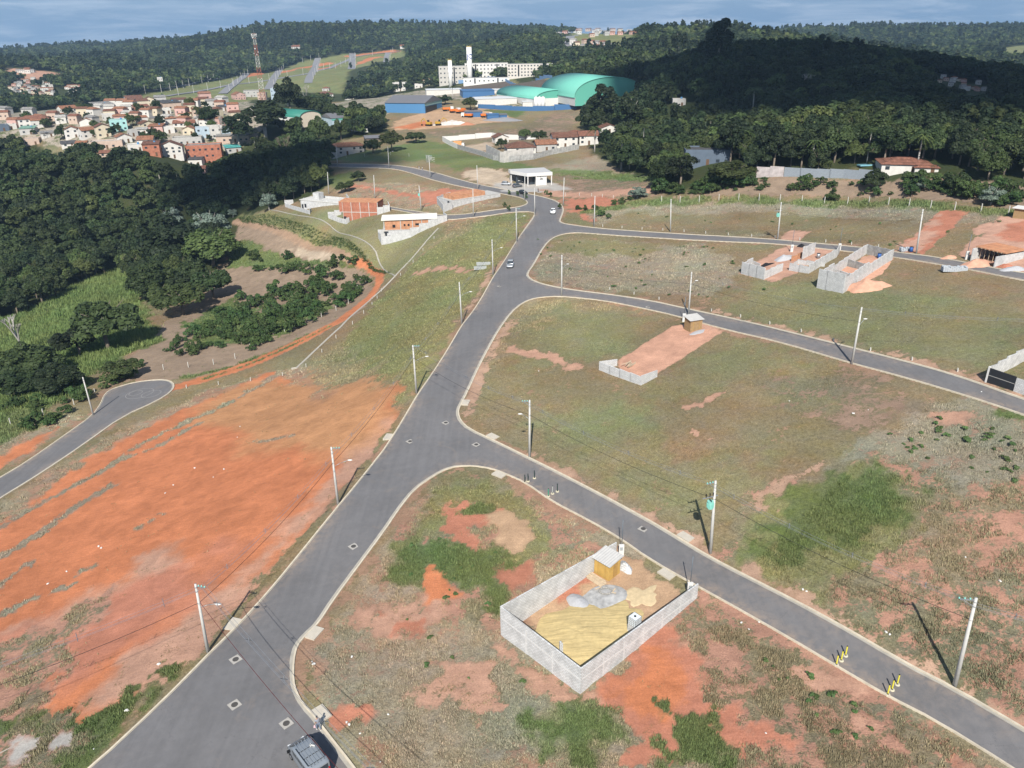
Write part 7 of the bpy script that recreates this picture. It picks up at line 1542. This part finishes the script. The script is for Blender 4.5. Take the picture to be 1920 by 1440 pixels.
SILV = Kind([proto('silver_tree', 'silvery tree', 'tree', crown_mesh('crown', 400+i, R=4.5, H=5.6, z0=1.6, lobes=24, n=3000, size=.3, rr=.8, m_=LEAFS, flat=.8), trunk_mesh(90+i, 4, .25, 7, 3.6, BARKP, 7.5)) for i in range(2)])
def frond_crown(seed, z, n=16, L_=3.6):
    r_ = np.random.default_rng(seed); C = []; Nn = []; S = []; T = []
    for k in range(n):
        a = 6.283*k/n+r_.uniform(-.15, .15); el = r_.uniform(.1, 1.0) if k % 2 else r_.uniform(-.2, .5)
        for j in range(12):
            u = (j+1)/12; x = L_*u*math.cos(el)*(1-.1*u); zz = z+L_*u*math.sin(el)-2.6*u*u
            for s_ in (-1, 1):
                off_ = .34*(1-u*.5); C.append((x*math.cos(a)-s_*off_*math.sin(a), x*math.sin(a)+s_*off_*math.cos(a), zz-.12)); Nn.append((.3*math.cos(a)-s_*.5*math.sin(a), .3*math.sin(a)+s_*.5*math.cos(a), 1)); S.append(.40*(1-.45*u)); T.append(r_.uniform(0, 1))
    return quads_mesh('crown', np.array(C), np.array(Nn), np.array(S), np.array(T), LEAFP, r_)
def palm_trunk(h): b = MB(); b.path([(0, 0, -1), (.1, 0, h*.5), (.05, .1, h)], [.24, .19, .16], 8); return b.mesh('trunk', BARKP, True)
PALM = Kind([proto('palm_tree', 'palm', 'palm tree', frond_crown(500+i, 8+2*i), palm_trunk(8+2*i)) for i in range(3)])
def bare_mesh(seed, h, spread, r=.3, lv=4):
    r_ = random.Random(seed); b = MB()
    def grow(p, d, ln, rad, k):
        e = p+d*ln; b.tube(p, e, rad, rad*.7, 5 if k > 1 else 4, False)
        if k == 0: return
        for _ in range(3 if k > 1 else 4):
            nd = (d+Vector((r_.uniform(-1, 1), r_.uniform(-1, 1), r_.uniform(-.2, .7)))*spread).normalized(); grow(e, nd, ln*r_.uniform(.6, .8), rad*.6, k-1)
    grow(Vector((0, 0, -.5)), Vector((.05, 0, 1)), h*.34, r, lv); return b
def gxyz(px, py): p = g(px, py); return loc3(p), mpp(p)

# hand-placed trees that can be told apart
FT = []
def place(kind, i, px, py, wpx, hpx, unit_w, unit_h, label, group=None):
    l, s_ = gxyz(px, py); kx = wpx*s_/unit_w; kz = hpx*s_/unit_h*1.05; FT.append((l[0], l[1], wpx*s_*.5)); return kind.put(i, l, random.uniform(0, 6), (kx, kx, kz), label, group)
for i, (x, y, w, h, lb) in enumerate([(205, 655, 150, 105, 'broad spreading dark tree at the edge of the tall grass, left'), (150, 668, 95, 60, 'low rounded bushy tree below the broad spreading tree'), (290, 560, 95, 70, 'bushy tree at the near corner of the wood above the planting'), (345, 590, 100, 65, 'wide olive tree between the wood and the planting'), (400, 560, 90, 60, 'rounded tree at the upper edge of the planting'),
     (330, 500, 120, 90, 'dense dark tree in front of the silver-leaved pair'), (400, 500, 110, 80, 'dark tree right below the silver-leaved trees'), (60, 715, 110, 70, 'bush tree below the dead tree at the left edge'), (230, 712, 80, 45, 'low bush tree above the dead-end turning circle'), (115, 735, 90, 55, 'low dark bush tree left of the dead-end turning circle'), (30, 740, 90, 45, 'low bush tree at the left picture edge above the road'),
     (882, 206, 32, 24, 'round dark tree in front of the blue works roofs'), (755, 205, 22, 18, 'dark tree behind the blue warehouse, left'), (835, 196, 30, 16, 'dark trees row at the back of the blue warehouse'), (985, 262, 26, 22, 'round tree inside the compound near the gate, left'), (1010, 266, 30, 22, 'round tree inside the compound near the gate, right'), (940, 280, 30, 22, 'dark bush tree behind the brown hipped house'),
     (605, 312, 60, 50, 'olive tree left of the grey farmhouse'), (700, 288, 40, 26, 'rounded tree right of the grey farmhouse'), (735, 284, 45, 40, 'olive tree at the end of the open shelter'), (780, 268, 45, 22, 'flat-topped greyish tree above the meadow'), (545, 215, 60, 60, 'big dark tree before the green vault hall, left'), (600, 275, 44, 60, 'pointed dense tree in front of the office building'), (575, 290, 50, 50, 'dark tree below the green vault hall'),
     (640, 262, 45, 40, 'dark leafy tree in front of the office building'), (1275, 350, 70, 60, 'bushy tree left of the blue-grey house front'), (1240, 355, 50, 60, 'light green tree at the left end of the garden edge'), (1370, 345, 90, 45, 'dark garden trees in front of the blue-grey house'), (1790, 360, 60, 40, 'rounded garden tree right of the red-tiled house'), (1640, 355, 50, 35, 'rounded tree at the end of the panelled wall'), (1560, 375, 30, 14, 'small bush by the fence posts'),
     (300, 270, 30, 26, 'dark tree between the town houses at the wood edge'), (118, 262, 30, 30, 'pale green tree beside the three tall gabled houses'), (167, 214, 24, 20, 'dark tree right of the lone orange-roofed cottage'), (395, 235, 44, 34, 'dark tree by the pale flats'), (250, 236, 28, 22, 'palm-like tree above the turquoise box'), (648, 360, 40, 22, 'bush tree on the bank behind the brick house, left'), (672, 340, 30, 18, 'bush tree on the bank by the upper street')]):
    place(BROAD, i, x, y, w, h, 9.2, 9.6, lb)
for i, (x, y, w, h, lb) in enumerate([(1345, 128, 58, 88, 'very tall dark tree breaking the skyline right of centre'), (1272, 120, 34, 66, 'second tall tree left of the tallest one on the skyline'), (1240, 100, 22, 34, 'smaller dark tree on the skyline far left of the tallest'), (1465, 112, 26, 40, 'slim dark tree on the skyline right of the tallest'), (1488, 112, 24, 38, 'slim dark tree, further right on the skyline'), (1180, 262, 50, 90, 'tall bushy tree at the edge of the dark palms, left'), (1130, 240, 60, 80, 'tall dark tree in front of the big turquoise vault'), (1105, 235, 44, 55, 'dark tree left of the tall one before the vault'),
     (500, 262, 90, 75, 'huge dark tree left of the green vault hall'), (450, 275, 60, 60, 'tall dark tree above the big brick block'), (540, 170+30, 40, 34, 'dark tree top under the lattice mast')]):
    place(TALL, i, x, y, w, h, 8.4, 15.5, lb)
for i, (x, y, w, h, lb) in enumerate([(395, 450, 85, 62, 'silvery pale-leaved spreading tree at the wood edge, right one of the pair'), (325, 425, 45, 42, 'smaller silvery pale-leaved tree, left one of the pair'), (505, 395, 36, 40, 'conical silvery tree at the top of the planted bank'), (1858, 385, 46, 42, 'silvery bush tree beside the fence at the far right'), (1195, 372, 40, 26, 'silvery shrub tree at the start of the garden edge'), (1725, 358, 28, 22, 'small silvery tree in the garden right of the red-tiled house'), (437, 408, 20, 20, 'small silvery tree between the wood and the bank')]):
    place(SILV, i, x, y, w, h, 9.6, 8.0, lb)
pl = [(1165, 318, 20, 68), (1180, 318, 18, 60), (1205, 300, 16, 66), (1115, 285, 14, 48), (1520, 322, 40, 60), (1625, 305, 30, 64), (1720, 312, 22, 60), (1408, 232, 20, 66), (1330, 262, 14, 40), (1395, 300, 26, 56), (1665, 210, 16, 40), (849, 186, 22, 24), (1550, 330, 24, 30), (480, 285, 26, 28), (85, 262, 22, 22), (115, 240, 20, 18), (373, 240, 18, 40), (180, 500, 18, 40), (150, 470, 22, 44), (300, 340, 18, 30), (335, 350, 16, 30), (215, 188, 18, 16)]
plw = ['in front of the dark wood right of the shop, left one', 'in front of the dark wood right of the shop, second one', 'third from the left before the dark wood, tall and thin', 'behind the houses of the compound', 'with wide fronds above the panelled wall', 'tall beside the swimming pool', 'leaning among trees above the red-tiled house', 'tall in the clearing of the right wood', 'left of the blue-grey house on the slope', 'with yellowish fronds beside the blue-grey house', 'thin and far inside the right wood',
       'alone among the works buildings', 'short beside the wide-fronded one at the panelled wall', 'low beside the big brick block', 'at the wood edge left of the three tall houses', 'above the three tall houses', 'thin and yellow-tipped before the pale flats', 'with yellow fronds at the edge of the left tall grass', 'grey and drooping at the edge of the left wood', 'poking out of the left wood, left one', 'poking out of the left wood, right one', 'at the top of town beside the pale blue house']
for i, (x, y, w, h) in enumerate(pl): l, s_ = gxyz(x, y); k = h*s_/(8+2*(i % 3)+1.0); FT.append((l[0], l[1], 2)); PALM.put(i, l, random.uniform(0, 6), (k*1.05, k*1.05, k), 'palm tree '+plw[i])
for i, (x, y, h, w_, c_, lb) in enumerate([(42, 665, 78, 1, BARKP, 'big dead leafless tree in the tall grass at the left edge'), (415, 262, 44, 1, BARKP, 'leafless grey tree by the white yard in town, left one'), (390, 225, 26, 1, BARKP, 'leafless spreading tree above the pale flats'), (575, 200, 40, 1, BARKP, 'leafless round-crowned tree above the green vault hall'), (1510, 185, 44, 1, BARKP, 'pale leafless tree in the middle of the right wood'), (535, 300, 44, 1, BARK, 'half-bare tree under the green vault hall')]):
    l, s_ = gxyz(x, y); b = bare_mesh(700+i, h*s_, .75 if i else .45, .32 if i else .4, 4 if i else 3); b.v = [(a*1, q*1, z) for a, q, z in b.v]; o = b.build('dead_tree', c_, None); o.location = l; zt_ = max(v[2] for v in b.v); o.scale = (h*s_/zt_,)*3; tag(o, lb, 'tree')

# woods: every spot whose ground is wood floor gets a tree
ex = [(o.location.x, o.location.y, 6.5) for o in COL.objects if o.parent is None and o.get('category') in ('house', 'hall', 'building', 'tower', 'mast', 'silo', 'car', 'truck')]
ex = [(x, y, 6.5) for x, y, _ in ex]+[(pB[0]-12, pB[1]+22, 42), (pS[0]-8, pS[1]+25, 34), (pG[0]-8, pG[1]+10, 22)]+[(x, y, r_*.8) for x, y, r_ in FT]
r_g = np.random.default_rng(5); cand = []
d = 200.0
while d < 2750:
    sp = 6.6 if d < 480 else 6.6+(d-480)*.0042
    n = int(2*math.radians(41)*d/sp); a = np.linspace(-math.radians(41), math.radians(41), n)+r_g.uniform(-.4, .4, n)*sp/d; rr = d+r_g.uniform(-.45, .45, n)*sp
    cand.append(np.stack([rr*np.sin(a), rr*np.cos(a)], 1)); d += sp*.92
cand = np.concatenate(cand); cv, _ = paint(cand[:, 0], cand[:, 1]); X, Y = cand.T; Zc = hbase(X, Y); w = np.stack([X, Y, Zc], 1)-CAM; wd_ = w@FW; sx = 960+FPX*(w@RT)/wd_; sy = 720-FPX*((w@UP)/wd_)
KEEP = [([(230,192),(330,165),(440,145),(560,118),(640,102),(755,92),(770,104),(700,120),(660,140),(650,168),(560,168),(470,192),(400,196)], 14), ([(822,162),(822,118),(870,118),(900,112),(1038,118),(1038,158)], 12), ([(936,196),(950,160),(1050,140),(1150,138),(1200,165),(1130,196)], 12),
        ([(14,172),(14,148),(110,148),(155,158),(150,184),(60,188)], 12), ([(20,142),(20,126),(112,132),(112,150)], 8), ([(1036,72),(1050,52),(1190,54),(1200,70)], 6), ([(1060,96),(1040,64),(1100,60),(1180,76),(1165,98)], 4), ([(1750,158),(1760,144),(1850,150),(1855,176)], 12), ([(0,238),(0,206),(200,196),(300,178),(480,172),(470,235),(425,290),(300,284),(200,252),(120,244)], 11), ([(720,215),(720,180),(860,160),(1000,200),(900,250),(720,250)], 12), ([(1170,95),(1640,86),(1900,110),(1640,98)], 0)]
hid = np.zeros(len(X), bool)
for poly, th_ in KEEP:
    if not th_: continue
    P_k = np.array(poly, float)
    for fr_ in ((.35, .7, 1.0) if th_ > 10.5 and poly[0][0] != 14 else (.3, .5)):                # a tree whose crown would stand in front of the open view is left out
        ty = sy-fr_*th_/wd_*FPX; hid |= (sdist(sx, ty, P_k) > 0) & (sdist(sx, sy, P_k) < 6)
ok = ~hid & (cv[:, 0] < .076) & (sx > -60) & (sx < 1980)
for x, y, r_ in ex: ok &= (X-x)**2+(Y-y)**2 > r_*r_
# keep sight lines to the houses open: nothing tall right in front of them
for o in [o for o in COL.objects if o.parent is None and o.get('category') in ('house', 'building', 'hall', 'pool', 'tree') and o.name.startswith(('house', 'office', 'vault', 'open', 'market', 'apart', 'swim', 'silver')) and not any(q in o['label'] for q in ('pavilion', 'white roof showing', 'deep inside', 'forest top', 'half hidden', 'below the big brick', 'A-frame', 'wood edge'))]:
    hx, hy = o.location.x, o.location.y; dd = math.hypot(hx, hy); ux, uy = hx/dd, hy/dd; t_ = X*ux+Y*uy; side = np.abs(X*uy-Y*ux); ok &= ~((t_ < dd) & (t_ > dd-(34 if dd > 250 else 8)) & (side < 7.5))
# cull what other trees and the ground hide completely: trees behind a crest never show
cand = cand[ok]; X, Y, Zc, sx, sy = X[ok], Y[ok], Zc[ok], sx[ok], sy[ok]; D_ = np.hypot(X, Y); print('tree spots', len(X))
tt = np.linspace(.06, .985, 60); vis = np.ones(len(X), bool)
for i in range(0, len(X), 4000):
    a = slice(i, i+4000); top = Zc[a]+15; Q = tt[None]; gz_ = hbase(X[a][:, None]*Q, Y[a][:, None]*Q); vis[a] = ((CAM[2]+(top[:, None]-CAM[2])*Q) > gz_-1).all(1)
X, Y, Zc, D_, sx, sy = X[vis], Y[vis], Zc[vis], D_[vis], sx[vis], sy[vis]; print('visible spots', len(X))
order = np.argsort(D_); NI = 196
half_l = [i for i in order if sx[i] < 900][:NI//2+20]; half_r = [i for i in order if sx[i] >= 900][:NI//2-20]; ind = set(half_l+half_r)
for i in half_l+half_r:
    sc_ = random.uniform(.85, 1.3); left = sx[i] < 900
    BROAD.put(random.randrange(8), (X[i], Y[i], Zc[i]), random.uniform(0, 6.28), (sc_, sc_, sc_*random.uniform(.85, 1.15)), 'dark green broad-crowned tree packed into the '+('left wood' if left else 'right wood'), 'trees of the '+('left wood' if left else 'right wood'))
rest = np.array([i for i in range(len(X)) if i not in ind])
def scatter_stuff(name, label, cat, idx, protos, smin, smax, hscale=1.0):
    me = bpy.data.meshes.new(name); P = np.stack([X[idx], Y[idx], Zc[idx]], 1); me.vertices.add(len(idx)); me.vertices.foreach_set('co', P.astype(np.float32).ravel()); me.update()
    rr = np.random.default_rng(len(idx)); a = me.attributes.new('rot', 'FLOAT', 'POINT'); a.data.foreach_set('value', rr.uniform(0, 6.28, len(idx)).astype(np.float32)); s_ = rr.uniform(smin, smax, len(idx)); far_ = 1+np.clip((D_[idx]-500)/2000, 0, 1)*.75; s_ = s_*far_
    a = me.attributes.new('scl', 'FLOAT', 'POINT'); a.data.foreach_set('value', s_.astype(np.float32)); a = me.attributes.new('pick', 'INT', 'POINT'); a.data.foreach_set('value', np.clip((fbm(X[idx]/90, Y[idx]/90, 7, 3)*1.9-.45)*len(protos)+rr.normal(size=len(idx))*1.6, 0, len(protos)-1).astype(np.int32))
    o = bpy.data.objects.new(name, me); COL.objects.link(o); o['kind'] = 'stuff'; tag(o, label, cat)
    cl = bpy.data.collections.new(name+'_sources')
    for k, pm_ in enumerate(protos): q = bpy.data.objects.new('%s_source_%d' % (name, k), pm_); cl.objects.link(q)
    ng = bpy.data.node_groups.new(name, 'GeometryNodeTree'); ng.interface.new_socket('Geometry', in_out='INPUT', socket_type='NodeSocketGeometry'); ng.interface.new_socket('Geometry', in_out='OUTPUT', socket_type='NodeSocketGeometry'); N = ng.nodes.new; L = ng.links.new
    gi, go, ip, ci = N('NodeGroupInput'), N('NodeGroupOutput'), N('GeometryNodeInstanceOnPoints'), N('GeometryNodeCollectionInfo'); ci.inputs['Collection'].default_value = cl; ci.inputs['Separate Children'].default_value = True; ci.inputs['Reset Children'].default_value = True; ip.inputs['Pick Instance'].default_value = True
    def na(nm, ty): q = N('GeometryNodeInputNamedAttribute'); q.data_type = ty; q.inputs['Name'].default_value = nm; return q.outputs['Attribute']
    cx = N('ShaderNodeCombineXYZ'); L(na('rot', 'FLOAT'), cx.inputs['Z']); L(cx.outputs[0], ip.inputs['Rotation']); L(na('scl', 'FLOAT'), ip.inputs['Scale']); L(na('pick', 'INT'), ip.inputs['Instance Index']); L(gi.outputs[0], ip.inputs['Points']); L(ci.outputs[0], ip.inputs['Instance']); L(ip.outputs[0], go.inputs[0])
    md = o.modifiers.new('scatter', 'NODES'); md.node_group = ng; return o
midp = [crown_mesh('wood_crown', 800+i, R=4.4+.3*(i % 3), H=7, z0=2.0, lobes=18, n=1400, size=.5, rr=.8, m_=[LEAFD, LEAF, LEAFL, LEAF, LEAFD, LEAF][i]) for i in range(6)]
def cone_mesh(i): return crown_mesh('wood_crown', 850+i, R=2.6, H=10, z0=2, lobes=12, n=600, size=.6, m_=LEAFD)
farp = [crown_mesh('wood_crown', 900+i, R=4.6, H=5.2, z0=2.2, lobes=8, n=150, size=1.35, m_=[LEAFD, LEAF, LEAF, LEAFL, LEAF, LEAFL][i]) for i in range(6)]+[crown_mesh('wood_crown', 950+i, R=2.4, H=10, z0=2, lobes=8, n=120, size=1.1, m_=LEAFD) for i in range(2)]
mi = rest[(D_[rest] < 650)]; fi = rest[D_[rest] >= 650]; print('stuff', len(mi), len(fi))
L_i = mi[sx[mi] < 900]; R_i = mi[sx[mi] >= 900]
scatter_stuff('left_wood_canopy', 'dense canopy of the left wood behind its nearest trees', 'wood', L_i, midp, .8, 1.35)
scatter_stuff('right_wood_canopy', 'dense dark canopy covering the right hill behind its nearest trees', 'wood', R_i, midp+[cone_mesh(0), cone_mesh(1)], .85, 1.5)
scatter_stuff('far_woodland', 'continuous woodland covering the far hills and ridges', 'woodland', fi, farp, .85, 1.4)

r_t = random.Random(77); twn = np.array([(0, 215), (200, 204), (300, 190), (440, 192), (460, 235), (400, 268), (200, 262), (0, 250)], float); k = 0
while k < 50:
    x, y = r_t.uniform(0, 460), r_t.uniform(190, 268)
    if sdist(np.array([x]), np.array([y]), twn)[0] < 0: continue
    l, s_ = gxyz(x, y)
    if any((l[0]-a)**2+(l[1]-b_)**2 < 20 for a, b_, _ in ex): continue
    f_ = r_t.uniform(11, 22)*s_/9.2; BROAD.put(r_t.randrange(8), l, r_t.uniform(0, 6), f_, 'small dark tree between the town houses', 'trees between the town houses'); k += 1

# young shrubs of the two plantings
def shrub_field(polys, n, label, group, smin, smax, seed, aspect=1.0, kind=SHRUB, clump=0):
    r_ = random.Random(seed); k = 0; P = [W2(p) for p in polys]; out = 0
    for _ in range(n*60):
        p = P[r_.randrange(len(P))]; x = r_.uniform(p[:, 0].min(), p[:, 0].max()); y = r_.uniform(p[:, 1].min(), p[:, 1].max())
        if sdist(np.array([x]), np.array([y]), p)[0] < .5: continue
        if clump and vnoise(x/7, y/7, seed) < clump: continue
        s_ = r_.uniform(smin, smax); kind.put(r_.randrange(5), (x, y, hz(x, y)), r_.uniform(0, 6), (s_, s_, s_*r_.uniform(.7, 1.05)), label, group); out += 1
        if out >= n: break
shrub_field([[(440, 640), (500, 580), (620, 500), (680, 500), (690, 540), (640, 580), (540, 630), (450, 670)], [(340, 640), (450, 560), (620, 520), (600, 580), (450, 650)], [(430, 500), (470, 470), (540, 480), (680, 495), (660, 520), (520, 520)]], 150, 'leafy green shrub in the young planting above the dirt track', 'shrubs of the left planting', .9, 2.1, 1)
shrub_field([[(190, 735), (300, 690), (420, 650), (480, 600), (400, 600), (320, 650), (230, 700)]], 42, 'small scattered shrub on the bare ground by the turning circle', 'scattered shrubs by the turning circle', .5, 1.3, 2)
shrub_field([[(100, 800), (20, 810), (0, 760), (120, 720), (250, 700), (300, 700), (210, 725)]], 26, 'shrub on the bank between the tall grass and the dead-end road', 'shrubs above the dead-end road', .8, 1.7, 12)
shrub_field([[(1240, 368), (1400, 338), (1600, 342), (1900, 352), (1900, 385), (1600, 370)]], 72, 'dark young shrub on the bare strip below the right wood', 'shrubs below the right wood', .6, 1.7, 3)
shrub_field([[(1750, 380), (1600, 355), (1700, 345), (1920, 352), (1920, 395)]], 22, 'rounded shrub at the fence below the red-tiled house', 'shrubs at the right fence', 1.2, 2.4, 4)
shrub_field([[(1228, 350), (1290, 352), (1400, 330), (1420, 340), (1400, 352), (1240, 374)]], 24, 'tall garden shrub in front of the blue-grey house', 'garden shrubs before the blue-grey house', 1.3, 2.4, 14)
for k, (x, y) in enumerate([(955, 366), (971, 368), (1024, 366), (1032, 370), (946, 389), (954, 396), (1050, 392), (985, 372)]): l = gxyz(x, y)[0]; SHRUB.put(k, l, k, (.6, .6, .9), 'slim young sapling planted beside the kerb near the bend', 'saplings at the bend')
shrub_field([[(1065, 392), (1100, 400), (1150, 415), (1130, 380), (1200, 370), (1180, 385)]], 14, 'small shrub on the eroded orange bank', 'shrubs of the eroded bank', .5, 1.1, 5)
WEEDK = Kind([proto('leafy_weed', 'weed', 'weed', crown_mesh('crown', 600+i, R=.55, H=.55, z0=.05, lobes=5, n=110, size=.13, m_=WEED), trunk_mesh(95+i, .2, .03, 3, .3, BARK, .5)) for i in range(3)])
shrub_field([[(1640, 800), (1780, 780), (1920, 810), (1920, 930), (1820, 900), (1700, 880)]], 40, 'bright green leafy weed in the dry ground at the right', 'bright weeds right of the mown block', .5, 1.3, 6, kind=WEEDK)
shrub_field([[(1430, 1180), (1500, 1240), (1640, 1330), (1700, 1400), (1560, 1400), (1450, 1300), (1400, 1200)]], 16, 'bright green leafy weed below the near street', 'bright weeds below the near street', .5, 1.1, 7, kind=WEEDK)
shrub_field([[(1000, 440), (1340, 460), (1500, 540), (1300, 570), (1050, 530), (1010, 490)], [(1120, 420), (1200, 390), (1880, 415), (1860, 480), (1400, 440)]], 70, 'low green tuft plant dotted over the upper lots', 'tuft plants of the upper lots', .5, 1.2, 8, kind=WEEDK)
shrub_field([[(740, 1010), (930, 1000), (1000, 1100), (930, 1160), (760, 1120)], [(600, 1180), (760, 1150), (1000, 1200), (1080, 1290), (800, 1330)]], 24, 'small dark weed on the rough ground left of the walled lot', 'weeds left of the walled lot', .3, .9, 9, kind=WEEDK)
# planted rows on the bank: too many to count
def rows_stuff():
    C = []; P = G([450, 500, 560, 620, 680, 735], [408, 402, 420, 440, 475, 512]); Q = G([455, 520, 580, 630, 680, 705], [418, 432, 448, 462, 485, 508])
    for j in range(6):
        f = (j+.5)/6; M_ = P+(Q-P)*f; d = np.r_[0, np.cumsum(np.hypot(*np.diff(M_[:, :2], axis=0).T))]
        for s_ in np.arange(0, d[-1], 2.2): x = np.interp(s_, d, M_[:, 0])+random.uniform(-.4, .4); y = np.interp(s_, d, M_[:, 1])+random.uniform(-.4, .4); C.append((x, y, hz(x, y)))
    C = np.array(C); n = 26; r_ = np.random.default_rng(3); CC = np.repeat(C, n, 0)+r_.normal(size=(len(C)*n, 3))*np.array([.35, .35, .22])+np.array([0, 0, .35]); me = quads_mesh('planted_rows', CC, r_.normal(size=CC.shape)+np.array([0, 0, .8]), r_.uniform(.10, .22, len(CC)), r_.uniform(0, 1, len(CC)), LEAFB, r_)
    o = bpy.data.objects.new('planted_rows', me); COL.objects.link(o); o['kind'] = 'stuff'; tag(o, 'rows of low seedlings planted along the curved bank', 'seedlings')
rows_stuff()

# grass and straw standing on the rough ground
r_ = np.random.default_rng(21); NT = 620000
dd = 46*np.exp(r_.uniform(0, math.log(330/46.), NT)); aa = r_.uniform(-.74, .74, NT); X_, Y_ = dd*np.tan(aa), dd+0*aa; cv, road_ = paint(X_, Y_)
keep = (r_.uniform(0, 1, NT) < np.clip(cv[:, 7]*.62*sstep(.35, .75, cv[:, 6]+(fbm(X_/1.7, Y_/1.7, 88, 4, .6)-.5)*2.6)*(.55+.45*(dd/90).clip(0, 1)), 0, 1)) & (road_ < -.5) & (cv[:, 0] > .077)
lot_in = sdist(X_, Y_, np.array([A_[:2], B_[:2], lotp(0, LV)[:2], lotp(LU*.98, LV)[:2], D_[:2]])) > -.3; keep &= ~lot_in
X_, Y_, cv, dd = X_[keep], Y_[keep], cv[keep], dd[keep]; nT = len(X_); print('tufts', nT); K = 5; Z_ = hbase(X_, Y_)
hh = cv[:, 8]*.72*r_.uniform(.4, 1.4, nT)*(1+.15*(dd/100)); far_ = (dd/75).clip(1, 3)
bx_ = np.repeat(X_, K)+r_.normal(size=nT*K)*.13*np.repeat(far_, K); by_ = np.repeat(Y_, K)+r_.normal(size=nT*K)*.13*np.repeat(far_, K); hk = np.repeat(hh, K)*r_.uniform(.6, 1.2, nT*K); ln_ = r_.uniform(.2, .9, nT*K)*hk; an = r_.uniform(0, 6.28, nT*K); wk = .035*np.repeat(far_, K)*r_.uniform(.7, 1.6, nT*K)
zb = np.repeat(Z_, K); px_, py_ = -np.sin(an)*wk, np.cos(an)*wk
V = np.stack([np.stack([bx_-px_, by_-py_, zb-.06], 1), np.stack([bx_+px_, by_+py_, zb-.06], 1), np.stack([bx_+np.cos(an)*ln_, by_+np.sin(an)*ln_, zb+hk], 1)], 1).reshape(-1, 3); n3 = nT*K
me = bpy.data.meshes.new('rough_grass'); me.vertices.add(n3*3); me.vertices.foreach_set('co', V.astype(np.float32).ravel()); me.loops.add(n3*3); me.loops.foreach_set('vertex_index', np.arange(n3*3, dtype=np.int32)); me.polygons.add(n3); me.polygons.foreach_set('loop_start', (np.arange(n3)*3).astype(np.int32)); me.update(calc_edges=True)
col_ = np.repeat(cv[:, 3:6]*(1.1+.85*r_.uniform(0, 1, (nT, 1)))*np.where(r_.uniform(0, 1, (nT, 1)) < .25, np.array([[1.25, 1.15, 1.2]]), 1), K*3, 0); add_attr(me, 'plants', col_)
m, t, b = new_mat('grass_blades'); q = t.nodes.new('ShaderNodeAttribute'); q.attribute_name = 'plants'; t.links.new(q.outputs['Color'], b.inputs['Base Color']); b.inputs['Roughness'].default_value = .8; b.inputs['Specular IOR Level'].default_value = .1
tr = t.nodes.new('ShaderNodeBsdfTranslucent'); t.links.new(q.outputs['Color'], tr.inputs['Color']); ad = t.nodes.new('ShaderNodeMixShader'); ad.inputs[0].default_value = .25; t.links.new(b.outputs[0], ad.inputs[1]); t.links.new(tr.outputs[0], ad.inputs[2]); t.links.new(ad.outputs[0], t.nodes['Material Output'].inputs['Surface']); me.materials.append(m)
o = bpy.data.objects.new('rough_grass', me); COL.objects.link(o); o['kind'] = 'stuff'; tag(o, 'rough dry and green grass tufts over the open ground', 'grass')

# ------------------------------------------------------------------ cumulus whose shadow lies on the right wood, and the air
CLM = mat('cloud_white', (.8, .8, .82), 1, .05)
def cloud(tx, ty, tz, alt, blobs, label, seed):
    k = (alt-tz)/SUNV[2]; c = np.array([tx, ty, tz])+SUNV*k; r_ = random.Random(seed); t_ = thing('cloud', label, 'cloud', tuple(c)); b = MB()
    for x, y, rx, ry in blobs:
        for q in range(5): b.ell((x+r_.uniform(-.3, .3)*rx, y+r_.uniform(-.3, .3)*ry, r_.uniform(-.1, .3)*min(rx, ry)), (rx*r_.uniform(.6, .9), ry*r_.uniform(.6, .9), min(rx, ry)*r_.uniform(.25, .4)), 18, 10, .06, r_)
    b.build('cloud_body', CLM, t_, True)
cloud(230, 470, 30, 1300, [(0, -20, 150, 120), (30, -175, 85, 50), (-50, -165, 60, 55), (110, -180, 90, 45), (30, -120, 90, 60), (-30, -120, 70, 70), (110, -130, 80, 60), (120, -10, 170, 120), (-90, 60, 80, 110), (260, 60, 160, 140), (100, 130, 220, 90), (-50, -90, 90, 70), (60, -110, 110, 60), (180, -100, 110, 70)], 'large cumulus cloud shading the right wood', 3)
cloud(-112, 372, 0, 1300, [(0, 0, 45, 30), (30, 22, 34, 26)], 'small cumulus cloud shading the trees below the brick block', 4)
hz_b = MB().box((0, 1900, 64), (5200, 4700, 372)).build('haze', None); hz_b['kind'] = 'stuff'; tag(hz_b, 'thin bluish air between the camera and the far hills', 'haze')
m = bpy.data.materials.new('haze'); m.use_nodes = True; t = m.node_tree; t.nodes.clear(); ou = t.nodes.new('ShaderNodeOutputMaterial'); pv = t.nodes.new('ShaderNodeVolumePrincipled'); pv.inputs['Color'].default_value = (.50, .74, 1, 1); pv.inputs['Density'].default_value = .00011; pv.inputs['Anisotropy'].default_value = .1
t.links.new(pv.outputs[0], ou.inputs['Volume']); hz_b.data.materials.clear(); hz_b.data.materials.append(m)
